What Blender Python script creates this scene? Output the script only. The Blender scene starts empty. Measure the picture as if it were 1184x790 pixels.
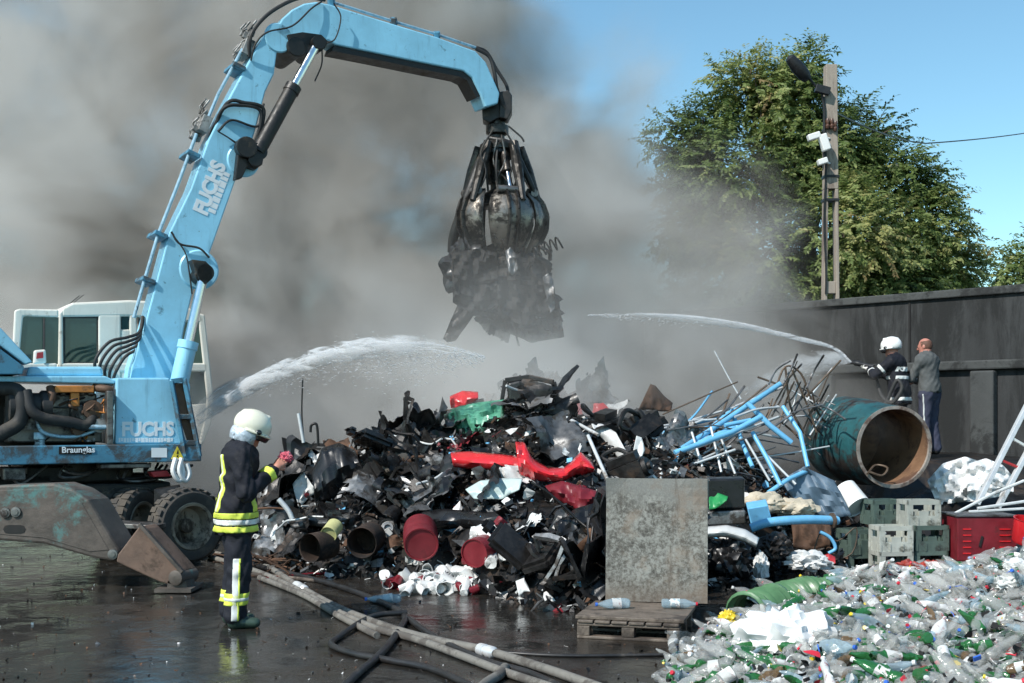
import bpy, bmesh, math, random
import numpy as np
from mathutils import Vector, Matrix, noise
V = Vector
PI = math.pi
R = math.radians
random.seed(11)
np.random.seed(11)
SC = bpy.context.scene
COL = SC.collection
# one viewpoint measured from the photograph: level camera 1.75 m above the yard
F, HY, CX, CH = 1400.0, 480.0, 592.0, 1.75
def P(px, py, Y): return V(((px - CX) * Y / F, Y, CH + (HY - py) * Y / F))
def G(px, py, z=0.0): return P(px, py, F * (CH - z) / (py - HY))
def lerp(a, b, t): return a + (b - a) * t
def sstep(a, b, x):
    t = min(1, max(0, (x - a) / (b - a))); return t * t * (3 - 2 * t)
def pl(x, pts):
    if x <= pts[0][0]: return pts[0][1]
    for (a, u), (b, v) in zip(pts, pts[1:]):
        if x <= b: return u + (v - u) * (x - a) / (b - a)
    return pts[-1][1]

# ------------------------------------------------------------------ materials
class NT:
    def __init__(s, nt): s.nt = nt
    def n(s, t, ins=None, **kw):
        nd = s.nt.nodes.new(t)
        for k, v in kw.items(): setattr(nd, k, v)
        for k, v in (ins or {}).items():
            if isinstance(v, bpy.types.NodeSocket): s.nt.links.new(v, nd.inputs[k])
            else: nd.inputs[k].default_value = v
        return nd
    def math(s, op, a, b=0.0, c=None, clamp=False):
        d = {0: a, 1: b}
        if c is not None: d[2] = c
        return s.n('ShaderNodeMath', d, operation=op, use_clamp=clamp).outputs[0]
    def noise(s, vec, scale, detail=4, rough=.6, dist=0):
        return s.n('ShaderNodeTexNoise', {'Vector': vec, 'Scale': scale, 'Detail': detail, 'Roughness': rough, 'Distortion': dist}).outputs[0]
    def ramp(s, fac, stops):
        nd = s.n('ShaderNodeValToRGB', {'Fac': fac}); cr = nd.color_ramp
        while len(cr.elements) < len(stops): cr.elements.new(.5)
        for e, (p, c) in zip(cr.elements, stops):
            e.position = p; e.color = c if len(c) == 4 else (*c, 1)
        return nd.outputs[0]
    def mix(s, fac, a, b, blend='MIX'):
        nd = s.n('ShaderNodeMix', data_type='RGBA', blend_type=blend)
        for k, v in ((0, fac), (6, a), (7, b)):
            if isinstance(v, bpy.types.NodeSocket): s.nt.links.new(v, nd.inputs[k])
            else: nd.inputs[k].default_value = v if k == 0 else ((*v, 1) if len(v) == 3 else v)
        return nd.outputs[2]
    def mr(s, v, a, b, c=0.0, d=1.0, smooth=True):
        return s.n('ShaderNodeMapRange', {0: v, 1: a, 2: b, 3: c, 4: d}, interpolation_type='SMOOTHSTEP' if smooth else 'LINEAR').outputs[0]

def newmat(name):
    m = bpy.data.materials.new(name); m.use_nodes = True
    m.node_tree.nodes.clear()
    t = NT(m.node_tree)
    out = t.n('ShaderNodeOutputMaterial')
    return m, t, out
def mat(name, col, rough=.6, metal=0.0, var=.25, scale=5, dirt=None, dirt_amt=.5, dirt_scale=2.2, bump=.0, bscale=25, rv=.25, objrand=.25, alpha=None, spec=.5, coat=0, streak=False, trans=0.0, chips=None):
    m, t, out = newmat(name)
    tc = t.n('ShaderNodeTexCoord').outputs['Object']
    vec = tc
    if streak: vec = t.n('ShaderNodeMapping', {0: tc, 3: (1, 1, .22)}).outputs[0]
    n1 = t.noise(vec, scale, 5, .65)
    c0 = tuple(c * (1 - var) for c in col); c1 = tuple(min(1, c * (1 + var)) for c in col)
    c = t.ramp(n1, [(.3, c0), (.7, c1)])
    rsock = t.mr(n1, .25, .75, max(.02, rough - rv * .5), min(1, rough + rv * .5))
    if dirt:
        n2 = t.noise(vec, dirt_scale, 8, .72, .3)
        lo = .72 - .5 * dirt_amt
        f = t.mr(n2, lo, lo + .12)
        c = t.mix(f, c, dirt)
        rsock = t.math('ADD', rsock, t.math('MULTIPLY', f, .25), clamp=True)
    if chips:
        n3 = t.noise(tc, 11, 7, .8, .2); c = t.mix(t.mr(n3, .64, .69), c, chips)
        n4 = t.noise(t.n('ShaderNodeMapping', {0: tc, 3: (5, 5, .5)}).outputs[0], 1.6, 4, .7); c = t.mix(t.math('MULTIPLY', t.mr(n4, .52, .78), .45), c, tuple(k * .35 for k in col))
    if objrand:
        oi = t.n('ShaderNodeObjectInfo').outputs['Random']
        c = t.n('ShaderNodeHueSaturation', {'Hue': .5, 'Saturation': 1, 'Value': t.mr(oi, 0, 1, 1 - objrand, 1 + objrand, False), 'Fac': 1, 'Color': c}).outputs[0]
    ins = {'Base Color': c, 'Roughness': rsock, 'Metallic': metal, 'Specular IOR Level': spec, 'Coat Weight': coat}
    if trans: ins['Transmission Weight'] = trans
    if bump:
        nb = t.noise(tc, bscale, 6, .7)
        ins['Normal'] = t.n('ShaderNodeBump', {'Height': nb, 'Strength': bump, 'Distance': .02}).outputs[0]
    b = t.n('ShaderNodeBsdfPrincipled', ins)
    sh = b.outputs[0]
    if alpha is not None:
        tr = t.n('ShaderNodeBsdfTransparent', {0: (*[lerp(1, x, .35) for x in col], 1)}).outputs[0]
        sh = t.n('ShaderNodeMixShader', {0: alpha, 1: tr, 2: sh}).outputs[0]
    t.nt.links.new(sh, out.inputs[0])
    return m

# ------------------------------------------------------------------ mesh building
def frame(axis, up=V((0, 0, 1))):
    a = axis.normalized()
    if abs(a.dot(up)) > .98: up = V((0, 1, 0))
    x = up.cross(a).normalized(); y = a.cross(x)
    return x, y, a
class MB:
    def __init__(s): s.v = []; s.f = []; s.m = []; s.cur = 0
    def add(s, vs, fs):
        o = len(s.v); s.v += [tuple(v) for v in vs]
        for f in fs: s.f.append([o + i for i in f]); s.m.append(s.cur)
        return s
    def box(s, c, size, rot=None):
        hx, hy, hz = size[0] / 2, size[1] / 2, size[2] / 2
        M = rot if rot is not None else Matrix.Identity(3)
        vs = [V(c) + M @ V((x * hx, y * hy, z * hz)) for x in (-1, 1) for y in (-1, 1) for z in (-1, 1)]
        return s.add(vs, [(0, 1, 3, 2), (4, 6, 7, 5), (0, 4, 5, 1), (2, 3, 7, 6), (0, 2, 6, 4), (1, 5, 7, 3)])
    def bar(s, p, q, w, h, up=V((0, 0, 1))):
        x, y, a = frame(V(q) - V(p), up)
        vs = []
        for e in (V(p), V(q)):
            for i, j in ((-1, -1), (1, -1), (1, 1), (-1, 1)): vs.append(e + x * (i * w / 2) + y * (j * h / 2))
        return s.add(vs, [(3, 2, 1, 0), (4, 5, 6, 7), (0, 1, 5, 4), (1, 2, 6, 5), (2, 3, 7, 6), (3, 0, 4, 7)])
    def tube(s, pts, r, seg=8, cap=True, squash=1.0):
        pts = [V(p) for p in pts]; n = len(pts)
        rs = r if isinstance(r, (list, tuple)) else [r] * n
        vs = []; x = None
        for i, p in enumerate(pts):
            d = (pts[min(n - 1, i + 1)] - pts[max(0, i - 1)])
            if d.length < 1e-6: d = V((0, 0, 1))
            d.normalize()
            if x is None: x, y, _ = frame(d)
            else:
                x = (x - d * x.dot(d))
                if x.length < 1e-4: x, y, _ = frame(d)
                x.normalize(); y = d.cross(x)
            for k in range(seg):
                a = 2 * PI * k / seg
                vs.append(p + (x * math.cos(a) + y * math.sin(a) * squash) * rs[i])
        fs = []
        for i in range(n - 1):
            for k in range(seg):
                k2 = (k + 1) % seg
                fs.append((i * seg + k, i * seg + k2, (i + 1) * seg + k2, (i + 1) * seg + k))
        if cap: fs.append(tuple(range(seg - 1, -1, -1))); fs.append(tuple(range((n - 1) * seg, n * seg)))
        return s.add(vs, fs)
    def lathe(s, prof, c, axis, seg=24, up=V((0, 0, 1)), a0=0, a1=2 * PI):
        """prof = [(radius, height along axis)]"""
        x, y, a = frame(V(axis), up)
        full = abs(a1 - a0 - 2 * PI) < 1e-6
        ns = seg if full else seg + 1
        vs = []
        for r, h in prof:
            for k in range(ns):
                t = a0 + (a1 - a0) * k / seg
                vs.append(V(c) + a * h + (x * math.cos(t) + y * math.sin(t)) * r)
        fs = []
        for i in range(len(prof) - 1):
            for k in range(seg):
                k2 = (k + 1) % ns
                fs.append((i * ns + k, i * ns + k2, (i + 1) * ns + k2, (i + 1) * ns + k))
        return s.add(vs, fs)
    def prism(s, poly, off):
        """poly: list of 3d points (planar), extruded by vector off"""
        n = len(poly); off = V(off)
        vs = [V(p) for p in poly] + [V(p) + off for p in poly]
        fs = [tuple(range(n)), tuple(range(2 * n - 1, n - 1, -1))]
        for i in range(n): fs.append((i, i + n, (i + 1) % n + n, (i + 1) % n))
        return s.add(vs, fs)
    def grid(s, fn, nu, nv):
        vs = [fn(i / nu, j / nv) for i in range(nu + 1) for j in range(nv + 1)]
        return s.add(vs, [(i * (nv + 1) + j, (i + 1) * (nv + 1) + j, (i + 1) * (nv + 1) + j + 1, i * (nv + 1) + j + 1) for i in range(nu) for j in range(nv)])
    def mesh(s, name, mats, smooth=False, fix=True):
        me = bpy.data.meshes.new(name); me.from_pydata(s.v, [], s.f)
        for m in (mats if isinstance(mats, (list, tuple)) else [mats]): me.materials.append(m)
        me.polygons.foreach_set('material_index', s.m)
        if fix:
            bm = bmesh.new(); bm.from_mesh(me); bmesh.ops.recalc_face_normals(bm, faces=bm.faces); bm.to_mesh(me); bm.free()
        if smooth: smooth_by_angle(me, smooth if smooth is not True else 40)
        me.update(); return me
    def build(s, name, mats, parent=None, smooth=False, bevel=0, fix=True, world=True):
        me = s.mesh(name, mats, smooth, fix)
        return link(name, me, parent, bevel, world)
def smooth_by_angle(me, deg):
    me.polygons.foreach_set('use_smooth', [True] * len(me.polygons))
    bm = bmesh.new(); bm.from_mesh(me); lim = R(deg)
    for e in bm.edges:
        e.smooth = not (len(e.link_faces) == 2 and e.calc_face_angle(0) > lim)
    bm.to_mesh(me); bm.free()
WM = {}
def link(name, me, parent=None, bevel=0, world=True):
    o = bpy.data.objects.new(name, me); COL.objects.link(o)
    if parent is not None:
        o.parent = parent
        if world: o.matrix_parent_inverse = WM.get(parent.name, Matrix.Identity(4)).inverted()
        WM[o.name] = Matrix.Identity(4) if world else WM.get(parent.name, Matrix.Identity(4))
    elif world and len(me.vertices):
        # put the origin at the middle of the thing's base
        co = np.empty(len(me.vertices) * 3, dtype=np.float32); me.vertices.foreach_get('co', co); co = co.reshape(-1, 3)
        lo, hi = co.min(0), co.max(0); b = np.array([(lo[0] + hi[0]) / 2, (lo[1] + hi[1]) / 2, lo[2]])
        me.vertices.foreach_set('co', (co - b).ravel().astype(np.float32)); me.update()
        o.location = b.tolist(); WM[o.name] = Matrix.Translation(b.tolist())
    if bevel:
        md = o.modifiers.new('bevel', 'BEVEL'); md.width = bevel; md.segments = 2; md.limit_method = 'ANGLE'; md.angle_limit = R(35)
    return o
def tag(o, label=None, cat=None, group=None, kind=None):
    if label: o['label'] = label
    if cat: o['category'] = cat
    if group: o['group'] = group
    if kind: o['kind'] = kind
    return o
def thing(name, loc, label, cat, group=None, rz=0):
    o = bpy.data.objects.new(name, None); COL.objects.link(o)
    o.location = loc; o.rotation_euler = (0, 0, rz); o.empty_display_size = .2
    WM[o.name] = Matrix.Translation(V(loc)) @ Matrix.Rotation(rz, 4, 'Z')
    return tag(o, label, cat, group)
def copy_tree(o, parent=None):
    c = o.copy(); COL.objects.link(c)
    if parent is not None: c.parent = parent
    for ch in list(o.children): copy_tree(ch, c)
    return c
def text_mesh(txt, size, bold=0.0):
    cu = bpy.data.curves.new('lettering', 'FONT'); cu.body = txt; cu.size = size; cu.offset = bold; cu.align_x = 'LEFT'; cu.extrude = .002; cu.resolution_u = 3
    ob = bpy.data.objects.new('lettering', cu); COL.objects.link(ob)
    dg = bpy.context.evaluated_depsgraph_get()
    me = bpy.data.meshes.new_from_object(ob.evaluated_get(dg)); bpy.data.objects.remove(ob)
    return me
def text_obj(txt, size, origin, xdir, ydir, m, parent, bold=0.0, stretch=(1, 1), name='lettering'):
    me = text_mesh(txt, size, bold)
    x = V(xdir).normalized(); y = V(ydir); y = (y - x * y.dot(x)).normalized(); z = x.cross(y)
    M = Matrix(((x.x, y.x, z.x), (x.y, y.y, z.y), (x.z, y.z, z.z))).to_4x4()
    M = Matrix.Translation(V(origin)) @ M @ Matrix.Diagonal((stretch[0], stretch[1], 1, 1))
    me.transform(M); me.materials.clear(); me.materials.append(m); me.name = name
    return link(name, me, parent)
def bez(pts, n=24):
    """smooth curve through pts (Catmull-Rom)"""
    pts = [V(p) for p in pts]; out = []
    q = [pts[0] * 2 - pts[1]] + pts + [pts[-1] * 2 - pts[-2]]
    k = max(2, n // (len(pts) - 1))
    for i in range(1, len(q) - 2):
        for j in range(k):
            t = j / k
            out.append(.5 * ((2 * q[i]) + (q[i + 1] - q[i - 1]) * t + (2 * q[i - 1] - 5 * q[i] + 4 * q[i + 1] - q[i + 2]) * t * t + (3 * q[i] - q[i - 1] - 3 * q[i + 1] + q[i + 2]) * t ** 3))
    return out + [pts[-1]]

# ------------------------------------------------------------------ signed distance shapes (bodies, clothes)
def smin(a, b, k):
    if k <= 0: return np.minimum(a, b)
    h = np.clip(.5 + .5 * (b - a) / k, 0, 1); return b * (1 - h) + a * h - k * h * (1 - h)
def d_cone(p, a, b, ra, rb, sq=None):
    a = np.array(a, float); b = np.array(b, float); ba = b - a
    t = np.clip(((p - a) @ ba) / (ba @ ba), 0, 1)
    d = p - a - t[..., None] * ba
    if sq is not None: d = d / np.array(sq)
    return np.linalg.norm(d, axis=-1) - (ra + (rb - ra) * t)
def d_ell(p, c, r, M=None):
    q = p - np.array(c, float)
    if M is not None: q = q @ np.array(M)
    r = np.array(r, float)
    k0 = np.linalg.norm(q / r, axis=-1); k1 = np.linalg.norm(q / (r * r), axis=-1) + 1e-9
    return k0 * (k0 - 1) / k1
def d_box(p, c, h, M=None, rd=.01):
    q = p - np.array(c, float)
    if M is not None: q = q @ np.array(M)
    q = np.abs(q) - (np.array(h) - rd)
    return np.linalg.norm(np.maximum(q, 0), axis=-1) + np.minimum(q.max(-1), 0) - rd
def surface_nets(fn, lo, hi, res):
    lo = np.array(lo, float); hi = np.array(hi, float)
    n = np.maximum(2, np.ceil((hi - lo) / res).astype(int) + 1)
    ax = [lo[i] + res * np.arange(n[i]) for i in range(3)]
    g = np.stack(np.meshgrid(*ax, indexing='ij'), -1)
    val = fn(g)
    ins = val < 0
    c = [(i, j, k) for i in (0, 1) for j in (0, 1) for k in (0, 1)]
    nc = n - 1
    def cs(a, o): return a[o[0]:o[0] + nc[0], o[1]:o[1] + nc[1], o[2]:o[2] + nc[2]]
    acc = np.zeros((*nc, 3)); cnt = np.zeros(nc)
    for a in c:
        for axis in range(3):
            if a[axis]: continue
            b = list(a); b[axis] = 1
            va, vb = cs(val, a), cs(val, b)
            m = (va < 0) != (vb < 0)
            t = np.where(m, va / np.where(m, va - vb, 1), 0)
            p = np.zeros((*nc, 3)); p[...] = a; p[..., axis] += t
            acc += p * m[..., None]; cnt += m
    act = cnt > 0
    idx = -np.ones(nc, int); idx[act] = np.arange(act.sum())
    base = np.stack(np.meshgrid(*[np.arange(k) for k in nc], indexing='ij'), -1)
    vs = lo + res * (base[act] + acc[act] / cnt[act][:, None])
    faces = []
    for axis in range(3):
        o1, o2 = (axis + 1) % 3, (axis + 2) % 3
        sl = [slice(None)] * 3; sl[axis] = slice(0, n[axis] - 1)
        s2 = [slice(None)] * 3; s2[axis] = slice(1, n[axis])
        A, B = ins[tuple(sl)], ins[tuple(s2)]
        for flip, m in ((0, A & ~B), (1, ~A & B)):
            q = np.argwhere(m)
            q = q[(q[:, o1] > 0) & (q[:, o2] > 0) & (q[:, o1] < nc[o1]) & (q[:, o2] < nc[o2])]
            if not len(q): continue
            cc = []
            for d1, d2 in ((-1, -1), (0, -1), (0, 0), (-1, 0)):
                w = q.copy(); w[:, o1] += d1; w[:, o2] += d2
                cc.append(idx[w[:, 0], w[:, 1], w[:, 2]])
            f = np.stack(cc, 1)
            faces.append(f[:, ::-1] if flip else f)
    return vs, np.concatenate(faces)
def sdf_mesh(name, fn, lo, hi, res, mats, pick=None, M=None):
    vs, fs = surface_nets(fn, lo, hi, res)
    me = bpy.data.meshes.new(name); 
    w = vs
    if M is not None: w = vs @ np.array(M.to_3x3()).T + np.array(M.translation)
    me.from_pydata(w.tolist(), [], fs.tolist())
    for m in (mats if isinstance(mats, (list, tuple)) else [mats]): me.materials.append(m)
    if pick is not None:
        ce = vs[fs].mean(1); me.polygons.foreach_set('material_index', pick(ce).astype(int))
    me.polygons.foreach_set('use_smooth', [True] * len(me.polygons)); me.update()
    return me
# ------------------------------------------------------------------ camera, sun, sky
cam = bpy.data.cameras.new('camera'); co = bpy.data.objects.new('camera', cam); COL.objects.link(co)
co.location = (0, 0, CH); co.rotation_euler = (PI / 2, 0, 0)
cam.sensor_width = 36; cam.lens = 36 * F / 1184; cam.shift_y = (HY - 395) / 1184; cam.clip_end = 3000; cam.clip_start = .05
SC.camera = co
SUN = V((-.62, -.62, .86)).normalized()
sl = bpy.data.lights.new('sun', 'SUN'); so = bpy.data.objects.new('sun', sl); COL.objects.link(so)
sl.energy = 5.0; sl.angle = R(.55); sl.color = (1, .96, .9)
so.rotation_euler = SUN.to_track_quat('Z', 'Y').to_euler(); so.location = SUN * 60
w = bpy.data.worlds.new('World'); SC.world = w; w.use_nodes = True
t = NT(w.node_tree); w.node_tree.nodes.clear()
sky = t.n('ShaderNodeTexSky', sky_type='NISHITA', sun_disc=False, sun_elevation=math.asin(SUN.z), sun_rotation=math.atan2(SUN.x, SUN.y), air_density=1.0, dust_density=.3, ozone_density=2.2)
bg = t.n('ShaderNodeBackground', {0: t.mix(1.0, sky.outputs[0], (.86, 1.11, 1.04), 'MULTIPLY'), 1: .165})
wo = t.n('ShaderNodeOutputWorld', {0: bg.outputs[0]})
SC.view_settings.view_transform = 'Standard'; SC.view_settings.look = 'None'; SC.view_settings.exposure = 0
cy = SC.cycles
cy.use_denoising = True; cy.max_bounces = 8; cy.transparent_max_bounces = 48; cy.diffuse_bounces = 3; cy.glossy_bounces = 3
cy.transmission_bounces = 6; cy.volume_bounces = 2; cy.use_adaptive_sampling = True; cy.adaptive_threshold = .015
cy.volume_max_steps = 96; cy.volume_step_rate = 2.0; cy.sample_clamp_indirect = 6; cy.caustics_reflective = False; cy.caustics_refractive = False

# ------------------------------------------------------------------ ground
m, t, out = newmat('wet_asphalt')
tc = t.n('ShaderNodeTexCoord').outputs['Object']
big = t.noise(tc, .55, 6, .62, .4); mid = t.noise(tc, 3.2, 6, .65); fine = t.noise(tc, 60, 5, .7)
colr = t.ramp(mid, [(.3, (.013, .012, .011)), (.55, (.028, .026, .023)), (.75, (.058, .052, .045))])
mud = t.mr(big, .5, .62)
colr = t.mix(t.math('MULTIPLY', mud, .7), colr, (.034, .025, .018))
colr = t.mix(t.mr(fine, .62, .75), colr, (.085, .078, .07))
wet = t.mr(t.math('ADD', t.math('MULTIPLY', big, .6), t.math('MULTIPLY', mid, .4)), .46, .62)
rough = t.mr(wet, 0, 1, .07, .36, False)
hgt = t.math('ADD', t.math('MULTIPLY', t.math('MULTIPLY', fine, wet), .5), t.math('ADD', t.math('MULTIPLY', t.noise(tc, 9, 3, .5), .25), t.math('MULTIPLY', mid, .6)))
bmp = t.n('ShaderNodeBump', {'Height': hgt, 'Strength': .35, 'Distance': .03}).outputs[0]
b = t.n('ShaderNodeBsdfPrincipled', {'Base Color': colr, 'Roughness': rough, 'Normal': bmp, 'Specular IOR Level': .6})
t.nt.links.new(b.outputs[0], out.inputs[0])
M_GROUND = m
mb = MB(); mb.grid(lambda u, v: V(((u - .5) * 900, -60 + v * 900, 0)), 12, 12)
tag(mb.build('ground', m), 'wet dark asphalt yard', kind='structure')

# ------------------------------------------------------------------ smoke
m, t, out = newmat('thick_smoke')
tc = t.n('ShaderNodeTexCoord').outputs['Object']
sx = t.n('ShaderNodeSeparateXYZ', {0: tc}); X, Y, Z = sx.outputs
warp = t.n('ShaderNodeMapping', {0: tc, 1: (3.1, 7.7, 1.3), 3: (.9, .8, 1)}).outputs[0]
n1 = t.noise(warp, .40, 4, .6, .5)
n2 = t.noise(warp, .17, 3, .55, .8)
zn = t.math('DIVIDE', Z, 16)
fc = t.n('ShaderNodeFloatCurve', {'Value': zn}); cv = fc.mapping.curves[0]
prof = [(0, 5.0), (2.0, 5.3), (3.2, 5.6), (4.4, 5.0), (5.6, 4.2), (7.2, 2.8), (9.3, 1.6), (12, .6), (16, -.6)]
pts = [(z / 16, (x + 4) / 12) for z, x in prof]
cv.points[0].location = pts[0]; cv.points[1].location = pts[-1]
for p in pts[1:-1]: cv.points.new(*p)
fc.mapping.update()
xb = t.math('MULTIPLY_ADD', fc.outputs[0], 12, -4)
nn = t.math('SUBTRACT', n1, .5)
edge = t.mr(t.math('ADD', t.math('SUBTRACT', xb, X), t.math('MULTIPLY', nn, 5.0)), -.2, 1.6)
front = t.math('SUBTRACT', Y, t.mr(Z, 1.6, 3.7, 15.3, 19.0))
fedge = t.mr(t.math('ADD', front, t.math('MULTIPLY', nn, 4.5)), .0, 1.6)
thick = t.mr(t.math('ADD', X, t.math('MULTIPLY', Z, .35)), .8, 5.4, 1.25, .25)
tl = t.math('MULTIPLY', t.mr(X, -8.5, -3.5, 1, 0), t.mr(Z, 6.5, 9.5, 0, 1))
thick = t.math('MULTIPLY', thick, t.math('SUBTRACT', 1, t.math('MULTIPLY', tl, .75)))
low = t.mr(Z, .6, 2.0, .25, 1)
puff = t.mr(n1, .41, .57, .10, 1.7)
den = t.math('MULTIPLY', t.math('MULTIPLY', edge, fedge), t.math('MULTIPLY', t.math('MULTIPLY', thick, puff), low))
blob = t.n('ShaderNodeVectorMath', {0: t.n('ShaderNodeMapping', {0: tc, 3: (.50, .27, .85)}).outputs[0], 1: (-3.0 * .50, 16.4 * .27, 3.15 * .85)}, operation='DISTANCE').outputs['Value']
den = t.math('MULTIPLY', den, t.mr(t.math('ADD', blob, t.math('MULTIPLY', nn, 3)), .45, 1.6, 2.8, 1))
veil = t.math('MULTIPLY', t.math('MULTIPLY', t.mr(Y, 13.4, 15.2), t.mr(Z, 1.5, 2.6)), t.math('MULTIPLY', t.math('MULTIPLY', t.mr(Z, 3.2, 4.6, 1, 0), t.mr(X, -2.4, -.6)), t.mr(X, 2.0, 4.4, 1, 0)))
den = t.math('MULTIPLY_ADD', t.math('MULTIPLY', veil, t.mr(n1, .36, .6, .3, 1)), .12, den)
# sooty clouds against pale steam
soot = t.mr(t.math('ADD', n2, t.math('MULTIPLY', nn, -.55)), .43, .57)
colr = t.mix(soot, (.795, .78, .75), (.505, .468, .425))
colr = t.mix(t.mr(t.math('ADD', blob, t.math('MULTIPLY', nn, 3)), .45, 1.6, 1, 0), colr, (.07, .07, .068))
vol = t.n('ShaderNodeVolumePrincipled', {'Color': colr, 'Density': den, 'Anisotropy': -.1, 'Absorption Color': (0, 0, 0, 1)})
t.nt.links.new(vol.outputs[0], out.inputs['Volume'])
try: m.cycles.volume_step_rate = 1.0
except Exception: pass
sil = [(-30, .4), (6.9, .4), (7.3, 2.2), (7.3, 3.6), (6.2, 5.0), (5.0, 6.4), (3.9, 8.2), (3.0, 10.5), (2.2, 13), (1.4, 17), (-30, 17)]
mb = MB(); mb.prism([V((x, 13.3, z)) for x, z in sil], (0, 15.2, 0))
sm = mb.mesh('smoke', m)
so_ = bpy.data.objects.new('smoke', sm); COL.objects.link(so_)
tag(so_, 'thick grey and sooty smoke drifting over the burning scrap heap', kind='stuff')
# ------------------------------------------------------------------ boundary wall (right, behind the hose crew)
M_CONC = mat('smoke_shaded_concrete', (.040, .042, .043), .85, 0, .45, 1.2, dirt=(.018, .019, .019), dirt_amt=.55, dirt_scale=.9, bump=.25, bscale=14, objrand=0, streak=True)  # shade of the smoke over the wall is put into its dark base colour
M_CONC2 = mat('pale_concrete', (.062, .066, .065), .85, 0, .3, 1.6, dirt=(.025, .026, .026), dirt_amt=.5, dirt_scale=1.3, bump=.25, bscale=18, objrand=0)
M_SOOT = mat('black_and_gap_shade', (.012, .012, .012), .9, objrand=0)  # plain black, also colours the niche shade and the gaps between bottles
wa, wb = V((11.2, 17.2, 0)), V((-12.0, 41.9, 0))
wd = (wb - wa).normalized(); wn = V((-wd.y, wd.x, 0)) * 1.0
if wn.y > 0: wn = -wn
wlen = (wb - wa).length; WH = 3.78
def WP(s, n, z): return wa + wd * s + wn * n + V((0, 0, z))
wall = thing('boundary_wall', WP(wlen / 2, 0, 0), 'long stained concrete wall coloured dark for smoke shade behind the two men', 'wall')
def wbox(mb, s0, s1, n0, n1, z0, z1): mb.prism([WP(s0, n0, z0), WP(s1, n0, z0), WP(s1, n1, z0), WP(s0, n1, z0)], (0, 0, z1 - z0))
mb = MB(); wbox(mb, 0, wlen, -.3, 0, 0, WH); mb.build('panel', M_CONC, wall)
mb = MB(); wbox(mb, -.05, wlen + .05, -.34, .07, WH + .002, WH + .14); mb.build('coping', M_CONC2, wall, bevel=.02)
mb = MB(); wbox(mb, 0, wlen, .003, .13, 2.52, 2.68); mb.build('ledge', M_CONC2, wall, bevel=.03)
k = 0
s = 1.3
while s < wlen:
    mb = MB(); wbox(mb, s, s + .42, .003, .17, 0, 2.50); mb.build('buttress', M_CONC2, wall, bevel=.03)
    s += 3.1
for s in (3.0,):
    mb = MB(); wbox(mb, s - .5, s + .5, .003, .025, 1.1, 2.42); mb.build('niche_shade', M_SOOT, wall)  # flat black sheet, the shade of a niche put into its colour
for s in np.arange(2.9, wlen, 3.1):
    mb = MB(); wbox(mb, s - .02, s + .02, .003, .02, 2.70, WH - .01); mb.build('seam', M_SOOT, wall)

# ------------------------------------------------------------------ concrete pole with lamp
M_POLE = mat('pole_concrete', (.34, .29, .24), .85, 0, .2, 3, dirt=(.16, .12, .10), dirt_amt=.45, dirt_scale=1.5, bump=.2, bscale=30, objrand=0, streak=True)
M_DARKM = mat('dark_metal', (.025, .026, .028), .5, .4, .3, 9, objrand=0)
M_WHITE = mat('white_paint', (.78, .78, .76), .5, 0, .06, 5, objrand=0)
M_CER = mat('brown_ceramic', (.09, .045, .03), .3, objrand=0)
PY = 25.0
pb = P(960, 480, PY); px0 = pb.x
pole = thing('utility_pole', (px0, PY, 0), 'tall slotted concrete pole standing beyond the wall beside the tree', 'pole')
zt = P(960, 76, PY).z
def taper(z): return lerp(.20, .115, z / zt)
mb = MB()
zs = [0, 2.1, 2.25, 4.7, 4.85, 6.35, 6.5, zt]
for sgn in (-1, 1):
    pr = [V((px0 + sgn * (taper(z) - .035), PY, z)) for z in (0, 6.4)]
    mb.bar(pr[0], pr[1], .07, .24, V((0, 1, 0)))
for z0, z1 in ((0, .6), (2.15, 2.45), (4.25, 4.5)):
    zc = (z0 + z1) / 2; mb.box((px0, PY, zc), (2 * taper(zc) - .14, .2, z1 - z0))
mb.add([(px0 + i * taper(z), PY + j * .12, z) for z in (6.402, zt) for i, j in ((-1, -1), (1, -1), (1, 1), (-1, 1))], [(3, 2, 1, 0), (4, 5, 6, 7), (0, 1, 5, 4), (1, 2, 6, 5), (2, 3, 7, 6), (3, 0, 4, 7)])
mb.build('shaft', M_POLE, pole, bevel=.012)
mb = MB(); a = P(950, 108, PY - .16); b_ = P(925, 78, PY - .3)
mb.tube([P(953, 190, PY - .15), P(953, 125, PY - .15), a, b_], .028, 8); mb.build('lamp_arm', M_DARKM, pole, smooth=True)
mb = MB(); c0, c1 = P(934, 92, PY - .25), P(911, 65, PY - .4)
d = c1 - c0; mb.lathe([(.0, 0), (.09, .0), (.13, .12), (.14, d.length * .55), (.10, d.length * .92), (0, d.length)], c0, d, 12); mb.build('lamp_head', M_DARKM, pole, smooth=True)
for (x, y, w_, h_) in ((941, 158, .26, .13), (953, 165, .17, .34), (951, 187, .2, .12)):
    c = P(x, y, PY - .3); mb = MB(); mb.box(c, (w_, .16, h_), Matrix.Rotation(R(-18), 3, 'Y')); mb.bar(c + V((.02, .05, 0)), V((px0 - .03, PY - .12, c.z)), .04, .04)
    mb.build('floodlight', M_WHITE, pole, bevel=.02)
for (x, y) in ((957, 143), (962, 143), (966, 146)):
    c = P(x, y, PY - .17); mb = MB(); mb.lathe([(0, 0), (.035, 0), (.05, .05), (.03, .09), (.05, .14), (.03, .2), (0, .21)], c - V((0, 0, .1)), V((0, 0, 1)), 10); mb.build('insulator', M_CER, pole, smooth=True)
for z in (P(0, 150, PY).z, P(0, 205, PY).z, P(0, 232, PY).z):
    mb = MB(); mb.box((px0, PY, z), (2 * taper(z) + .03, .275, .05)); mb.build('band', M_DARKM, pole)
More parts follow.
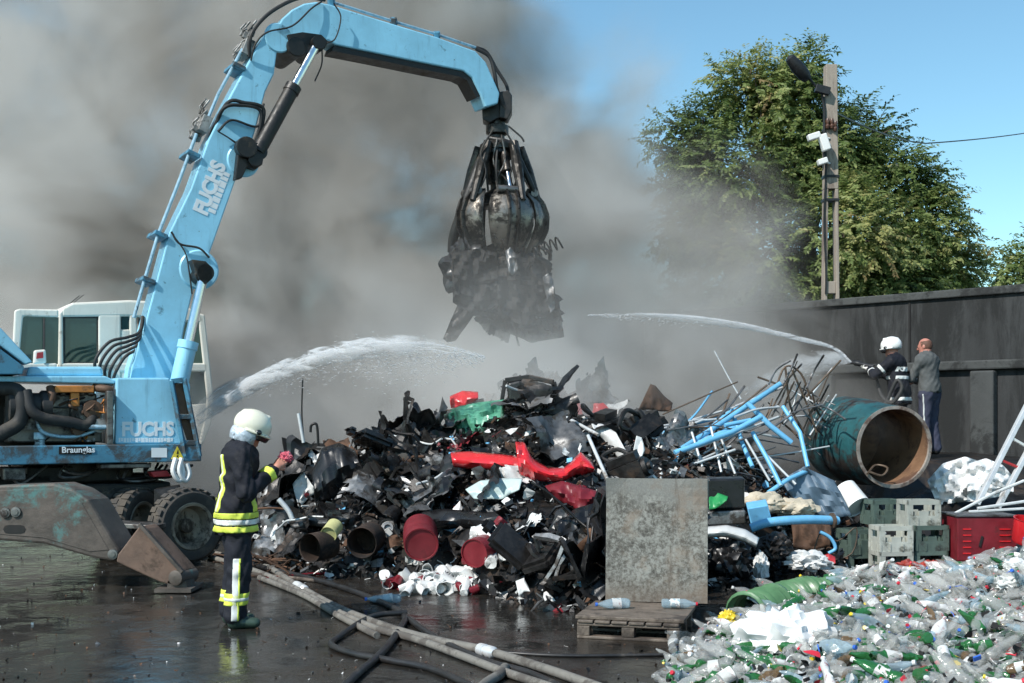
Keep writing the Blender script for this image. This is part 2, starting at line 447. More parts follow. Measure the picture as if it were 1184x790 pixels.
mb = MB(); mb.box(P(951, 104, PY - .2), (.3, .12, .16), Matrix.Rotation(R(15), 3, 'Y')); mb.build('junction_box', M_DARKM, pole, bevel=.01)
mb = MB()
mb.tube([P(954, z, PY - .14) + V((.02 * math.sin(z), 0, 0)) for z in range(112, 352, 12)], .018, 6); mb.build('cable_run', M_DARKM, pole)
A_, B_ = P(1070, 166, 36), P(1260, 139, 58)
cab_w = MB(); cab_w.tube([A_.lerp(B_, i / 14) - V((0, 0, .15 * 4 * (i / 14) * (1 - i / 14))) for i in range(15)], .022, 6)
q = V((px0 + .1, PY, 8.0))
cab_w.tube([q.lerp(A_, i / 10) - V((0, 0, .12 * 4 * (i / 10) * (1 - i / 10))) for i in range(11)], .02, 6)
tag(cab_w.build('overhead_cable', M_DARKM), 'thin black overhead cable crossing the blue sky beside the tree', 'cable')

# ------------------------------------------------------------------ trees
def leaf_mat(name, tones, trans=.45):
    m, t, out = newmat(name)
    at = t.n('ShaderNodeAttribute', attribute_name='tone').outputs['Fac']
    c = t.ramp(at, tones)
    b = t.n('ShaderNodeBsdfPrincipled', {'Base Color': c, 'Roughness': .5, 'Specular IOR Level': .35}).outputs[0]
    tl = t.n('ShaderNodeBsdfTranslucent', {0: c}).outputs[0]
    t.nt.links.new(t.n('ShaderNodeMixShader', {0: trans, 1: b, 2: tl}).outputs[0], out.inputs[0])
    return m
M_BARK = mat('bark', (.09, .07, .055), .9, 0, .35, 6, bump=.6, bscale=12, objrand=0, streak=True)
M_LEAF = leaf_mat('tree_leaf', [(0, (.05, .075, .022)), (.35, (.14, .20, .055)), (.62, (.28, .335, .115)), (.82, (.45, .43, .17)), (1, (.30, .22, .10))])
def make_tree(name, base, lobes, label, sprays, seed, leaf=.17, trunk_r=.38):
    rnd = random.Random(seed)
    root = thing(name, base, label, 'tree')
    mb = MB(); base = V(base)
    top = max((l[0] for l in lobes), key=lambda c: c.z)
    fork = base + V((0, 0, (top.z - base.z) * .28))
    mb.tube(bez([base, base + V((.1, .1, 1.2)), fork], 8), [trunk_r * (1.25 - .5 * i / 8) for i in range(9)], 10)
    for c, r in lobes:
        mid = fork.lerp(c, .5) + V((rnd.uniform(-.6, .6), rnd.uniform(-.6, .6), rnd.uniform(-.1, .5)))
        pts = bez([fork, mid, c], 12); mb.tube(pts, [trunk_r * .55 * (1 - .85 * i / (len(pts) - 1)) for i in range(len(pts))], 7)
        for k in range(6):
            d = V((rnd.gauss(0, 1), rnd.gauss(0, 1), rnd.gauss(.1, .8))).normalized()
            s0 = pts[rnd.randrange(5, len(pts))]; e = c + V((d.x * r[0], d.y * r[1], d.z * r[2])) * .85
            q = bez([s0, s0.lerp(e, .5) + V((0, 0, .3)), e], 8); mb.tube(q, [.07 * (1 - .85 * i / (len(q) - 1)) for i in range(len(q))], 5)
    mb.build('trunk', M_BARK, root, smooth=60)
    vs, fs, tones = [], [], []
    tot = sum(r[0] * r[1] * r[2] for _, r in lobes) if 0 else sum((r[0] * r[2]) for _, r in lobes)
    for c, r in lobes:
        n = int(sprays * r[0] * r[2] / tot)
        for _ in range(n):
            d = V((rnd.gauss(0, 1), rnd.gauss(0, 1), rnd.gauss(0, 1))).normalized()
            rad = rnd.random() ** .38
            p = c + V((d.x * r[0], d.y * r[1], d.z * r[2])) * rad * rnd.uniform(.85, 1.12)
            nz = noise.noise(p * .75 + V((seed, 0, 0))); 
            if nz < -.20 and rad > .55: continue
            tone = .42 + .55 * noise.noise(p * .33 + V((7 + seed, 3, 1))) + rnd.gauss(0, .13) + .12 * (rad - .6)
            out_ = (d + V((rnd.gauss(0, .5), rnd.gauss(0, .5), rnd.gauss(-.05, .45)))).normalized()
            L = leaf * rnd.uniform(3.2, 6.0); q = p.copy(); dirv = out_.copy(); nl = rnd.randint(9, 13)
            for i in range(nl):
                q = q + dirv * (L / nl); dirv = (dirv + V((0, 0, -.05))).normalized()
                side = dirv.cross(V((0, 0, 1)))
                if side.length < .1: side = V((1, 0, 0))
                side.normalize(); 
                for sg in ((-1, 1) if i < nl - 1 else (0,)):
                    ln = (d * .75 + V((rnd.gauss(0, .42), rnd.gauss(0, .42), .5 + rnd.gauss(0, .3)))).normalized()
                    ld = side * sg + dirv * .55 + V((rnd.gauss(0, .25), rnd.gauss(0, .25), rnd.gauss(-.25, .22))); ld = (ld - ln * ld.dot(ln) * .85).normalized()
                    wv = ld.cross(ln).normalized()
                    ll = leaf * rnd.uniform(.75, 1.25); lw = ll * .22
                    o = len(vs)
                    vs += [q, q + ld * ll * .45 + wv * lw, q + ld * ll, q + ld * ll * .45 - wv * lw]
                    fs.append((o, o + 1, o + 2, o + 3)); tones.append(min(1, max(0, tone + rnd.gauss(0, .05))))
    me = bpy.data.meshes.new('crown'); me.from_pydata([tuple(v) for v in vs], [], fs)
    at = me.attributes.new('tone', 'FLOAT', 'FACE'); at.data.foreach_set('value', tones)
    me.materials.append(M_LEAF); link('crown', me, root)
    return root
def lobe(px, py, Y, rpx, rpy=None, ry=None):
    s = Y / F; rpy = rpy or rpx
    return (P(px, py, Y), (rpx * s, ry or (rpx * s * 1.0), rpy * s))
TY = 39.0
make_tree('broadleaf_tree', (P(945, 480, TY).x, TY, 0),
    [lobe(866, 108, TY, 48, 42), lobe(934, 78, TY, 20, 25), lobe(905, 120, TY, 60, 50), lobe(800, 165, TY, 48, 40), lobe(845, 205, TY - 1, 70, 60), lobe(940, 185, TY, 62, 65), lobe(1000, 165, TY + 1, 46, 48), lobe(1035, 205, TY, 42, 40), lobe(800, 260, TY, 52, 50), lobe(880, 300, TY - 1, 75, 60),
     lobe(985, 270, TY - 2, 68, 66), lobe(1062, 262, TY, 50, 55), lobe(1085, 300, TY, 46, 42), lobe(1108, 318, TY + 1, 30, 30), lobe(1040, 325, TY - 1, 62, 42), lobe(950, 335, TY - 1, 60, 38), lobe(1010, 345, TY - 1, 60, 30), lobe(1070, 215, TY, 24, 18), lobe(898, 88, TY, 14, 18), lobe(835, 360, TY, 70, 50), lobe(770, 215, TY, 22, 28)],
    'big broadleaf tree with drooping green and yellowing leaf sprays behind the concrete pole', 12000, 3, .145)
TY = 52.0
make_tree('distant_tree', (P(1190, 480, TY).x, TY, 0), [lobe(1178, 318, TY, 30, 24), lobe(1205, 310, TY, 36, 34), lobe(1160, 322, TY, 12, 14), lobe(1235, 300, TY, 40, 40)],
    'smaller tree showing its dark green top over the wall at the picture edge', 520, 9, .22, .3)
# ------------------------------------------------------------------ material handler (blue machine at the left)
M_BLUE = mat('sky_blue_paint', (.31, .66, .85), .42, 0, .13, 2.2, dirt=(.07, .16, .21), dirt_amt=.25, dirt_scale=4.5, objrand=0, coat=.15, chips=(.06, .07, .075), bump=.03, bscale=9)
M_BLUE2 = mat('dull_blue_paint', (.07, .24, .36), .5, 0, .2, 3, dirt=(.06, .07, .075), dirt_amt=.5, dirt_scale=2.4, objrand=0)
M_GREASE = mat('greasy_black', (.018, .017, .016), .45, .2, .4, 10, dirt=(.07, .055, .04), dirt_amt=.35, bump=.2, objrand=0)
M_STEEL = mat('worn_steel', (.20, .19, .18), .4, .75, .35, 8, dirt=(.06, .05, .045), dirt_amt=.5, bump=.1, objrand=0)
M_CHROME = mat('chrome_rod', (.75, .76, .78), .14, 1, .05, 8, objrand=0)
M_PIPE = mat('pale_blue_pipe', (.38, .56, .66), .35, .3, .2, 10, dirt=(.10, .12, .14), dirt_amt=.4, objrand=0)
M_CABW = mat('cream_cab_paint', (.80, .77, .68), .4, 0, .05, 3, dirt=(.45, .40, .32), dirt_amt=.28, objrand=0, chips=(.20, .13, .08))
M_RUBBER = mat('black_rubber', (.022, .022, .022), .65, 0, .3, 8, dirt=(.07, .062, .052), dirt_amt=.4, bump=.15, objrand=0)
M_TYRE = mat('muddy_tyre', (.055, .05, .045), .8, 0, .3, 6, dirt=(.10, .085, .068), dirt_amt=.55, bump=.3, bscale=30, objrand=0)
M_RIM = mat('dusty_rim', (.34, .28, .21), .7, .2, .35, 5, dirt=(.07, .05, .035), dirt_amt=.5, objrand=0)
M_GLASS = mat('dark_tinted_glass', (.025, .055, .05), .06, 0, .3, 1.5, objrand=0, spec=.8)
M_RUSTARM = mat('rusty_scraped_steel', (.105, .088, .075), .6, .25, .4, 4, dirt=(.10, .22, .21), dirt_amt=.36, dirt_scale=1.7, bump=.35, bscale=16, objrand=0)
M_RUSTLEG = mat('brown_rusted_plate', (.16, .105, .078), .7, .2, .3, 5, dirt=(.085, .06, .045), dirt_amt=.4, bump=.25, objrand=0)
M_ORANGE = mat('orange_enamel', (.55, .20, .04), .5, 0, .3, 6, dirt=(.12, .07, .04), dirt_amt=.4, objrand=0)
M_YEL = mat('warning_yellow', (.75, .60, .05), .5, objrand=0)
M_DECALW = mat('white_decal', (.82, .86, .88), .5, 0, .04, objrand=0)
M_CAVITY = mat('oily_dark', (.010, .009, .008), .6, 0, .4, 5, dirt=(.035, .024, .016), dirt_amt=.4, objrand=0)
M_REDP = mat('faded_red_paint', (.42, .03, .035), .45, 0, .2, 5, dirt=(.10, .03, .025), dirt_amt=.3, objrand=.1)

ANG = R(30)
EU, EV, EW = V((math.cos(ANG), math.sin(ANG), 0)), V((-math.sin(ANG), math.cos(ANG), 0)), V((0, 0, 1))
EO = V((P(133, 480, 14.4).x, 14.4, 0))
def E(u, v, w_): return EO + EU * u + EV * v + EW * w_
def EP(px, py, v):
    """where the sight line of the photo meets the machine's lengthwise plane at depth v"""
    d = V(((px - CX) / F, 1, (HY - py) / F)); o = V((0, 0, CH)) - EO
    return V((0, 0, CH)) + d * ((v - o.dot(EV)) / d.dot(EV))
def EUW(px, py, v):
    q = EP(px, py, v) - EO; return q.dot(EU), q.z
mh = thing('material_handler', E(0, 1.2, 0), 'sky blue wheeled scrap handler with raised boom and cream cab at the left edge', 'excavator')
def eprism(mb, poly, v0, v1): mb.prism([EP(x, y, v0) for x, y in poly], EV * (v1 - v0))

# --- undercarriage
mb = MB()
for u0, u1, v0, v1, z0, z1 in ((-1.9, .75, .35, 2.2, .62, .92), (-.9, .35, .6, 1.9, .92, 1.14)):
    mb.prism([E(u0, v0, z0), E(u1, v0, z0), E(u1, v1, z0), E(u0, v1, z0)], EW * (z1 - z0))
fr = mb.build('chassis', M_GREASE, mh, bevel=.03)
mb = MB(); mb.lathe([(0, 0), (.62, 0), (.66, .04), (.66, .14), (.6, .17), (0, .17)], E(-.25, 1.25, 1.03), EW, 36); mb.build('slewing_ring', M_GREASE, mh, smooth=True)
mb = MB()
mb.bar(P(62, 606, 14.9), P(196, 606, 15.6), .22, .22); mb.bar(P(150, 612, 14.6), P(205, 612, 14.5), .14, .16)
mb.build('axle', M_GREASE, mh, bevel=.02)
def wheel(c, ax, r, wd_, dual, rim=True):
    ax = V(ax).normalized()
    prof = [(r * .60, -wd_ * .42), (r * .70, -wd_ * .5), (r * .90, -wd_ * .48), (r * .985, -wd_ * .36), (r, -wd_ * .2), (r, wd_ * .2), (r * .985, wd_ * .36), (r * .90, wd_ * .48), (r * .70, wd_ * .5), (r * .60, wd_ * .42)]
    mb = MB(); mb.lathe(prof, c, ax, 44)
    x, y, a = frame(ax)
    for k in range(26):   # tread blocks
        t0 = 2 * PI * k / 26
        for sg in (-1, 1):
            ca = t0 + (.07 if sg > 0 else 0); rd = x * math.cos(ca) + y * math.sin(ca); tg = a.cross(rd)
            Mx = Matrix((tg, a, rd)).transposed()
            mb.box(V(c) + rd * (r + .002) + a * (sg * wd_ * .24), (r * .15, wd_ * .38, .016), Mx)
    ty = mb.build('tyre', M_TYRE, mh, smooth=35)
    mb = MB(); mb.lathe([(r * .60, -wd_ * .42), (r * .625, -wd_ * .46), (r * .64, -wd_ * .40), (r * .56, -wd_ * .38), (r * .52, 0), (r * .56, wd_ * .38), (r * .64, wd_ * .44), (r * .625, wd_ * .50), (r * .55, wd_ * .46), (r * .50, wd_ * .1), (r * .46, -wd_ * .1), (r * .2, -wd_ * .16), (r * .19, wd_ * .1), (0, wd_ * .12)], c, ax, 40)
    for k in range(8):
        t0 = 2 * PI * k / 8; rd = x * math.cos(t0) + y * math.sin(t0)
        mb.tube([V(c) + rd * r * .33 - a * wd_ * .15, V(c) + rd * r * .33 - a * wd_ * .06], .018, 6)
    mb.build('rim', M_RIM, ty, smooth=35)
wr = .43
axd = V((math.cos(R(-18)), math.sin(R(-18)), 0))
wc = P(156, 604, 14.75); wc.z = wr
wheel(wc, axd, wr, .27, True); wheel(wc - axd * .33, axd, wr, .27, True)
axs = V((math.cos(R(-44)), math.sin(R(-44)), 0))
wc2 = P(216, 610, 14.35); wc2.z = wr + .01
wheel(wc2, axs, wr + .01, .28, False)
mb = MB(); mb.prism([P(178, 566, 14.5), P(206, 562, 14.6), P(206, 572, 14.6), P(192, 578, 14.5), P(190, 618, 14.5), P(178, 614, 14.5)], V((-.06, .3, 0))); mb.build('fender', M_GREASE, mh, bevel=.01)
mb = MB(); mb.prism([P(104, 603, 13.9), P(180, 608, 13.6), P(180, 613, 13.6), P(104, 609, 13.9)], V((.02, .35, 0))); mb.build('step_plate', M_STEEL, mh, bevel=.008)

# --- stabiliser
SY = 12.15
def SP(x, y, Y=SY): return P(x, y, Y)
poly = [(-60, 566), (0, 561), (62, 559), (84, 566), (102, 578), (137, 637), (136, 645), (130, 649), (105, 645), (50, 629), (0, 625), (-60, 626)]
SD = V((.12, .30, 0))
mb = MB(); mb.prism([SP(x, y) for x, y in poly], SD)
arm = mb.build('stabiliser_arm', M_RUSTARM, mh, bevel=.025)
mb = MB(); ins = [(x, y) for x, y in [(-55, 571), (0, 567), (60, 565), (79, 571), (95, 582), (126, 636), (104, 638), (50, 622), (0, 618), (-55, 619)]]
mb.prism([SP(x, y) - V((0, .006, 0)) for x, y in ins], V((0, .012, 0))); mb.build('stiffener_plate', M_RUSTARM, arm, bevel=.004)
mb = MB(); sl_ = []
for k in range(9): sl_.append((8 + 4.6 * math.cos(PI / 2 + PI * k / 8), 612 + 4.6 * math.sin(-PI / 2 - PI * k / 8)))
for k in range(9): sl_.append((25 + 4.6 * math.cos(-PI / 2 + PI * k / 8), 612 + 4.6 * math.sin(PI / 2 - PI * k / 8) * -1))
mb.prism([SP(x, y) - V((0, .010, 0)) for x, y in [(4, 612), (6, 608), (10, 607), (24, 607), (28, 608), (30, 612), (28, 616), (24, 617), (10, 617), (6, 616)]], V((0, .006, 0))); mb.build('slot', M_CAVITY, arm)
for x, y in ((7, 593), (19, 592), (131, 641)):
    mb = MB(); mb.lathe([(0, .03), (.028, .03), (.03, .022), (.05, .02), (.055, .0)], SP(x, y) - V((0, .006, 0)), V((0, -1, 0)), 18); mb.build('pin', M_STEEL, arm, smooth=35)
FY = 11.95
mb = MB(); mb.prism([P(x, y, FY) for x, y in [(161, 608), (166, 612), (209, 660), (213, 668), (210, 676), (203, 679), (184, 673), (134, 650), (136, 641)]], V((.08, .28, 0)))
leg = mb.build('stabiliser_leg', M_RUSTLEG, mh, bevel=.015)
mb = MB(); mb.bar(P(161, 606, FY - .02), P(211, 662, FY - .02), .05, .035); mb.build('edge_rib', M_RUSTARM, leg, bevel=.006)
fc_ = P(204, 668, FY); 
mb = MB(); mb.lathe([(0, -.03), (.05, -.03), (.075, -.02), (.075, .3), (0, .3)], fc_ + V((0, -.01, 0)), V((.08, .28, 0)), 18)
mb.prism([P(194, 672, FY), P(215, 672, FY), P(217, 688, FY), P(192, 688, FY)], V((.03, .2, 0)))
z0 = .012; a = G(186, 689); mb.box((P(203, 689, FY).x, FY + .14, .03), (.36, .5, .035))
mb.build('stabiliser_foot', M_RUSTARM, leg, smooth=35)

# --- upper deck
dl, dr = EUW(-70, 515, 0)[0], EUW(233, 515, 0)[0]
mb = MB(); mb.prism([E(dl, 0, 1.18), E(dr, 0, 1.18), E(dr, 0, 1.395), E(dl, 0, 1.395)], EV * .14); bar_ = mb.build('deck_beam', M_BLUE2, mh, bevel=.012)
mb = MB(); mb.prism([E(dl, .142, 1.20), E(dr - .02, .142, 1.20), E(dr - .02, 2.55, 1.20), E(dl, 2.55, 1.20)], EW * .15); mb.build('deck', M_GREASE, mh)
mb = MB(); mb.prism([E(dr - .12, .142, 1.19), E(dr, .142, 1.19), E(dr, 2.6, 1.19), E(dr - .12, 2.6, 1.19)], EW * .2); mb.build('end_beam', M_BLUE2, mh, bevel=.01)
def decal(px0, py0, px1, py1, v, m, parent, name='decal', proud=.004):
    a, b_, c, d = EP(px0, py0, v), EP(px1, py0, v), EP(px1, py1, v), EP(px0, py1, v)
    mb = MB(); mb.prism([q - EV * proud for q in (a, b_, c, d)], EV * (proud - .001)); return mb.build(name, m, parent)
d1 = decal(68, 516.5, 106, 525.5, 0, M_SOOT, bar_, 'name_plate')
text_obj('Braunglas', .098, EP(71, 523.6, 0) - EV * .007, EU, EW, M_DECALW, d1, .002)
decal(175, 518, 193, 529, 0, M_DECALW, bar_, 'label_plate')
tri = [(205, 516), (212.5, 531), (197.5, 531)]
mb = MB(); mb.prism([EP(x, y, 0) - EV * .005 for x, y in tri], EV * .004); tr_ = mb.build('warning_triangle', M_YEL, bar_)
mb = MB(); mb.prism([EP(x, y, 0) - EV * .008 for x, y in [(205.6, 519.5), (206.4, 525), (203.9, 525)]], EV * .003); mb.prism([EP(x, y, 0) - EV * .008 for x, y in [(204.2, 526.5), (206, 526.5), (206, 528.6), (204.2, 528.6)]], EV * .003); mb.build('warning_mark', M_SOOT, tr_)

# --- engine bay
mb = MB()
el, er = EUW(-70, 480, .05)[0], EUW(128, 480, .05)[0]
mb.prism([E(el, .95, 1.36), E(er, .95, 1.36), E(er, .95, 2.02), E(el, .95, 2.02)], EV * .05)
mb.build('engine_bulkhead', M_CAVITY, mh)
mb = MB(); pa, pb_ = EP(124, 455, .06), EP(131, 515, .06)
mb.prism([EP(124, 452, .06), EP(131, 452, .06), EP(131, 514, .06), EP(124, 514, .06)], EV * .12); mb.build('bay_post', M_STEEL, mh, bevel=.01)
mb = MB(); mb.prism([EP(x, y, .22) for x, y in [(-70, 435), (122, 435), (133, 440), (133, 444), (-70, 440)]], EV * .95)
mb.build('engine_cover', M_BLUE, mh, bevel=.015)
mb = MB(); mb.prism([EP(x, y, .3) for x, y in [(33, 424), (118, 424), (120, 435), (30, 435)]], EV * 1.0); mb.build('engine_hood', M_BLUE, mh, bevel=.03)
mb = MB(); mb.prism([EP(x, y, .1) for x, y in [(-60, 372), (0, 378), (38, 419), (30, 422), (-2, 398), (-60, 400)]], EV * 1.1)
hd = mb.build('raised_hood', M_BLUE, mh, bevel=.02)
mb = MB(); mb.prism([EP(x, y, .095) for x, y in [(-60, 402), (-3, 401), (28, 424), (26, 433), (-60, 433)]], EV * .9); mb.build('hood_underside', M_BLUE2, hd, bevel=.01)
eng = None
mb = MB()
def ebox(mb, px0, py0, px1, py1, v0, v1): mb.prism([EP(x, y, v0) for x, y in ((px0, py0), (px1, py0), (px1, py1), (px0, py1))], EV * (v1 - v0))
ebox(mb, 10, 470, 118, 512, .45, .9); ebox(mb, 55, 455, 112, 472, .4, .85); ebox(mb, 82, 468, 118, 498, .3, .5)
for k in range(5): ebox(mb, 58 + k * 11, 448, 66 + k * 11, 458, .35, .6)
eng = mb.build('engine_block', M_STEEL, mh, bevel=.02)
rnd = random.Random(5)
def ecyl(px, py, v, r, l, m, name, ax=None):
    mb = MB(); mb.lathe([(0, 0), (r * .9, 0), (r, .015), (r, l * .4), (r * .8, l * .45), (r * .8, l * .7), (r * .95, l * .75), (r * .95, l * .96), (0, l)], EP(px, py, v), ax or -EV, 20); return mb.build(name, m, eng, smooth=35)
M_ENGB = mat('rusty_brown_iron', (.13, .075, .048), .65, .3, .4, 7, dirt=(.16, .10, .06), dirt_amt=.35, bump=.3, objrand=.2)
M_ENGG = mat('grey_casting', (.34, .33, .31), .5, .4, .3, 8, dirt=(.05, .045, .04), dirt_amt=.45, bump=.2, objrand=0)
ecyl(104, 474, .42, .12, .2, M_ENGB, 'turbocharger'); ecyl(112, 492, .4, .09, .2, M_ENGG, 'alternator'); ecyl(88, 497, .36, .07, .15, M_ENGB, 'oil_filter')
ecyl(36, 497, .34, .08, .2, M_ENGG, 'filter_bowl', EW); ecyl(46, 500, .30, .07, .2, M_PIPE, 'fuel_pump', -EW)
ecyl(8, 470, .35, .20, .5, M_RUBBER, 'air_cleaner', EU)
mb = MB(); ebox(mb, 64, 446, 109, 454, .22, .34); ebox(mb, 82, 454, 92, 470, .24, .34); mb.build('lifting_bracket', M_ORANGE, eng, bevel=.01)
def ehose(pts, r, m, name='hose', parent=None):
    mb = MB(); mb.tube(bez([EP(x, y, v) for x, y, v in pts], 30), r, 10); return mb.build(name, m, parent or eng, smooth=True)
ehose([(-40, 452, .3), (15, 450, .25), (25, 466, .2), (22, 488, .2), (4, 500, .2), (-20, 512, .2)], .085, M_RUBBER)
ehose([(30, 452, .2), (36, 474, .14), (52, 484, .14), (80, 488, .16), (100, 492, .2), (110, 480, .3)], .065, M_RUBBER)
ehose([(58, 448, .3), (60, 460, .22), (54, 474, .25), (60, 482, .3)], .05, M_ENGB)
ehose([(108, 448, .3), (122, 450, .2), (130, 452, .2)], .05, M_ENGB)
ehose([(40, 478, .2), (50, 500, .2), (86, 505, .25), (120, 494, .25)], .022, M_PIPE)
ehose([(100, 494, .18), (124, 494, .15)], .03, M_PIPE)
for k in range(16):
    x, y = rnd.uniform(55, 118), rnd.uniform(458, 508)
    pts = [(x, y, rnd.uniform(.2, .4))]
    for j in range(3): x += rnd.uniform(-16, 16); y += rnd.uniform(-12, 14); pts.append((min(120, max(30, x)), min(510, max(458, y)), rnd.uniform(.18, .4)))
    ehose(pts, rnd.uniform(.008, .018), rnd.choice([M_RUBBER, M_RUBBER, M_ENGB, M_ENGG, M_ORANGE]), 'fuel_line')

# --- boom base tower
mb = MB(); eprism(mb, [(135, 437), (196, 437), (203, 462), (216, 514), (133, 514), (134, 470)], .14, 1.75)
tw = mb.build('boom_base', M_BLUE, mh, bevel=.02)
text_obj('FUCHS', .30, EP(140.5, 504, .136), EU, EW, M_DECALW, tw, .012, (.68, .78))
for a_, b_, c_ in ((137, 176, 0), (178, 200, 0)): pass
rr = random.Random(4); x = 137.0
while x < 200:
    wd_ = rr.choice([2.2, 3.2, 4.0]); decal(x, 506.5, x + wd_, 511.5 - rr.choice([0, 0, 1]), .14, M_DECALW, tw, 'small_lettering'); x += wd_ + .7
# ladder frame beside the tower
lf = thing if 0 else None
mb = MB()
def lbar(x0, y0, x1, y1, v, w_, m_=None): mb.bar(EP(x0, y0, v), EP(x1, y1, v), w_, .06)
lbar(198, 440, 214, 528, .02, .05); lbar(213, 438, 231, 528, .02, .05); lbar(198, 441, 213, 439, .02, .05); lbar(206, 482, 222, 482, .02, .05); lbar(210, 512, 228, 512, .02, .05)
lad = mb.build('ladder_frame', M_BLUE2, mh, bevel=.006)
for y0, y1, x0, x1 in ((443, 479, 201.5, 214), (484, 510, 208, 223)):
    mb = MB(); mb.prism([EP(x0, y0, .05), EP(x0 + 11, y0, .05), EP(x1 + 5, y1, .05), EP(x1 - 6.5, y1, .05)], EV * .012); mb.build('mesh_panel', M_ENGB, lad)

# --- cab
cv0, cv1 = 1.75, 2.85
def cbox(poly, v0, v1, name, m, parent=None, bev=.02):
    mb = MB(); eprism(mb, poly, v0, v1); return mb.build(name, m, parent or mh, bevel=bev)
cabp = cbox([(71, 357), (84, 350), (150, 347), (205, 350), (232, 362), (238, 372), (232, 374), (150, 366), (71, 367)], cv0, cv1, 'cab', M_CABW, bev=.03)
cbox([(68, 362), (73, 358), (73.5, 426), (68, 426)], cv0, cv1, 'pillar', M_CABW, cabp)
cbox([(114, 364), (140, 364), (140, 440), (114, 440)], cv0, cv0 + .1, 'pillar', M_CABW, cabp)
cbox([(150, 364), (158, 364), (162, 440), (150, 440)], cv0, cv0 + .1, 'pillar', M_CABW, cabp)
cbox([(68, 420), (240, 420), (240, 430), (68, 430)], cv0, cv0 + .08, 'sill', M_CABW, cabp)
cbox([(140, 381), (152, 381), (152, 440), (140, 440)], cv0 + .01, cv0 + .1, 'side_panel', M_CABW, cabp)
cbox([(229, 362), (237, 364), (247.5, 462), (244, 492), (234, 516), (230, 514), (238, 480), (239.5, 460)], cv0, cv0 + .14, 'front_pillar', M_CABW, cabp)
cbox([(200, 470), (239, 466), (243, 478), (235, 512), (196, 512)], cv0 + .02, cv0 + .12, 'door_panel', M_CABW, cabp)
cbox([(229, 362), (237, 364), (247.5, 462), (241, 462)], cv1 - .1, cv1, 'front_pillar', M_CABW, cabp)
for poly in ([(73.5, 367), (114, 366), (114, 420), (73.5, 420)], [(140, 366), (150, 366), (150, 381), (140, 381)], [(160, 368), (231, 372), (239, 462), (239, 468), (162, 466)]):
    cbox(poly, cv0 + .03, cv0 + .045, 'window', M_GLASS, cabp, 0)
fw = [(232, 368), (243.5, 462)]
mb = MB(); a, b_ = EP(*fw[0], cv0 + .14), EP(*fw[1], cv0 + .14); mb.prism([a, b_, b_ + EV * .85, a + EV * .85], EU * .012); mb.build('windscreen', M_GLASS, cabp)
a, b_ = EP(69, 367, cv0 + .1), EP(69, 425, cv0 + .1); mb = MB(); mb.prism([a, b_, b_ + EV * .95, a + EV * .95], EU * .02); mb.build('rear_window', M_GLASS, cabp)
for rect in ((73, 365.5, 115, 368), (73, 419, 115, 421.5), (73, 367, 75.5, 420), (112, 367, 115, 420)):
    mb = MB(); ebox(mb, *rect, cv0 + .02, cv0 + .05); mb.build('window_seal', M_RUBBER, cabp)
# open rear door panel
dp = cbox([(17, 359), (23, 357), (68, 358), (68, 367), (27, 366), (22, 420), (66, 420), (66, 427), (14, 427), (14, 420)], 1.50, 1.56, 'cab_door', M_CABW)
cbox([(26, 366), (68, 367), (67, 421), (21, 421)], 1.52, 1.535, 'window', M_GLASS, dp, 0)
mb = MB(); mb.bar(EP(51, 368, 1.5), EP(51, 420, 1.5), .02, .02); mb.build('window_bar', M_RUBBER, dp)
mi = cbox([(40, 405), (53, 404), (54, 420), (39, 421)], .9, 1.0, 'mirror', M_CABW); cbox([(43, 408), (50, 407), (50, 414), (42, 415)], .89, .898, 'mirror_glass', M_REDP, mi, 0)
mb = MB(); mb.tube([EP(80, 352, 2), EP(92, 342, 2)], .006, 5); mb.tube([EP(84, 351, 2), EP(97, 341, 2)], .005, 5); mb.build('wiper_arm', M_GREASE, cabp)

# --- boom
near = [(196, 440), (150, 440), (152, 425), (167, 378), (196, 269), (221, 218), (241, 162), (262, 119), (295, 58), (308, 38), (322, 30), (331, 40), (322, 48), (317, 86), (307, 106), (295, 152), (284, 186), (272, 210), (244, 289), (224, 334), (213, 380), (203, 440)]
BV0, BV1 = .76, 1.14
mb = MB(); eprism(mb, near, BV0, BV1); bm_ = mb.build('boom', M_BLUE, mh, bevel=.018)
dirn = (EP(244, 176, BV0) - EP(228, 236, BV0))
up_ = (EP(262, 140, BV0) - EP(220, 250, BV0)).normalized()
sd_ = up_.cross(EV).normalized()
if sd_.dot(EU) < 0: sd_ = -sd_
text_obj('FUCHS', .33, EP(238.5, 250, BV0 - .004), up_, -sd_, M_DECALW, bm_, .016, (.72, .8))
rr = random.Random(8)
q0 = EP(247, 252, BV0); s_ = .05
while s_ < .62:
    wd_ = rr.choice([.05, .07, .085]); p0 = q0 + up_ * s_ - EV * .004
    mb = MB(); mb.prism([p0, p0 + up_ * wd_, p0 + up_ * wd_ - sd_ * .10, p0 - sd_ * .10], EV * .003); mb.build('lettering', M_DECALW, bm_); s_ += wd_ + .015
# reinforcement plates (round bosses)
for x, y, r in ((230, 312, .26), (281, 186, .22), (322, 44, .2)):
    mb = MB(); mb.lathe([(0, .02), (r * .92, .02), (r, 0)], EP(x, y, BV0), -EV, 28); mb.build('boss', M_BLUE, bm_, smooth=35)
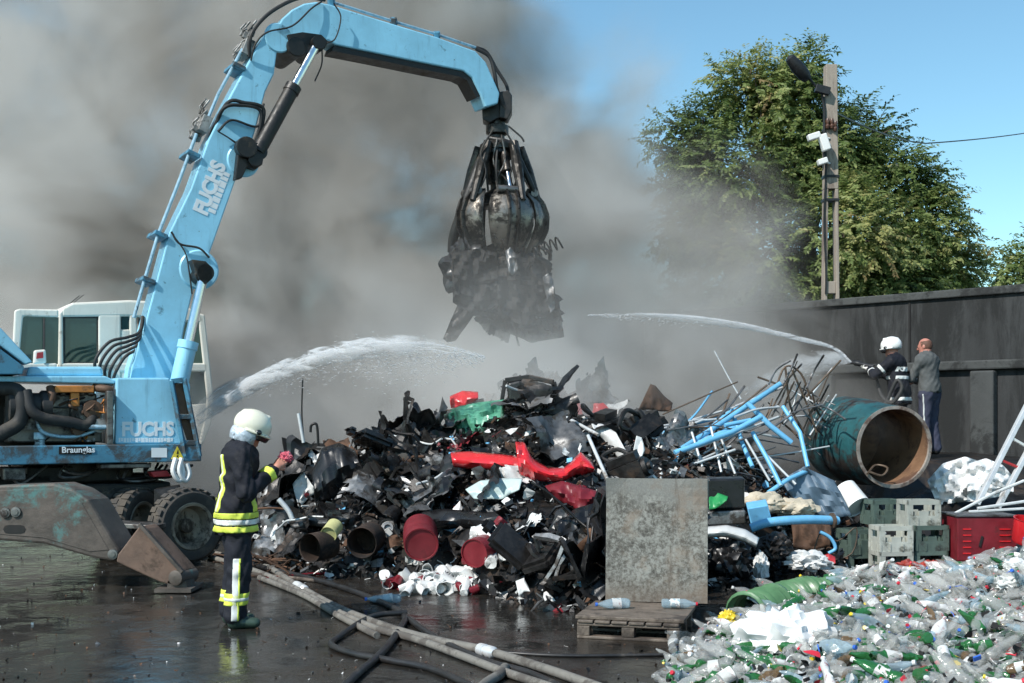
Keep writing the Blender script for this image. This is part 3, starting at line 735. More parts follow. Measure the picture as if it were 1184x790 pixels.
# pipe run on the back face
def off(px, py, v, o):
    return EP(px, py, v) - sd_ * o
runp = [(163, 350), (186, 292), (196, 262), (221, 204), (241, 155)]
for k in range(5):
    v = BV0 + .03 + k * .08
    mb = MB(); mb.tube([off(x, y, v, .13) for x, y in [(166, 372), (178, 330), (194, 276), (219, 212), (238, 160)]], .021, 8); mb.build('hydraulic_pipe', M_PIPE, bm_, smooth=True)
for k in range(4):
    v = BV0 + .06 + k * .08
    mb = MB(); mb.tube([off(x, y, v, .12) for x, y in [(247, 150), (262, 114), (290, 62)]], .021, 8); mb.build('hydraulic_pipe', M_PIPE, bm_, smooth=True)
for x, y in ((178, 330), (192, 278), (229, 186), (281, 86)):
    c = off(x, y, (BV0 + BV1) / 2, .12); Mx = Matrix((EV, sd_, up_)).transposed()
    mb = MB(); mb.box(c, (.44, .17, .06), Mx); mb.build('pipe_clamp', M_BLUE2, bm_, bevel=.01)
rnd = random.Random(3)
for x, y in ((242, 150), (291, 62)):
    mb = MB(); Mx = Matrix((EV, sd_, up_)).transposed()
    c = off(x, y, BV0 + .19, .10)
    mb.box(c, (.34, .12, .22), Mx)
    for k in range(12):
        q = c + EV * rnd.uniform(-.16, .16) + up_ * rnd.uniform(-.2, .25) - sd_ * rnd.uniform(-.02, .09); mb.box(q, (.06, .06, .07), Mx)
        mb.tube([q, q - sd_ * .05 + up_ * .05, q - sd_ * .01 + up_ * rnd.uniform(.1, .2)], .015, 6)
    mb.build('valve_block', M_ENGG, bm_, bevel=.008)
def bhose(pts, r=.024, m=M_RUBBER, par=None):
    mb = MB(); mb.tube(bez([EP(x, y, v) for x, y, v in pts], 36), r, 8); return mb.build('hydraulic_hose', m, par or bm_, smooth=True)
bhose([(240, 165, .9), (262, 120, .68), (283, 119, .66), (303, 124, .68), (304, 140, .7), (296, 172, .72), (290, 180, .72)])
bhose([(244, 160, .95), (258, 126, .68), (280, 122, .66), (300, 127, .68), (301, 145, .7), (294, 165, .72)])
bhose([(252, 152, .7), (268, 139, .69), (298, 146, .70), (305, 120, .7)], .016)
bhose([(252, 152, .7), (265, 160, .70), (280, 172, .70)], .010); bhose([(262, 158, .7), (275, 166, .70), (283, 168, .70)], .010)
bhose([(198, 268, .7), (208, 282, .70), (230, 287, .70), (242, 298, .71)], .014); bhose([(200, 272, .7), (214, 292, .70), (219, 316, .70), (222, 340, .71)], .010)
for k in range(5):
    v = .8 + .1 * k
    bhose([(288, 66, v), (290, 42, v - .05), (306, 20, v - .06), (330, 4, v), (352, -3, v), (376, 0, v)], .026)
bhose([(290, 70, .75), (296, 50, .68), (310, 37, .67), (338, 30, .66), (360, 10, .68), (372, 2, .72)], .012)
bhose([(386, 4, .66), (394, 20, .67), (388, 44, .67), (378, 50, .68)], .010)
bhose([(372, 52, .8), (372, 74, .78), (364, 94, .8)], .010)
for k in range(5):
    v = .72 + .08 * k
    bhose([(165 + k, 366 + k, v), (161, 384 + k * 4, v - .12), (148, 390 + k * 5, v - .2), (126 + k * 4, 396 + k * 5, v - .2), (110 + k * 6, 418 + k * 3, v - .2), (114 + k * 4, 442, v - .1)], .020)
# boom cylinders
def cyl(p0, p1, frac, rb, rrod, parent, mbar=M_BLUE, v=.4):
    mb = MB(); d = p1 - p0; q = p0 + d * frac; dn = d.normalized()
    mb.tube([p0, q - dn * .1, q - dn * .1, q], [rb, rb, rb * 1.12, rb * 1.12], 20); mb.lathe([(0, -.07), (rb * 1.15, -.07), (rb * 1.15, .07), (0, .07)], p0, EV, 20)
    c = mb.build('hydraulic_cylinder', mbar, parent, smooth=35)
    mb = MB(); mb.tube([q, p1], rrod, 14); mb.build('rod', M_CHROME, c, smooth=35)
    mb = MB(); mb.lathe([(0, -.08), (rb * .95, -.08), (rb * .95, .08), (0, .08)], p1, EV, 18); mb.build('rod_eye', M_GREASE, c, smooth=35)
for v in (.52, 1.42): cyl(EP(206, 448, v), EP(236, 316, v), .40, .115, .062, mh)
mb = MB(); mb.lathe([(0, 0), (.10, 0), (.10, 1.1), (0, 1.1)], EP(235, 318, .48), EV, 18); mb.prism([EP(x, y, .44) for x, y in [(222, 300), (238, 302), (246, 310), (246, 322), (238, 329), (230, 322)]], EV * .2); mb.build('cylinder_bracket', M_GREASE, bm_, bevel=.01)
# stick
st = [(318, 36), (326, 22), (338, 11), (352, 4), (366, 2), (382, 5), (456, 28), (506, 43), (550, 59), (562, 72), (578, 108), (576, 120), (562, 124), (556, 110), (546, 90), (536, 82), (480, 71), (432, 61), (388, 52), (380, 47), (352, 51), (332, 48)]
SV0, SV1 = .74, 1.10
mb = MB(); eprism(mb, st, SV0, SV1); stick = mb.build('stick', M_BLUE, mh, bevel=.02)
mb = MB(); mb.prism([EP(x, y, SV0 + .03) - V((0, 0, .012)) for x, y in [(386, 52), (432, 61.5), (480, 71.5), (536, 82.5), (546, 90), (556, 110), (551, 112), (540, 92), (532, 88), (478, 77), (430, 67), (384, 58)]], EV * .30); mb.build('stick_underside_shade', M_GREASE, stick)  # dark sheet, underside shade of the stick put into its colour
mb = MB()
for v in (SV0 - .03, SV1 - .05):
    mb.prism([EP(x, y, v) for x, y in [(332, 40), (350, 37), (372, 40), (380, 48), (376, 56), (362, 58), (348, 66), (338, 60)]], EV * .08)
mb.lathe([(0, 0), (.13, 0), (.13, .7), (0, .7)], EP(343, 54, SV0 - .05), EV, 20); mb.lathe([(0, 0), (.09, 0), (.09, .7), (0, .7)], EP(368, 52, SV0 - .05), EV, 20)
mb.build('stick_pivot', M_GREASE, stick, bevel=.012)
for k in range(3):
    v = SV0 + .1 + .16 * k
    mb = MB(); mb.tube([EP(x, y - 3, v) for x, y in [(386, 6), (456, 28), (506, 43), (550, 58)]], .02, 8); mb.build('hydraulic_pipe', M_PIPE, stick, smooth=True)
for x, y in ((455, 25), (505, 41), (383, 3)):
    mb = MB(); mb.box(EP(x, y, 1.0), (.1, .1, .1)); mb.bar(EP(x, y, SV0 + .02), EP(x, y, SV1 - .05), .07, .09); mb.build('pipe_clamp', M_BLUE2, stick, bevel=.01)
bhose([(550, 56, .85), (566, 66, .8), (572, 86, .78), (575, 104, .8), (585, 128, .8)], .03, par=stick); bhose([(546, 54, 1.0), (562, 60, 1.0), (574, 80, 1.0), (586, 100, .95), (588, 118, .9)], .026, par=stick)
for v in (SV0 - .03, SV1 + .03): cyl(EP(298, 176, v - .05), EP(367, 50, v - .02), .60, .098, .055, mh, M_GREASE)
mb = MB()
mb.prism([EP(x, y, SV0 - .12) for x, y in [(276, 170), (288, 174), (302, 172), (304, 190), (296, 196), (286, 193), (280, 206), (272, 208)]], EV * .12)
mb.lathe([(0, 0), (.1, 0), (.1, .95), (0, .95)], EP(296, 184, SV0 - .18), EV, 20); mb.lathe([(.0, 0), (.14, 0), (.14, .14), (0, .14)], EP(286, 170, SV0 - .2), EV, 20)
mb.build('cylinder_bracket', M_GREASE, bm_, bevel=.012)
# things under the deck
mb = MB()
for k in range(2):
    x0 = 203 + k * 7; mb.tube(bez([EP(x0, 530, -.04), EP(x0 - 3, 545, -.08), EP(x0 + 4, 556, -.07), EP(x0 + 9, 548, -.05), EP(x0 + 6, 536, -.04)], 20), .03, 8)
mb.build('coiled_strap', M_WHITE, mh, smooth=True)
mb = MB(); mb.prism([EP(x, y, .1) for x, y in [(174, 546), (193, 544), (198, 551), (178, 552)]], EV * .3); mb.build('tail_lamp', M_REDP, mh, bevel=.01)
mb = MB(); mb.prism([EP(x, y, .05) for x, y in [(117, 537), (175, 536), (175, 541), (117, 542)]], EV * .3); mb.build('under_tray', M_STEEL, mh, bevel=.01)
for k in range(10):
    x = rnd.uniform(-10, 190); y = rnd.uniform(540, 556); mb = MB(); mb.tube(bez([EP(x, 536, .4), EP(x + rnd.uniform(-10, 10), y, .3), EP(x + rnd.uniform(10, 36), y + rnd.uniform(-4, 6), .35), EP(x + rnd.uniform(30, 50), 538, .5)], 16), .018, 6); mb.build('hanging_hose', rnd.choice([M_RUBBER, M_STEEL, M_GREASE]), mh, smooth=True)
mb = MB(); ebox(mb, 4, 541, 30, 556, .1, .5); mb.build('battery_box', M_STEEL, mh, bevel=.02)
mb = MB(); ebox(mb, -20, 548, 60, 566, .6, 1.0); ebox(mb, 60, 548, 180, 562, .7, 1.2); mb.build('under_frame', M_GREASE, mh, bevel=.02)

# ------------------------------------------------------------------ grab hanging from the stick
GC = EP(577, 120, 1.0); GY = GC.y
def GP(px, py, dy=0): return P(px, py, GY + dy)
gs = GY / F
M_GRAB = mat('oily_grab_steel', (.06, .054, .048), .36, .7, .5, 6, dirt=(.02, .018, .016), dirt_amt=.5, dirt_scale=3, bump=.25, bscale=10, objrand=.15)
M_SHELL = mat('worn_shell_steel', (.24, .215, .185), .34, .8, .4, 4, dirt=(.022, .02, .018), dirt_amt=.50, dirt_scale=3.0, bump=.5, bscale=6, objrand=.1)
gb = thing('orange_peel_grab', GP(578, 300), 'oily black orange peel grab with rounded shells hanging from the blue boom', 'grab')
mb = MB()
ctr = GP(578, 160); ax = V((0, 0, -1))
mb.prism([GP(x, y, -.16) for x, y in [(556, 104), (572, 100), (578, 112), (578, 136), (566, 142), (558, 138)]], V((0, .32, 0)))
mb.prism([GP(x, y, -.2) for x, y in [(578, 106), (588, 104), (592, 110), (592, 128), (587, 138), (577, 136)]], V((0, .3, 0)))
mb.build('link_head', M_GREASE, gb, bevel=.015)
mb = MB(); mb.lathe([(0, 0), (.10, 0), (.12, .06), (.12, .16), (.17, .18), (.17, .30), (.11, .33), (.11, .42), (.26, .47), (.28, .62), (.16, .72), (.14, 1.05), (.0, 1.06)], GP(575, 132), ax, 24); mb.build('rotator', M_GRAB, gb, smooth=35)
bhose([(589, 108, .7), (594, 120, .7), (590, 140, .72), (598, 158, .74), (600, 166, .76)], .022, par=None).parent = gb
HT = GP(578, 172); hub = V((HT.x, HT.y, HT.z))
ztop, zmid, ztip = GP(0, 172).z, GP(0, 240).z, GP(0, 304).z
rtop, rmid = .20, .62
mb = MB(); mb.lathe([(.0, 0), (.26, 0), (.30, .05), (.30, .12), (.14, .2), (.14, .7), (.34, .82), (.36, .95), (0, .98)], V((hub.x, hub.y, ztop + .08)), ax, 20); mb.build('grab_body', M_GRAB, gb, smooth=35)
for k in range(5):
    a = 2 * PI * k / 5 + R(-72)
    dr_ = V((math.cos(a), math.sin(a), 0)); tg = V((-math.sin(a), math.cos(a), 0))
    # curved shell
    prof = [(.34, zmid + .24), (.47, zmid + .18), (.59, zmid + .04), (.655, zmid - .14), (.645, zmid - .34), (.55, zmid - .54), (.44, zmid - .70), (.30, zmid - .86)]
    wid = [.10, .22, .32, .37, .36, .29, .19, .04]
    mb = MB(); cc = V((hub.x, hub.y, 0)); nP = len(prof)
    vs = []
    for (rr_, zz), ww in zip(prof, wid):
        for j in range(9):
            f = (j / 8 - .5) * 2; an = f * ww / max(rr_, .3) * 1.0
            vs.append(cc + (dr_ * math.cos(an) + tg * math.sin(an)) * (rr_ + .035 * (1 - f * f) + .02 * noise.noise(V((an * 5, zz * 5, k * 7)))) + V((0, 0, zz)))
    fs = [(i * 9 + j, i * 9 + j + 1, (i + 1) * 9 + j + 1, (i + 1) * 9 + j) for i in range(nP - 1) for j in range(8)]
    mb.add(vs, fs); sh = mb.build('shell', M_SHELL, gb, smooth=50)
    md = sh.modifiers.new('thickness', 'SOLIDIFY'); md.thickness = .035; md.offset = -1
    mb = MB()
    for sg in (-1, 1):
        pts = [cc + dr_ * (rr_ + .055) + tg * (sg * .07) + V((0, 0, zz)) for rr_, zz in prof]
        for p_, q_ in zip(pts[:-1], pts[1:]): mb.bar(p_, q_, .035, .07, dr_)
    mb.build('shell_rib', M_GRAB, sh, bevel=.005)
    # cylinder above each shell
    p0 = cc + dr_ * .17 + V((0, 0, ztop - .02)); p1 = cc + dr_ * .52 + V((0, 0, zmid + .18))
    mb = MB(); d = p1 - p0; mb.tube([p0, p0 + d * .55], .062, 14); mb.tube([p0 + d * .52, p0 + d * .58], .072, 14); c_ = mb.build('hydraulic_cylinder', M_GRAB, gb, smooth=35)
    mb = MB(); mb.tube([p0 + d * .58, p1], .036, 12); mb.build('rod', M_CHROME, c_, smooth=35)
    p2 = cc + dr_ * .30 + tg * .10 + V((0, 0, ztop - .05)); 
    for sg in (-1, 1):
        mb = MB(); mb.tube(bez([cc + dr_ * .22 + tg * .10 * sg + V((0, 0, ztop + .03)), cc + dr_ * .36 + tg * .17 * sg + V((0, 0, ztop - .35)), cc + dr_ * .30 + tg * .12 * sg + V((0, 0, zmid + .2))], 14), .018, 6); mb.build('hydraulic_hose', M_RUBBER, gb, smooth=True)
    # outer link arm
    q0, q1 = cc + dr_ * .30 + tg * .12 + V((0, 0, ztop + .04)), cc + dr_ * .60 + tg * .16 + V((0, 0, zmid + .02))
    mb = MB(); mb.tube([q0, q0.lerp(q1, .4), q1], [.07, .085, .05], 10); mb.build('guard_arm', M_GRAB, gb, smooth=35)
    mb = MB(); mb.lathe([(0, -.2), (.055, -.2), (.055, .2), (0, .2)], cc + dr_ * .52 + V((0, 0, zmid + .18)), tg, 14); mb.build('pivot_pin', M_STEEL, gb, smooth=35)
mb = MB()
mb.tube(bez([GP(566, 170, -.16), GP(556, 190, -.2), GP(540, 232, -.26), GP(526, 268, -.2), GP(521, 292, -.1)], 16), [.055, .07, .085, .095, .10, .10, .10, .10, .095, .09, .085, .08, .08, .075, .07, .06, .05][:17], 9); mb.build('guard_arm', M_GREASE, gb, smooth=45)
mb = MB(); mb.tube(bez([GP(566, 160, -.1), GP(590, 168, -.2), GP(610, 205, -.2), GP(622, 234, -.12)], 16), .045, 9); mb.build('guard_arm', M_GREASE, gb, smooth=45)
for k, pts in enumerate(([(570, 150), (556, 176), (562, 200), (550, 228)], [(584, 150), (596, 176), (590, 206), (604, 232)], [(580, 156), (584, 186), (574, 210), (582, 238)], [(575, 160), (571, 190), (588, 214), (570, 240)], [(588, 146), (602, 158), (606, 164)])):
    mb = MB(); mb.tube(bez([GP(x, y, -.42 + .04 * k) for x, y in pts], 16), .014, 7); mb.build('hydraulic_hose', M_STEEL if k in (2, 3) else M_RUBBER, gb, smooth=True)
# ------------------------------------------------------------------ scrap heap
YF = [(-3.2, 14.4), (-2.9, 14.0), (-1.8, 13.0), (-1.0, 12.75), (-.3, 11.9), (.3, 10.9), (.85, 10.75), (1.4, 11.2), (2.5, 12.9), (3.4, 13.8), (4.1, 14.3), (5.1, 14.9), (7, 15.4)]
RA = [(-3.5, .5), (-2.9, 1.0), (-2.1, 1.2), (-1.4, 1.30), (-.8, 1.58), (0, 1.82), (.6, 1.68), (1.1, 1.56), (1.9, 1.52), (2.8, 1.2), (3.6, .85), (4.4, .7), (5.5, .9), (7, .9)]
def HZ(x, y):
    yf = pl(x, YF)
    if y < yf: return -1.0
    t = min(1, (y - yf) / max(1.2, 15.3 - yf))
    z = pl(x, RA) * (1 - (1 - t) ** 1.7)
    z *= sstep(-3.6, -2.6, x)
    if y > 15.3: z *= lerp(1, .75, sstep(15.3, 17, y))
    z += .70 * math.exp(-((x - .9) / 1.5) ** 2 - ((y - 17.7) / 1.1) ** 2)
    # ledge of earth the hose crew stands on
    z = max(z, 1.16 * sstep(4.3, 5.2, x) * sstep(16.1, 17.1, y))
    n = noise.noise(V((x * 1.3, y * 1.3, 2.2))) * .16 + noise.noise(V((x * 3.4, y * 3.4, 5.2))) * .07
    k = sstep(0, .7, y - yf) * (1 - .85 * sstep(4.6, 5.2, x) * sstep(16.4, 17.2, y))
    return max(.0, z + n * k)
def hit(px, py, up=0.0):
    """point of the heap's surface seen in this direction"""
    Y = 8.5
    while Y < 22:
        q = P(px, py, Y)
        if q.z < max(0, HZ(q.x, q.y)) + up: return q
        Y += .04
    return P(px, py, 16)
M_BLK = mat('black_plastic', (.014, .014, .015), .32, 0, .4, 6, dirt=(.05, .045, .04), dirt_amt=.3, bump=.1, objrand=.4)
M_BLKM = mat('burnt_metal', (.028, .026, .025), .42, .5, .5, 6, dirt=(.06, .04, .028), dirt_amt=.4, bump=.2, objrand=.4)
M_GREYM = mat('grey_scrap_metal', (.20, .20, .20), .4, .6, .4, 6, dirt=(.05, .042, .035), dirt_amt=.5, bump=.15, objrand=.4)
M_WHTP = mat('dirty_white_panel', (.68, .68, .66), .5, 0, .12, 5, dirt=(.22, .20, .17), dirt_amt=.35, bump=.1, objrand=.12)
M_RUST = mat('rust_brown', (.115, .060, .035), .8, .2, .4, 7, dirt=(.045, .03, .022), dirt_amt=.5, bump=.3, objrand=.35)
M_REDC = mat('red_car_paint', (.62, .022, .028), .25, 0, .12, 4, dirt=(.14, .012, .012), dirt_amt=.32, objrand=0, coat=.5)
M_DRED = mat('dark_red_paint', (.17, .013, .020), .42, 0, .25, 5, dirt=(.06, .012, .012), dirt_amt=.35, objrand=.1)
M_GRNC = mat('sea_green_paint', (.10, .34, .22), .35, 0, .2, 4, dirt=(.04, .07, .05), dirt_amt=.45, objrand=0, coat=.2)
M_BLUF = mat('light_blue_tube', (.16, .46, .72), .4, 0, .15, 6, dirt=(.30, .32, .33), dirt_amt=.28, dirt_scale=6, objrand=.1)
M_PALET = mat('pale_tube', (.58, .60, .60), .45, .2, .12, 7, dirt=(.2, .17, .14), dirt_amt=.38, objrand=.15)
M_WIRE = mat('brown_wire', (.12, .085, .06), .6, .4, .3, 8, objrand=.2)
M_BEIGE = mat('beige_sackcloth', (.52, .45, .34), .85, 0, .2, 5, dirt=(.22, .17, .12), dirt_amt=.4, bump=.3, objrand=0)
M_TEAL = mat('teal_tank_paint', (.016, .092, .102), .5, 0, .4, 2.2, dirt=(.03, .022, .018), dirt_amt=.52, dirt_scale=2.0, bump=.12, objrand=0)
M_TANKIN = mat('tan_rusty_inside', (.20, .11, .06), .75, 0, .3, 3.5, dirt=(.10, .05, .03), dirt_amt=.5, bump=.2, objrand=0)
M_RIMT = mat('scraped_rim', (.36, .31, .27), .55, .3, .3, 9, dirt=(.14, .09, .07), dirt_amt=.45, objrand=0)
M_CRATE = mat('grey_crate_plastic', (.42, .43, .38), .5, 0, .15, 4, dirt=(.10, .10, .08), dirt_amt=.4, objrand=.12)
M_CRATEG = mat('green_crate_plastic', (.09, .13, .11), .5, 0, .2, 4, dirt=(.04, .045, .04), dirt_amt=.4, objrand=.15)
M_WOOD = mat('wet_grey_wood', (.145, .115, .09), .6, 0, .35, 9, dirt=(.05, .038, .03), dirt_amt=.5, bump=.4, bscale=20, objrand=.15)
M_FOIL = mat('crinkled_pale_sheet', (.78, .78, .77), .35, 0, .08, 5, dirt=(.4, .39, .37), dirt_amt=.3, objrand=.05)
M_ALU = mat('white_aluminium', (.74, .74, .73), .35, .35, .06, 6, dirt=(.35, .33, .3), dirt_amt=.3, objrand=0)

# base of the heap and the nameless small debris
mb = MB()
nx, ny = 110, 100
mb.grid(lambda u, v: V((-3.8 + 11.6 * u, 10.4 + 12 * v, HZ(-3.8 + 11.6 * u, 10.4 + 12 * v) - .05)), nx, ny)
mb.f = [f for f in mb.f if max(mb.v[i][2] for i in f) > -.04]; mb.m = [0] * len(mb.f)
hb = mb.build('scrap_heap_base', M_BLKM, fix=True); tag(hb, 'dark mass of burnt scrap under the loose pieces', kind='stuff')
rnd = random.Random(21)
mb = MB()
mats_ = [M_BLK, M_BLKM, M_GREYM, M_WHTP, M_RUST, M_BLUF, M_DRED]
def shard(mb, c, s, rnd):
    q = Matrix.Rotation(rnd.uniform(0, 2 * PI), 3, 'Z') @ Matrix.Rotation(rnd.uniform(-1.2, 1.2), 3, 'X') @ Matrix.Rotation(rnd.uniform(-1, 1), 3, 'Y')
    k = rnd.random()
    if k < .5:
        a, b = s * rnd.uniform(.6, 1.2), s * rnd.uniform(.25, .7); z = s * rnd.uniform(-.4, .4); z2 = s * rnd.uniform(-.3, .3)
        vs = [V((-a, -b, 0)), V((-a * rnd.uniform(.6, 1), b, z2)), V((0, -b * rnd.uniform(.5, 1.2), z)), V((0, b, z * .6)), V((a, -b * rnd.uniform(.3, 1), z2)), V((a * rnd.uniform(.5, 1), b * rnd.uniform(.2, 1), -z2))]
        mb.add([c + q @ v for v in vs], [(0, 2, 3, 1), (2, 4, 5, 3)])
    elif k < .72:
        d = q @ V((s * rnd.uniform(1.2, 2.6), 0, 0)); b = V((0, 0, s * rnd.uniform(-.2, .5)))
        mb.tube([c - d * .5, c + b, c + d * .5], s * rnd.uniform(.05, .14), 5)
    else:
        mb.box(c, (s * rnd.uniform(.4, 1.1), s * rnd.uniform(.3, .8), s * rnd.uniform(.15, .5)), q)
cnt = 0
while cnt < 10500:
    x, y = rnd.uniform(-3.3, 4.6), rnd.uniform(10.6, 19.5)
    if y > 16.5 and rnd.random() < .6: continue
    yf = pl(x, YF)
    if y < yf - .25 + rnd.random() * .2: continue
    z = max(0, HZ(x, y)); s = .022 + .12 * rnd.random() ** 2.6
    mb.cur = rnd.choices(range(7), [30, 24, 22, 9, 8, 1.2, 1.6])[0]
    shard(mb, V((x, y, z + rnd.uniform(-.02, .07))), s, rnd); cnt += 1
db = mb.build('scrap_debris', mats_, fix=False); tag(db, 'countless small shards, strips and bits of scrap covering the heap', kind='stuff')

# crumpled sheet pieces, as individuals
def crumple(seed, w, h, amp, curve, fold):
    mb = MB(); n = 13
    def fn(u, v):
        x, y = (u - .5) * w, (v - .5) * h
        s = V((seed * 3.1, 0, 0))
        z = curve * (x * x) / (w * w) * 4 * .25 * w + amp * (abs(noise.noise(V((x * 2.1, y * 2.1, seed))) ) * 1.4 + .5 * abs(noise.noise(V((x * 5, y * 5, seed + 4)))) + .22 * noise.noise(V((x * 11, y * 11, seed + 9))))
        z += fold * max(0, y + .1 * h + .3 * x) 
        ex = 1 + .22 * noise.noise(V((u * 3, v * 3, seed + 20)))
        return V((x * ex + .1 * amp * noise.noise(s + V((y * 4, 1, 0))), y * ex, z))
    mb.grid(fn, n, n)
    # torn outline
    rr = random.Random(seed)
    keep = []
    for f in mb.f:
        c = sum((V(mb.v[i]) for i in f), V()) / 4
        e = max(abs(c.x) / w, abs(c.y) / h) * 2
        if e + .35 * noise.noise(V((c.x * 4 / w, c.y * 4 / h, seed + 31))) < .96: keep.append(f)
    mb.f = keep; mb.m = [0] * len(keep)
    return mb.mesh('crumpled_panel', M_BLK, smooth=28, fix=False)
SHEETS = [crumple(k, rnd.uniform(.55, .95), rnd.uniform(.3, .6), rnd.uniform(.12, .3), rnd.uniform(-.5, .7), rnd.choice([0, .5, -.6, .9])) for k in range(16)]
def placed(name, me, m, loc, rot, s, label, cat, group=None):
    o = bpy.data.objects.new(name, me); COL.objects.link(o)
    if m is not None:
        o.material_slots[0].link = 'OBJECT'; o.material_slots[0].material = m
    o.location = loc; o.rotation_euler = rot; o.scale = (s, s, s) if not isinstance(s, tuple) else s
    WM[o.name] = Matrix.Identity(4)
    return tag(o, label, cat, group)
def slope_rot(x, y, tilt=.5):
    e = .25; gx = (max(0, HZ(x + e, y)) - max(0, HZ(x - e, y))) / (2 * e); gy = (max(0, HZ(x, y + e)) - max(0, HZ(x, y - e))) / (2 * e)
    nrm = V((-gx, -gy, 1)).normalized() + V((rnd.gauss(0, tilt), rnd.gauss(-.15, tilt), 0)); q = nrm.to_track_quat('Z', 'Y')
    from mathutils import Euler
    return (q.to_matrix() @ Matrix.Rotation(rnd.uniform(0, 2 * PI), 3, 'Z')).to_euler()
KINDS_ = [('crumpled_scrap', M_BLK, 'crumpled glossy black plastic panel lying in the scrap heap', 'black panels in the scrap heap', 64),
          ('burnt_scrap', M_BLKM, 'burnt dark metal sheet crushed into the scrap heap', 'burnt sheets in the scrap heap', 40),
          ('metal_sheet', M_GREYM, 'torn grey metal sheet sticking out of the scrap heap', 'grey sheets in the scrap heap', 60),
          ('white_scrap', M_WHTP, 'small dirty white panel piece among the black scrap', 'white panel pieces in the scrap heap', 34),
          ('rusty_sheet', M_RUST, 'bent rusty brown sheet in the scrap heap', 'rusty sheets in the scrap heap', 14),
          ('red_scrap', M_DRED, 'dark red painted metal scrap in the heap', 'dark red scraps in the heap', 7)]
KEEP = [(515, 505, 700, 600), (505, 455, 590, 515), (640, 478, 750, 555), (440, 605, 580, 685), (755, 440, 935, 570), (815, 550, 990, 660), (355, 510, 425, 590), (925, 440, 1100, 700)]
def heap_xy(x0=-3.0, x1=4.0):
    while True:
        x, y = rnd.uniform(x0, x1), rnd.uniform(10.8, 17.5)
        if y < pl(x, YF) + .15 or (x > 2.6 and rnd.random() < .5): continue
        z = max(0, HZ(x, y)) + .1; px, py = CX + x / y * F, HY - (z - CH) / y * F
        if any(a - 8 < px < c + 8 and b - 8 < py < d + 14 for a, b, c, d in KEEP) and rnd.random() < .93: continue
        return x, y
for nm, m_, lab, grp, n in KINDS_:
    for _ in range(n):
        x, y = heap_xy(); s = rnd.uniform(.4, 1.0) * (.55 if m_ in (M_WHTP, M_DRED) else 1)
        placed(nm, rnd.choice(SHEETS), m_, (x, y, max(0, HZ(x, y)) + rnd.uniform(.0, .14)), slope_rot(x, y, .45), s, lab, 'scrap panel', grp)
# bent tubes and rods
def bent(seed, L, r):
    rr = random.Random(seed); pts = [V((-L / 2, 0, 0))]; d = V((1, 0, 0))
    for i in range(5):
        d = (d + V((0, rr.gauss(0, .28), rr.gauss(0, .28)))).normalized(); pts.append(pts[-1] + d * L / 5)
    mb = MB(); mb.tube(bez(pts, 20), r, 7); return mb.mesh('bent_rod', M_BLK, smooth=60)
RODS = [bent(k, rnd.uniform(.4, 1.1), rnd.choice([.008, .012, .016, .022])) for k in range(10)]
for nm, m_, lab, grp, n in [('bent_tube', M_BLKM, 'bent dark metal tube poking out of the scrap heap', 'dark tubes in the scrap heap', 24), ('bent_rod', M_PALET, 'pale bent metal rod lying across the scrap heap', 'pale rods in the scrap heap', 14), ('rusty_pipe', M_RUST, 'rusty brown pipe bent among the scrap', 'rusty pipes in the scrap heap', 12)]:
    for _ in range(n):
        x, y = heap_xy()
        placed(nm, rnd.choice(RODS), m_, (x, y, max(0, HZ(x, y)) + rnd.uniform(.03, .16)), (rnd.uniform(-.5, .5), rnd.uniform(-.6, .6), rnd.uniform(0, PI)), rnd.uniform(.6, 1.1), lab, 'scrap pipe', grp)
# larger recognisable car parts
def warped(mb, seed, amp, fr=2.4):
    mb.v = [tuple(V(v) + V((noise.noise(V(v) * fr + V((seed, 0, 0))), noise.noise(V(v) * fr + V((0, seed, 5))), noise.noise(V(v) * fr + V((3, 0, seed))))) * amp) for v in mb.v]; return mb
def subdiv(me, cuts, seed, amp, fr=2.4):
    bm = bmesh.new(); bm.from_mesh(me); bmesh.ops.triangulate(bm, faces=bm.faces); bmesh.ops.subdivide_edges(bm, edges=bm.edges, cuts=cuts, use_grid_fill=True)
    for v in bm.verts: v.co += V((noise.noise(v.co * fr + V((seed, 0, 0))), noise.noise(v.co * fr + V((0, seed, 5))), noise.noise(v.co * fr + V((3, 0, seed))))) * amp
    bm.to_mesh(me); bm.free(); smooth_by_angle(me, 30); return me
def door_mesh(seed):
    mb = MB()
    outer = [(-.52, 0), (.50, 0), (.56, .18), (.54, .60), (.42, .62), (.20, 1.0), (-.40, 1.02), (-.54, .60), (-.56, .2)]
    mb.prism([V((x, -.03, z)) for x, z in [(-.52, 0), (.50, 0), (.56, .18), (.54, .60), (-.54, .60), (-.56, .2)]], V((0, .07, 0)))
    for a, b in (((.50, .60), (.20, 1.0)), ((.20, 1.0), (-.40, 1.02)), ((-.40, 1.02), (-.52, .60)), ((-.12, .6), (-.1, 1.0))): mb.bar(V((a[0], 0, a[1])), V((b[0], 0, b[1])), .05, .05, V((0, 1, 0)))
    mb.box((-.38, -.045, .48), (.16, .03, .04)); mb.box((.0, -.036, .28), (.95, .012, .05))
    return subdiv(mb.mesh('car_door', M_BLK), 2, seed, .16)
def bumper_mesh(seed):
    mb = MB()
    def fn(u, v):
        x = (u - .5) * 1.5; a = PI * (v * 1.1 - .05)
        return V((x, -.10 * math.sin(a) - .25 * (x * x) * .6, .13 * math.cos(a))) + V((0, .06 * noise.noise(V((x * 3, v, seed))), .10 * noise.noise(V((x * 2, 1, seed + 4)))))
    mb.grid(fn, 30, 9); mb.box((0, -.07, .02), (.5, .05, .10)); mb.box((-.5, -.08, -.04), (.22, .05, .06)); mb.box((.5, -.08, -.04), (.22, .05, .06))
    return mb.mesh('car_bumper', M_BLK, smooth=35, fix=False)
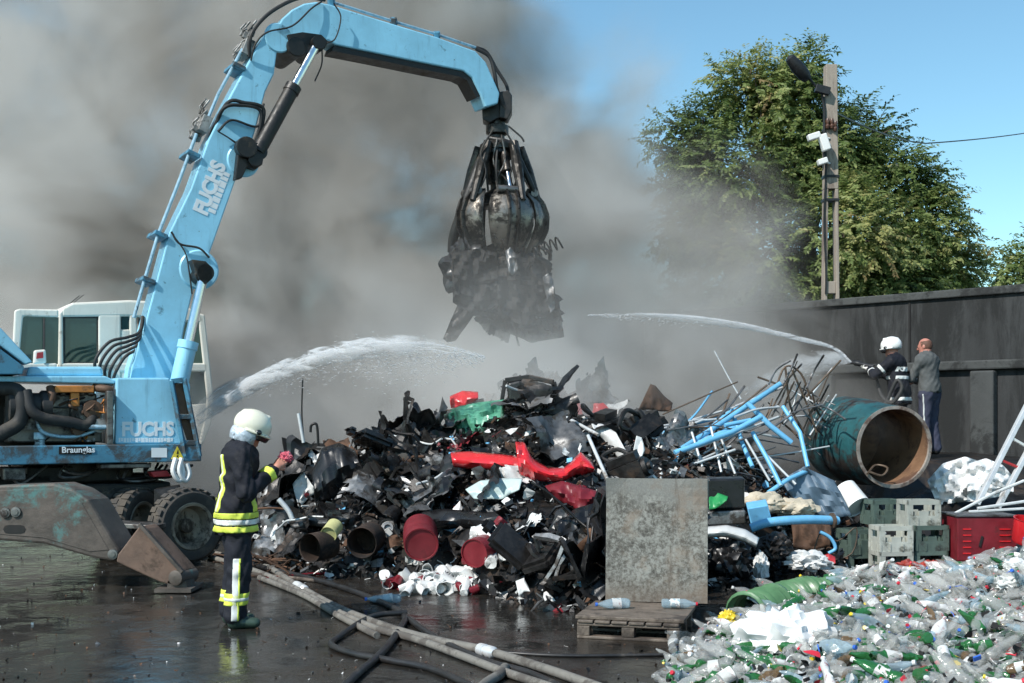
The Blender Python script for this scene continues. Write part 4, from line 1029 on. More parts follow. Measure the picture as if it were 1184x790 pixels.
def radiator_mesh(seed):
    mb = MB(); mb.box((0, 0, .2), (.6, .03, .36)); mb.box((-.33, 0, .2), (.07, .07, .42)); mb.box((.33, 0, .2), (.07, .07, .42))
    for k in range(14): mb.box((0, -.02, .04 + k * .025), (.58, .012, .006))
    mb.tube(bez([(.33, 0, .38), (.4, -.1, .42), (.5, -.1, .3)], 8), .03, 8)
    return warped(mb, seed, .08).mesh('radiator', M_GREYM, smooth=40)
def seat_mesh(seed):
    bm = bmesh.new()
    def bl(c, s, rx):
        r = bmesh.ops.create_cube(bm, size=1, matrix=Matrix.Translation(c) @ Matrix.Rotation(rx, 4, 'X') @ Matrix.Diagonal((*s, 1)))
    bl((0, 0, .12), (.5, .5, .16), .1); bl((0, .30, .45), (.48, .14, .62), -.25); bl((0, .40, .84), (.26, .1, .18), -.2)
    bmesh.ops.bevel(bm, geom=bm.edges[:], offset=.05, segments=2, affect='EDGES')
    me = bpy.data.meshes.new('car_seat'); bm.to_mesh(me); bm.free(); me.materials.append(M_BLK); smooth_by_angle(me, 50); return me
def exhaust_mesh(seed):
    mb = MB(); mb.tube(bez([(-.9, 0, 0), (-.5, .05, .06), (-.3, 0, 0)], 10), .026, 8); mb.tube([(-.3, 0, 0), (-.26, 0, 0), (.26, 0, 0), (.3, 0, 0)], [.03, .11, .11, .03], 14, squash=.7); mb.tube(bez([(.3, 0, 0), (.5, 0, .08), (.7, .1, .1), (.9, .05, -.05)], 12), .026, 8)
    return mb.mesh('exhaust_silencer', M_RUST, smooth=40)
def chassis_mesh(seed):
    rr = random.Random(seed); mb = MB()
    for s in (-1, 1): mb.bar((-.6, s * .25, 0), (.6, s * .2, .05), .07, .06)
    for k in range(4): mb.bar((-.5 + k * .33, -.25, 0), (-.5 + k * .33 + rr.uniform(-.1, .1), .25, .02), .05, .05)
    mb.bar((-.6, -.25, 0), (-.5, -.2, .5), .05, .05); mb.bar((-.5, -.2, .5), (.3, .1, .45), .045, .045); mb.bar((.3, .1, .45), (.6, .2, .05), .045, .045)
    return subdiv(mb.mesh('twisted_chassis', M_BLKM), 1, seed, .14)
PARTS = [('crushed_door_wreck', [door_mesh(3), door_mesh(8)], [(M_BLK, 'black'), (M_GREYM, 'grey'), (M_BLKM, 'burnt')], 'crushed %s car door lying in the scrap heap', 'car part', 15, .62), ('car_bumper', [bumper_mesh(2), bumper_mesh(6)], [(M_BLK, 'black'), (M_GREYM, 'grey'), (M_BLK, 'black')], 'bent %s car bumper in the scrap heap', 'car part', 16, .62), ('radiator', [radiator_mesh(4)], [(M_GREYM, 'grey'), (M_BLKM, 'burnt')], 'bent %s radiator in the scrap heap', 'car part', 8, .8), ('thrown_car_bench', [seat_mesh(1)], [(M_BLK, 'black'), (M_BLKM, 'burnt')], '%s car seat thrown on the scrap heap', 'car seat', 6, .7), ('exhaust_silencer', [exhaust_mesh(1)], [(M_RUST, 'rusty'), (M_GREYM, 'grey')], '%s exhaust pipe with silencer in the scrap heap', 'car part', 5, .6), ('twisted_chassis', [chassis_mesh(2), chassis_mesh(7)], [(M_BLKM, 'burnt'), (M_GREYM, 'grey')], 'twisted %s chassis frame in the scrap heap', 'car part', 9, .62)]
for nm, mes, cols, lab, cat, n, s0 in PARTS:
    for k in range(n):
        for _t in range(60):
            x, y = heap_xy(-2.7, 2.6); y = max(pl(x, YF) + .3, min(y, rnd.uniform(13.6, 14.8))); z = max(0, HZ(x, y)) + .2; px, py = CX + x / y * F, HY - (z - CH) / y * F
            if not any(a - 34 < px < c + 34 and b - 10 < py < d + 36 for a, b, c, d in KEEP): break
        m_, cn = cols[k % len(cols)]
        placed(nm, mes[k % len(mes)], m_, (x, y, max(0, HZ(x, y)) + rnd.uniform(.06, .16)), (rnd.uniform(-1.6, .3), rnd.uniform(-.7, .7), rnd.uniform(-2.2, 2.2)), s0 * rnd.uniform(.8, 1.15), lab % cn, cat, (lab % cn).replace('crushed ', '').replace('bent ', ''))
# springs, rims, engine lumps
mb = MB(); mb.tube([V((.07 * math.cos(a), .07 * math.sin(a), a * .011)) for a in np.linspace(0, 2 * PI * 5, 70)], .011, 6); SPR = mb.mesh('coil_spring', M_BLKM, smooth=60)
mb = MB(); mb.lathe([(.2, -.08), (.23, -.09), (.24, -.07), (.2, -.05), (.19, .05), (.23, .08), (.24, .1), (.22, .1), (.17, .04), (.08, .05), (.07, .02), (0, .02)], V(), V((0, 0, 1)), 24)
for k in range(5):
    a = 2 * PI * k / 5; mb.bar(V((math.cos(a) * .06, math.sin(a) * .06, .04)), V((math.cos(a) * .2, math.sin(a) * .2, .05)), .05, .03)
RIM = mb.mesh('wheel_rim', M_GREYM, smooth=35)
mb = MB(); mb.box((0, 0, 0), (.45, .28, .26)); mb.box((0, 0, .19), (.40, .18, .1)); 
for k in range(4): mb.lathe([(0, 0), (.05, 0), (.045, .12), (0, .12)], V((-.15 + .1 * k, .13, .05)), V((0, 1, .2)), 12)
mb.lathe([(0, 0), (.12, 0), (.12, .06), (.05, .06), (.05, .1), (0, .1)], V((.22, 0, 0)), V((1, 0, 0)), 18); mb.tube(bez([(-.2, .1, .2), (-.3, .2, .3), (-.1, .3, .3), (.1, .22, .1)], 14), .03, 8)
ENG = mb.mesh('engine_lump', M_BLKM, smooth=35)
mb = MB(); mb.lathe([(.16, -.08), (.19, -.09), (.26, -.09), (.285, -.06), (.29, 0), (.285, .06), (.26, .09), (.19, .09), (.16, .08)], V(), V((0, 0, 1)), 28); TYR = mb.mesh('old_tyre', M_TYRE, smooth=40)
for nm, me, lab, cat, grp, n, s0 in [('coil_spring', SPR, 'dark coil spring on the scrap heap', 'spring', 'springs in the scrap heap', 6, 1.2), ('bare_wheel_disc', RIM, 'old wheel rim half buried in the scrap heap', 'wheel rim', 'wheel rims in the scrap heap', 6, .75), ('engine_lump', ENG, 'burnt engine lump with pipes in the scrap heap', 'engine part', 'engine parts in the scrap heap', 12, .9), ('scrapped_rubber_ring', TYR, 'old black tyre half buried in scrap', 'tyre', 'tyres in the scrap heap', 4, .9)]:
    for _ in range(n):
        x, y = heap_xy(-2.6, 2.6)
        placed(nm, me, None, (x, y, max(0, HZ(x, y)) + .08), (rnd.uniform(-1, 1.4), rnd.uniform(-.6, .6), rnd.uniform(0, 6)), s0 * rnd.uniform(.8, 1.1), lab, cat, grp)

# ------------------------------------------------------------------ pieces one can point at
def strip(name, top, bot, m, label, cat, lift=.08, bulge=.08, amp=.04, seed=0, Y=None, parent=None, nv=8, thick=.012):
    """sheet between an upper and a lower edge, lying against the heap"""
    mid = [((a[0] + b[0]) / 2, (a[1] + b[1]) / 2) for a, b in zip(top, bot)]
    Ys = [Y if Y else hit(x, y).y - lift for x, y in mid]
    y0 = sum(Ys) / len(Ys); Ys = [lerp(y0, y, .5) for y in Ys]
    n = 26
    def along(arr, u):
        f = u * (len(arr) - 1); i = min(len(arr) - 2, int(f)); return [a + (b - a) * (f - i) for a, b in zip(arr[i], arr[i + 1])]
    tp, bt, yy = top, bot, [(y,) for y in Ys]
    mb = MB()
    def fn(u, v):
        a, b = along(tp, u), along(bt, u); Y_ = along(yy, u)[0]
        x, y = lerp(a[0], b[0], v), lerp(a[1], b[1], v)
        d = -bulge * math.sin(PI * v) + amp * (abs(noise.noise(V((x * .05, y * .05, seed)))) * 1.5 + .6 * noise.noise(V((x * .14, y * .14, seed + 3))))
        return P(x, y, Y_ + d + .10 * (.5 - v) * 1.0)
    mb.grid(fn, n, nv)
    o = mb.build(name, m, parent, smooth=32, fix=False)
    if thick: md = o.modifiers.new('thickness', 'SOLIDIFY'); md.thickness = thick; md.offset = 1
    if label: tag(o, label, cat)
    return o
strip('car_sill', [(521, 523), (545, 522), (575, 525), (602, 528)], [(524, 540), (550, 543), (575, 544), (602, 549)], M_REDC, 'bright red car sill lying level above the pale glass sheet', 'car part', .36, .13, .05, 1)
strip('car_fender', [(596, 511), (606, 511), (616, 530), (634, 541), (652, 541), (660, 534), (672, 522), (686, 536)], [(600, 548), (606, 551), (620, 556), (640, 558), (655, 556), (666, 550), (677, 549), (687, 546)], M_REDC, 'bright red bent car fender with an upright prong beside the red sill', 'car part', .42, .14, .10, 2)
strip('crushed_bodywork', [(630, 562), (650, 556), (672, 562), (697, 570)], [(640, 574), (655, 586), (672, 592), (692, 584)], M_DRED, 'dark crimson crushed car panel below the bright red fender', 'car part', .3, .08, .1, 3)
strip('glass_sheet', [(538, 566), (555, 556), (578, 553), (604, 553)], [(548, 577), (562, 577), (580, 577), (600, 566)], mat('pale_glass_sheet', (.50, .60, .58), .18, 0, .1, 4, objrand=0), 'pale greenish glass sheet below the red car sill', 'glass sheet', .34, .02, .04, 4)
strip('green_bonnet', [(511, 478), (530, 470), (555, 465), (584, 462)], [(518, 496), (536, 512), (560, 512), (582, 494)], M_GRNC, 'crumpled sea green car bonnet near the top of the heap', 'car part', .34, .08, .14, 5)
strip('red_cover', [(520, 458), (535, 452), (553, 453)], [(522, 472), (538, 470), (553, 462)], M_REDC, 'small bright red cover on the crest left of the heap top', 'car part', .3, .06, .08, 6)
strip('twisted_sheet', [(684, 490), (696, 490), (712, 500), (722, 518), (735, 534)], [(688, 498), (700, 512), (712, 528), (722, 538), (731, 541)], M_WHTP, 'long twisted white sheet standing left of the blue tube frame', 'metal sheet', .34, .05, .06, 7)
strip('white_strip', [(736, 504), (742, 506), (746, 520)], [(728, 545), (732, 540), (738, 536)], M_WHTP, 'narrow white strip standing right of the long twisted sheet', 'metal sheet', .3, .03, .05, 8)
strip('rust_flag', [(752, 444), (758, 446), (768, 458), (778, 466)], [(738, 474), (752, 474), (764, 476), (776, 476)], M_RUST, 'pointed rusty sheet sticking up on the crest beside the white sheet', 'metal sheet', .1, .03, .06, 9)
strip('black_bonnet', [(360, 548), (372, 518), (392, 512), (410, 520)], [(366, 586), (384, 582), (402, 566), (424, 548)], M_BLK, 'large arched black bonnet at the left side of the heap', 'car part', .36, .18, .08, 10)
strip('grey_bumper', [(334, 604), (352, 596), (380, 600), (405, 592)], [(340, 612), (360, 608), (384, 612), (404, 604)], M_GREYM, 'long grey bumper along the left foot of the heap', 'car part', .2, .06, .04, 11)
strip('white_grille', [(338, 560), (350, 545), (358, 556)], [(346, 588), (358, 574), (366, 570)], M_WHTP, 'white slatted piece left of the large black bonnet', 'car part', .22, .04, .08, 12)
strip('black_bumper', [(470, 596), (510, 588), (560, 592), (610, 586)], [(474, 616), (512, 610), (560, 612), (606, 604)], M_BLK, 'long black bumper lying over the red drum', 'car part', .2, .12, .06, 13)
strip('black_door', [(640, 606), (665, 588), (694, 580), (700, 600)], [(648, 640), (668, 636), (690, 636), (700, 650)], M_BLK, 'shiny black car door leaning left of the grey board', 'car part', .2, .12, .1, 14)
strip('torn_sheet', [(548, 610), (556, 606), (566, 616)], [(560, 630), (566, 626), (572, 626)], M_WHTP, 'white torn sheet with jagged edge right of the red drum', 'metal sheet', .25, .02, .06, 15)
strip('white_rag', [(596, 672), (606, 668), (612, 680)], [(600, 690), (606, 684), (612, 684)], M_WHTP, 'small white torn rag at the front foot of the black scrap', 'rag', .3, .02, .05, 16)
def rod(name, pts, r, m, label, cat, lift=.1, parent=None, Ys=None, seg=8, smooth_=True):
    q = []
    for i, (x, y) in enumerate(pts):
        Y_ = Ys[i] if Ys else hit(x, y).y - lift
        q.append(P(x, y, Y_))
    mb = MB(); mb.tube(bez(q, 20) if smooth_ and len(q) > 2 else q, r, seg); o = mb.build(name, m, parent, smooth=50)
    if label: tag(o, label, cat)
    return o
rod('white_bar', [(655, 483), (692, 503)], .022, M_PALET, 'white bar sloping down to the top of the twisted sheet', 'bar', Ys=[14.3, 13.9])
rod('white_bar', [(680, 504), (703, 556)], .02, M_PALET, 'straight white bar standing between red fender and white sheet', 'bar', Ys=[13.4, 12.6])
rod('antenna', [(350, 438), (349, 478), (352, 516)], .010, M_BLKM, 'thin dark aerial standing on the left crest of the heap', 'aerial', Ys=[15.2, 15.2, 15.1])
rod('white_post', [(345, 478), (351, 512)], .022, M_PALET, 'pale short post beside the thin dark aerial', 'post', Ys=[15.0, 15.0])
rod('walking_cane', [(359, 500), (360, 492), (365, 490), (367, 496), (368, 516)], .016, M_BLKM, 'black hooked cane standing behind the large black bonnet', 'cane', Ys=[14.8] * 5)
rod('leaning_rod', [(826, 406), (842, 436), (857, 462)], .012, M_PALET, 'thin pale rod leaning high above the blue tube frame', 'rod', Ys=[15.8, 15.7, 15.6])
rod('white_hose', [(322, 577), (333, 590), (338, 600)], .03, M_PALET, 'thick pale hose end right of the front firefighter', 'hose', Ys=[13.6, 13.6, 13.6])

rnd = random.Random(64)
for k in range(26):
    x, y = rnd.uniform(-.7, 2.3), rnd.uniform(16.4, 17.6); m_ = [M_DRED, M_REDC, M_WHTP, M_GREYM, M_RUST][k % 5]
    placed('hazy_scrap', rnd.choice(SHEETS), m_, (x, y, max(0, HZ(x, y)) + .1), (rnd.uniform(-1, 1), rnd.uniform(-1, 1), rnd.uniform(0, 6)), rnd.uniform(.4, .8), '%s scrap piece half lost in smoke behind the heap crest' % ['dark red', 'bright red', 'white', 'grey', 'rusty'][k % 5], 'scrap panel', '%s pieces in the smoke behind the crest' % ['dark red', 'bright red', 'white', 'grey', 'rusty'][k % 5])
# drums and buckets at the foot of the heap
def drum(name, c, axis, r, L, m, label, cat, ribs=True, open_=False, inner=None):
    mb = MB(); a = V(axis).normalized()
    pr = [(0, .015), (r * .9, .015), (r * .93, 0), (r, .0), (r, .02)]
    if open_: pr = [(0, L * .85), (r * .93, L * .85), (r * .95, .01), (r, 0), (r, .02)]
    for k in range(1, 4):
        if ribs: pr += [(r, L * k / 4 - .03), (r * 1.03, L * k / 4), (r, L * k / 4 + .03)]
    pr += [(r, L), (0, L)]
    mb.lathe(pr, c, a, 30); o = mb.build(name, m, smooth=35)
    return tag(o, label, cat)
dY = 12.3
M_RUSTD = mat('dark_rust', (.055, .034, .024), .8, .2, .5, 7, dirt=(.02, .016, .014), dirt_amt=.6, bump=.4, objrand=.2)
drum('steel_drum', P(487, 630, dY), (-.10, 1, .22), 20 * dY / F, .5, M_DRED, 'round red drum end facing out at the foot of the heap', 'drum')
drum('steel_drum', P(548, 640, 12.0), (.5, 1, .1), 17 * 12 / F, .45, M_DRED, 'dull red drum tipped sideways beside the white crushed cups', 'drum')
drum('rusty_bucket', P(358, 634, 12.8), (.55, .8, .05), .155, .3, M_RUSTD, 'dark rusty bucket lying at the left foot of the heap', 'bucket', False, True)
drum('rusty_bucket', P(418, 628, 12.9), (.2, 1, .1), .165, .35, M_RUSTD, 'rusty round tin beside the red drum', 'bucket', False, True)
drum('yellow_tin', P(380, 618, 12.9), (.3, 1, .5), .09, .18, mat('pale_yellow_paint', (.50, .48, .22), .5, objrand=0), 'small pale yellow tin between two rusty buckets', 'tin', False)
for (x, y, r, lab) in ((505, 588, 15, 'round grey hub with rings above the red drum'), (632, 520, 9, 'dark round hub behind the red fender'), (450, 610, 11, 'ring shaped hub left above the red drum'), (612, 452, 14, 'dark round wheel hub on the very top of the heap')):
    q = hit(x, y); rr_ = r * q.y / F
    mb = MB(); mb.lathe([(0, .02), (rr_ * .3, .02), (rr_ * .35, .05), (rr_ * .6, .05), (rr_ * .65, .01), (rr_ * .85, .0), (rr_, .03), (rr_, -.1), (0, -.1)], q - V((0, .12, 0)), V((rnd.uniform(-.3, .3), -1, .3)), 22)
    tag(mb.build('wheel_hub', M_GREYM if y > 560 else M_BLKM, smooth=35), lab, 'wheel hub')
# junk frame at the very top
tp_ = thing('twisted_car_wreck', P(605, 460, 15.0), 'twisted dark car frame with square openings on the heap top', 'car part')
mb = MB(); Yt = 14.9
for a, b in [((578, 478), (584, 440)), ((584, 440), (612, 436)), ((612, 436), (640, 442)), ((640, 442), (646, 472)), ((612, 436), (618, 470)), ((646, 472), (600, 480)), ((590, 470), (626, 462)), ((622, 444), (640, 470)), ((600, 438), (592, 478))]:
    mb.bar(P(*a, Yt + rnd.uniform(-.15, .15)), P(*b, Yt + rnd.uniform(-.15, .15)), .05, .06)
mb.build('tube', M_BLKM, tp_, bevel=.008)
mb = MB(); mb.prism([P(x, y, Yt) for x, y in [(620, 450), (636, 452), (634, 466), (618, 464)]], V((0, .02, 0))); mb.build('panel', M_GREYM, tp_)
mb = MB(); mb.prism([P(x, y, Yt - .05) for x, y in [(586, 442), (604, 438), (606, 470), (588, 474)]], V((0, .3, 0))); mb.build('seat', M_BLK, tp_, bevel=.04)

# crushed cups
mb = MB()
pr = [(.0, -.05), (.030, -.05), (.034, 0), (.042, .055), (.038, .055), (.03, -.04), (0, -.04)]
mb.lathe(pr, V(), V((0, 0, 1)), 12)
CUP = []
for k in range(4):
    m2 = MB(); m2.f = mb.f; m2.m = mb.m; m2.v = [tuple(V(v) * (1 + .45 * noise.noise(V(v) * 22 + V((k * 9, 0, 0)))) + V((0, 0, .012 * noise.noise(V(v) * 40 + V((0, k * 5, 0)))))) for v in mb.v]
    CUP.append(m2.mesh('crushed_cup', M_WHTP, smooth=40))
for i in range(90):
    x, y = rnd.gauss(520, 26), rnd.gauss(671, 9)
    q = P(x, min(688, y + 2), 11.75 + .02 * (690 - y) + rnd.uniform(-.1, .1)); q.z = max(.05, q.z)
    if q.y > pl(q.x, YF) + .2: q.z = max(q.z, HZ(q.x, q.y) + .06)
    placed('crushed_cup', rnd.choice(CUP), M_WHTP if rnd.random() < .85 else M_DRED, q, (rnd.uniform(0, 6), rnd.uniform(0, 6), 0), rnd.uniform(1.1, 1.9), 'small crushed cup in the white litter by the red drum', 'cup', 'crushed cups by the red drum')

# ------------------------------------------------------------------ blue tube frame and wire tangle
bf = thing('tube_tangle', P(850, 560, 14.6), 'tangled frame of light blue tubes leaning on the heap beside the teal tank', 'metal frame')
def tubes(name, segs, r, m):
    for pts, Ys in segs:
        mb = MB(); mb.tube([P(x, y, Y_) for (x, y), Y_ in zip(pts, Ys)], r, 8); mb.build(name, m, bf, smooth=50)
tubes('blue_tube', [([(762, 536), (830, 492), (902, 444)], (14.2, 14.6, 15.0)), ([(766, 540), (800, 516), (850, 494)], (14.25, 14.4, 14.6)), ([(764, 540), (782, 555)], (14.2, 14.0)), ([(864, 466), (890, 492), (915, 512)], (14.7, 14.6, 14.6)), ([(780, 524), (846, 500), (880, 482)], (14.0, 14.2, 14.4))], .034, M_BLUF)
tubes('blue_tube', [([(870, 500), (888, 532), (903, 562)], (14.4, 14.2, 14.0)), ([(888, 570), (912, 554), (932, 545)], (14.0, 14.1, 14.3)), ([(790, 522), (842, 478), (876, 462)], (14.9, 15, 15.1)), ([(756, 505), (800, 490), (850, 478)], (14.9, 15, 15)), ([(838, 492), (868, 486)], (14.4, 14.5)), ([(846, 474), (858, 512), (870, 540)], (14.8, 14.6, 14.3)), ([(905, 470), (925, 500), (934, 540)], (14.9, 14.7, 14.5))], .027, M_BLUF)
tubes('pale_tube', [([(758, 494), (900, 470)], (14.8, 15.2)), ([(756, 508), (812, 486), (846, 484)], (14.3, 14.6, 14.8)), ([(766, 532), (838, 506), (900, 482)], (14.1, 14.4, 14.7)), ([(788, 526), (798, 548)], (14.1, 14)), ([(834, 508), (850, 548)], (14.3, 14.1)), ([(750, 540), (764, 552), (770, 546)], (14.2, 14.1, 14.1)), ([(796, 538), (845, 516)], (14.2, 14.4)), ([(862, 508), (890, 556)], (14.3, 14.1)), ([(850, 470), (905, 448)], (15.2, 15.3)), ([(870, 500), (910, 508)], (14.6, 14.8)), ([(752, 500), (880, 462)], (15, 15.4)), ([(770, 548), (850, 520)], (14, 14.2)), ([(800, 500), (812, 540)], (14.4, 14.1)), ([(822, 494), (834, 546)], (14.4, 14.1)), ([(880, 520), (920, 560)], (14.3, 14.1)), ([(760, 520), (872, 492)], (14.6, 14.9))], .015, M_PALET)
wt = thing('wire_tangle', P(920, 520, 15.4), 'tangled cage of bent brown rods behind the blue tube frame', 'wire tangle')
rnd = random.Random(33)
for k in range(34):
    x, y = rnd.uniform(882, 944), rnd.uniform(440, 506); Y0 = rnd.uniform(14.9, 15.9)
    a = rnd.choice([-1.0, -.85, .75, -1.1, .6]) + rnd.gauss(0, .15); L = rnd.uniform(24, 58)
    pts = [P(x, y, Y0), P(x + math.cos(a) * L * .5 + rnd.gauss(0, 3), y + math.sin(a) * L * .5 + rnd.gauss(0, 3), Y0 + .1), P(x + math.cos(a) * L, y + math.sin(a) * L, Y0 + rnd.uniform(-.3, .3))]
    mb = MB(); mb.tube(bez(pts, 8), rnd.uniform(.008, .015), 6); mb.build('rod', rnd.choice([M_WIRE, M_GREYM, M_PALET, M_GREYM]), wt, smooth=60)
for pts in ([(896, 452), (908, 424), (926, 432), (938, 462)], [(908, 424), (914, 470), (930, 500)], [(876, 436), (898, 444)], [(916, 428), (934, 470), (944, 500)]):
    mb = MB(); mb.tube(bez([P(x, y, 15.2) for x, y in pts], 14), .014, 6); mb.build('rod', M_WIRE, wt, smooth=60)
for k in range(34):
    x0 = rnd.uniform(745, 870); y0 = rnd.uniform(478, 540); L = rnd.uniform(40, 100); a = rnd.gauss(-.3, .5)
    Y0 = rnd.uniform(14.2, 15); q = [P(x0, y0, Y0), P(x0 + L * .5 * math.cos(a), y0 + L * .5 * math.sin(a) + rnd.gauss(0, 3), Y0 + .15), P(x0 + L * math.cos(a), y0 + L * math.sin(a), Y0 + .3)]
    mb = MB(); mb.tube(bez(q, 8), rnd.uniform(.008, .016), 6); o = mb.build('loose_rod', rnd.choice([M_PALET, M_GREYM, M_BLUF, M_WIRE]), smooth=60)
    tag(o, 'thin loose rod among the blue tube frame', 'rod', 'loose rods around the blue tube frame')

# ------------------------------------------------------------------ teal tank
fcn, bcn = P(1034, 517, 15.1), P(972, 507, 16.45)
tk = thing('steel_tank', V((fcn.x, fcn.y, .5)), 'big teal cut open steel tank lying with its round mouth to the front', 'tank')
ax = fcn - bcn; L = ax.length
mb = MB(); mb.lathe([(0, 0), (.3, -.05), (.50, .0), (.56, .05), (.575, .12), (.565, .5), (.545, .52), (.565, .54), (.53, 1.0), (.515, L - .004), (.515, L)], bcn, ax, 56); body = mb.build('shell', M_TEAL, tk, smooth=30)
mb = MB(); mb.lathe([(.515, 0), (.517, .022), (.475, .024), (.47, 0)], fcn - ax.normalized() * .012, ax, 56); mb.build('rim', M_RIMT, tk, smooth=30)
mb = MB(); mb.lathe([(.472, L - .003), (.485, L * .6), (.50, .12), (.3, .06), (0, .06)], bcn, ax, 48); mb.build('lining', M_TANKIN, tk, smooth=40)
mb = MB(); mb.tube(bez([P(1003, 548, 15.0), P(1012, 538, 15.2), P(1026, 541, 15.1), P(1020, 550, 15.0), P(1006, 546, 15.0)], 16), .014, 6); tag(mb.build('rope_coil', M_WIRE, smooth=True), 'loose coil of rope lying inside the teal tank mouth', 'rope')

# ------------------------------------------------------------------ beer crates under the tank
def crate_mesh():
    """plastic bottle crate 0.40 x 0.30 x 0.28 with window openings in every side"""
    mb = MB(); w, d, h = .40, .30, .29; t_ = .02
    for sx_, (L, o, ax_) in enumerate([(w, d, 0), (w, d, 1), (d, w, 2), (d, w, 3)]):
        def pt(u, v, n):
            if ax_ == 0: return (u, -d / 2 + n, v)
            if ax_ == 1: return (-u, d / 2 - n, v)
            if ax_ == 2: return (-w / 2 + n, -u, v)
            return (w / 2 - n, u, v)
        def wbx(u0, u1, v0, v1, n0, n1): mb.prism([pt(u0, v0, n0), pt(u1, v0, n0), pt(u1, v1, n0), pt(u0, v1, n0)], V(pt(0, 0, n1)) - V(pt(0, 0, n0)))
        H_ = L / 2
        wbx(-H_, H_, 0, .10, .004, t_); wbx(-H_, H_, h - .05, h, 0, t_)
        wbx(-H_, -H_ + .07, .10, h - .05, .002, t_); wbx(H_ - .07, H_, .10, h - .05, .002, t_)
        wbx(-.055, .055, .10, .165, .006, t_); wbx(-H_ + .07, -.055, .10, .115, .006, t_); wbx(.055, H_ - .07, .10, .115, .006, t_)
        for e in (-H_ + .015, H_ - .015, -.075, .075): wbx(e - .01, e + .01, .005, .095, -.004, .004)
    mb.box((0, 0, .012), (w - .03, d - .03, .016))
    for k in (-1, 0, 1): mb.box((k * .1, 0, .09), (.008, d - .05, .14))
    mb.box((0, 0, .09), (w - .05, .008, .14))
    return mb.mesh('bottle_crate', M_CRATE)
CR = crate_mesh()
cy_ = 13.75
def place_crate(px, py, Yc, rz, m, label):
    b = P(px, py, Yc); o = placed('bottle_crate', CR, m, b, (0, 0, R(rz)), 1.0, label, 'crate', 'plastic bottle crates below the teal tank'); return o
place_crate(1030, 666, 13.7, 8, M_CRATE, 'pale grey crate at the bottom of the left crate column')
place_crate(1070, 665, 13.8, 6, M_CRATEG, 'green grey crate at the bottom beside the red cabinet')
place_crate(1030, 637, 13.7, 7, M_CRATE, 'pale grey crate in the middle row, left of the green one')
place_crate(1071, 636, 13.8, 8, M_CRATEG, 'green grey crate in the middle row between pale crate and red cabinet')
place_crate(1062, 607, 13.85, 6, M_CRATE, 'pale grey crate on top of the stack under the tank mouth')
place_crate(1020, 606, 14.2, 14, M_CRATEG, 'dark crate on top row left of the pale one')
place_crate(992, 640, 14.1, 20, M_CRATEG, 'dark green crate leaning in shade at the left end of the stack')
place_crate(993, 668, 14.1, 10, M_CRATEG, 'dark green crate on the ground at the left end of the stack')
place_crate(1098, 650, 14.35, 4, M_CRATEG, 'dark crate behind, partly hidden by the red cabinet')
# red slotted cabinet
rc = thing('red_cabinet', G(1143, 658), 'low red metal cabinet with slot vents and a dark lock slit', 'cabinet')
c0 = P(1107, 598, 13.5); c1 = P(1176, 598, 13.5); 
mb = MB(); mb.prism([V((c0.x, 13.5, .12)), V((c1.x, 13.5, .12)), V((c1.x, 14.0, .12)), V((c0.x, 14.0, .12))], V((0, 0, c0.z - .12))); cb = mb.build('body', M_DRED, rc, bevel=.012)
mb = MB(); mb.box(((c0.x + c1.x) / 2, 13.75, c0.z + .012), (c1.x - c0.x + .03, .53, .02)); mb.build('top', M_GREYM, rc, bevel=.005)
for k in range(5):
    for px in (1118, 1162):
        mb = MB(); a = P(px, 612 + k * 7, 13.5); mb.box((a.x, 13.497, a.z), (.09 if px < 1140 else .12, .012, .016)); mb.build('vent_slot', M_REDC, rc)
mb = MB(); a = P(1134, 626, 13.5); mb.box((a.x, 13.495, a.z), (.022, .02, .12), Matrix.Rotation(R(15), 3, 'Y')); mb.build('handle', M_SOOT, rc)
drm = P(1178, 612, 13.3)
mb = MB(); mb.lathe([(0, 0), (.15, 0), (.17, .03), (.18, .26), (.19, .27), (.17, .27), (.16, .05), (0, .05)], V((drm.x + .05, 13.2, .35)), V((.1, -.2, 1)), 22); tag(mb.build('red_bucket', M_REDC, smooth=40), 'bright red plastic bucket right of the red cabinet', 'bucket')
mb = MB(); mb.prism([G(1090, 662), G(1190, 662), G(1190, 662) + V((0, .9, 0)), G(1090, 662) + V((0, .9, 0))], V((0, 0, .12))); tag(mb.build('timber_base', M_WOOD, bevel=.01), 'dark timber base under the red cabinet', 'timber')
# aluminium step ladder
ld = thing('step_ladder', P(1160, 585, 14.2), 'white aluminium ladder leaning behind the red cabinet at the right edge', 'ladder')
for (a, b) in (((1129, 584), (1196, 452)), ((1153, 588), (1216, 470))):
    mb = MB(); mb.bar(P(*a, 14.1), P(*b, 14.9), .055, .075, V((0, 1, 0))); mb.build('rail', M_ALU, ld, bevel=.008)
for k in range(1, 5):
    f = k / 5.2; a = P(1129, 584, 14.1).lerp(P(1196, 452, 14.9), f); b = P(1153, 588, 14.1).lerp(P(1216, 470, 14.9), f)
    mb = MB(); mb.bar(a, b, .05, .03); mb.build('rung', M_REDP if k == 2 else M_ALU, ld, bevel=.004)
for pts in ([(1100, 596), (1150, 570), (1184, 556)], [(1130, 588), (1184, 580)], [(1120, 592), (1190, 588)]):
    mb = MB(); mb.tube([P(x, y, 13.9) for x, y in pts], .018, 7); o = mb.build('loose_pole', M_PALET, smooth=50); tag(o, 'loose pale pole lying across the top of the red cabinet', 'pole', 'loose poles on the red cabinet')
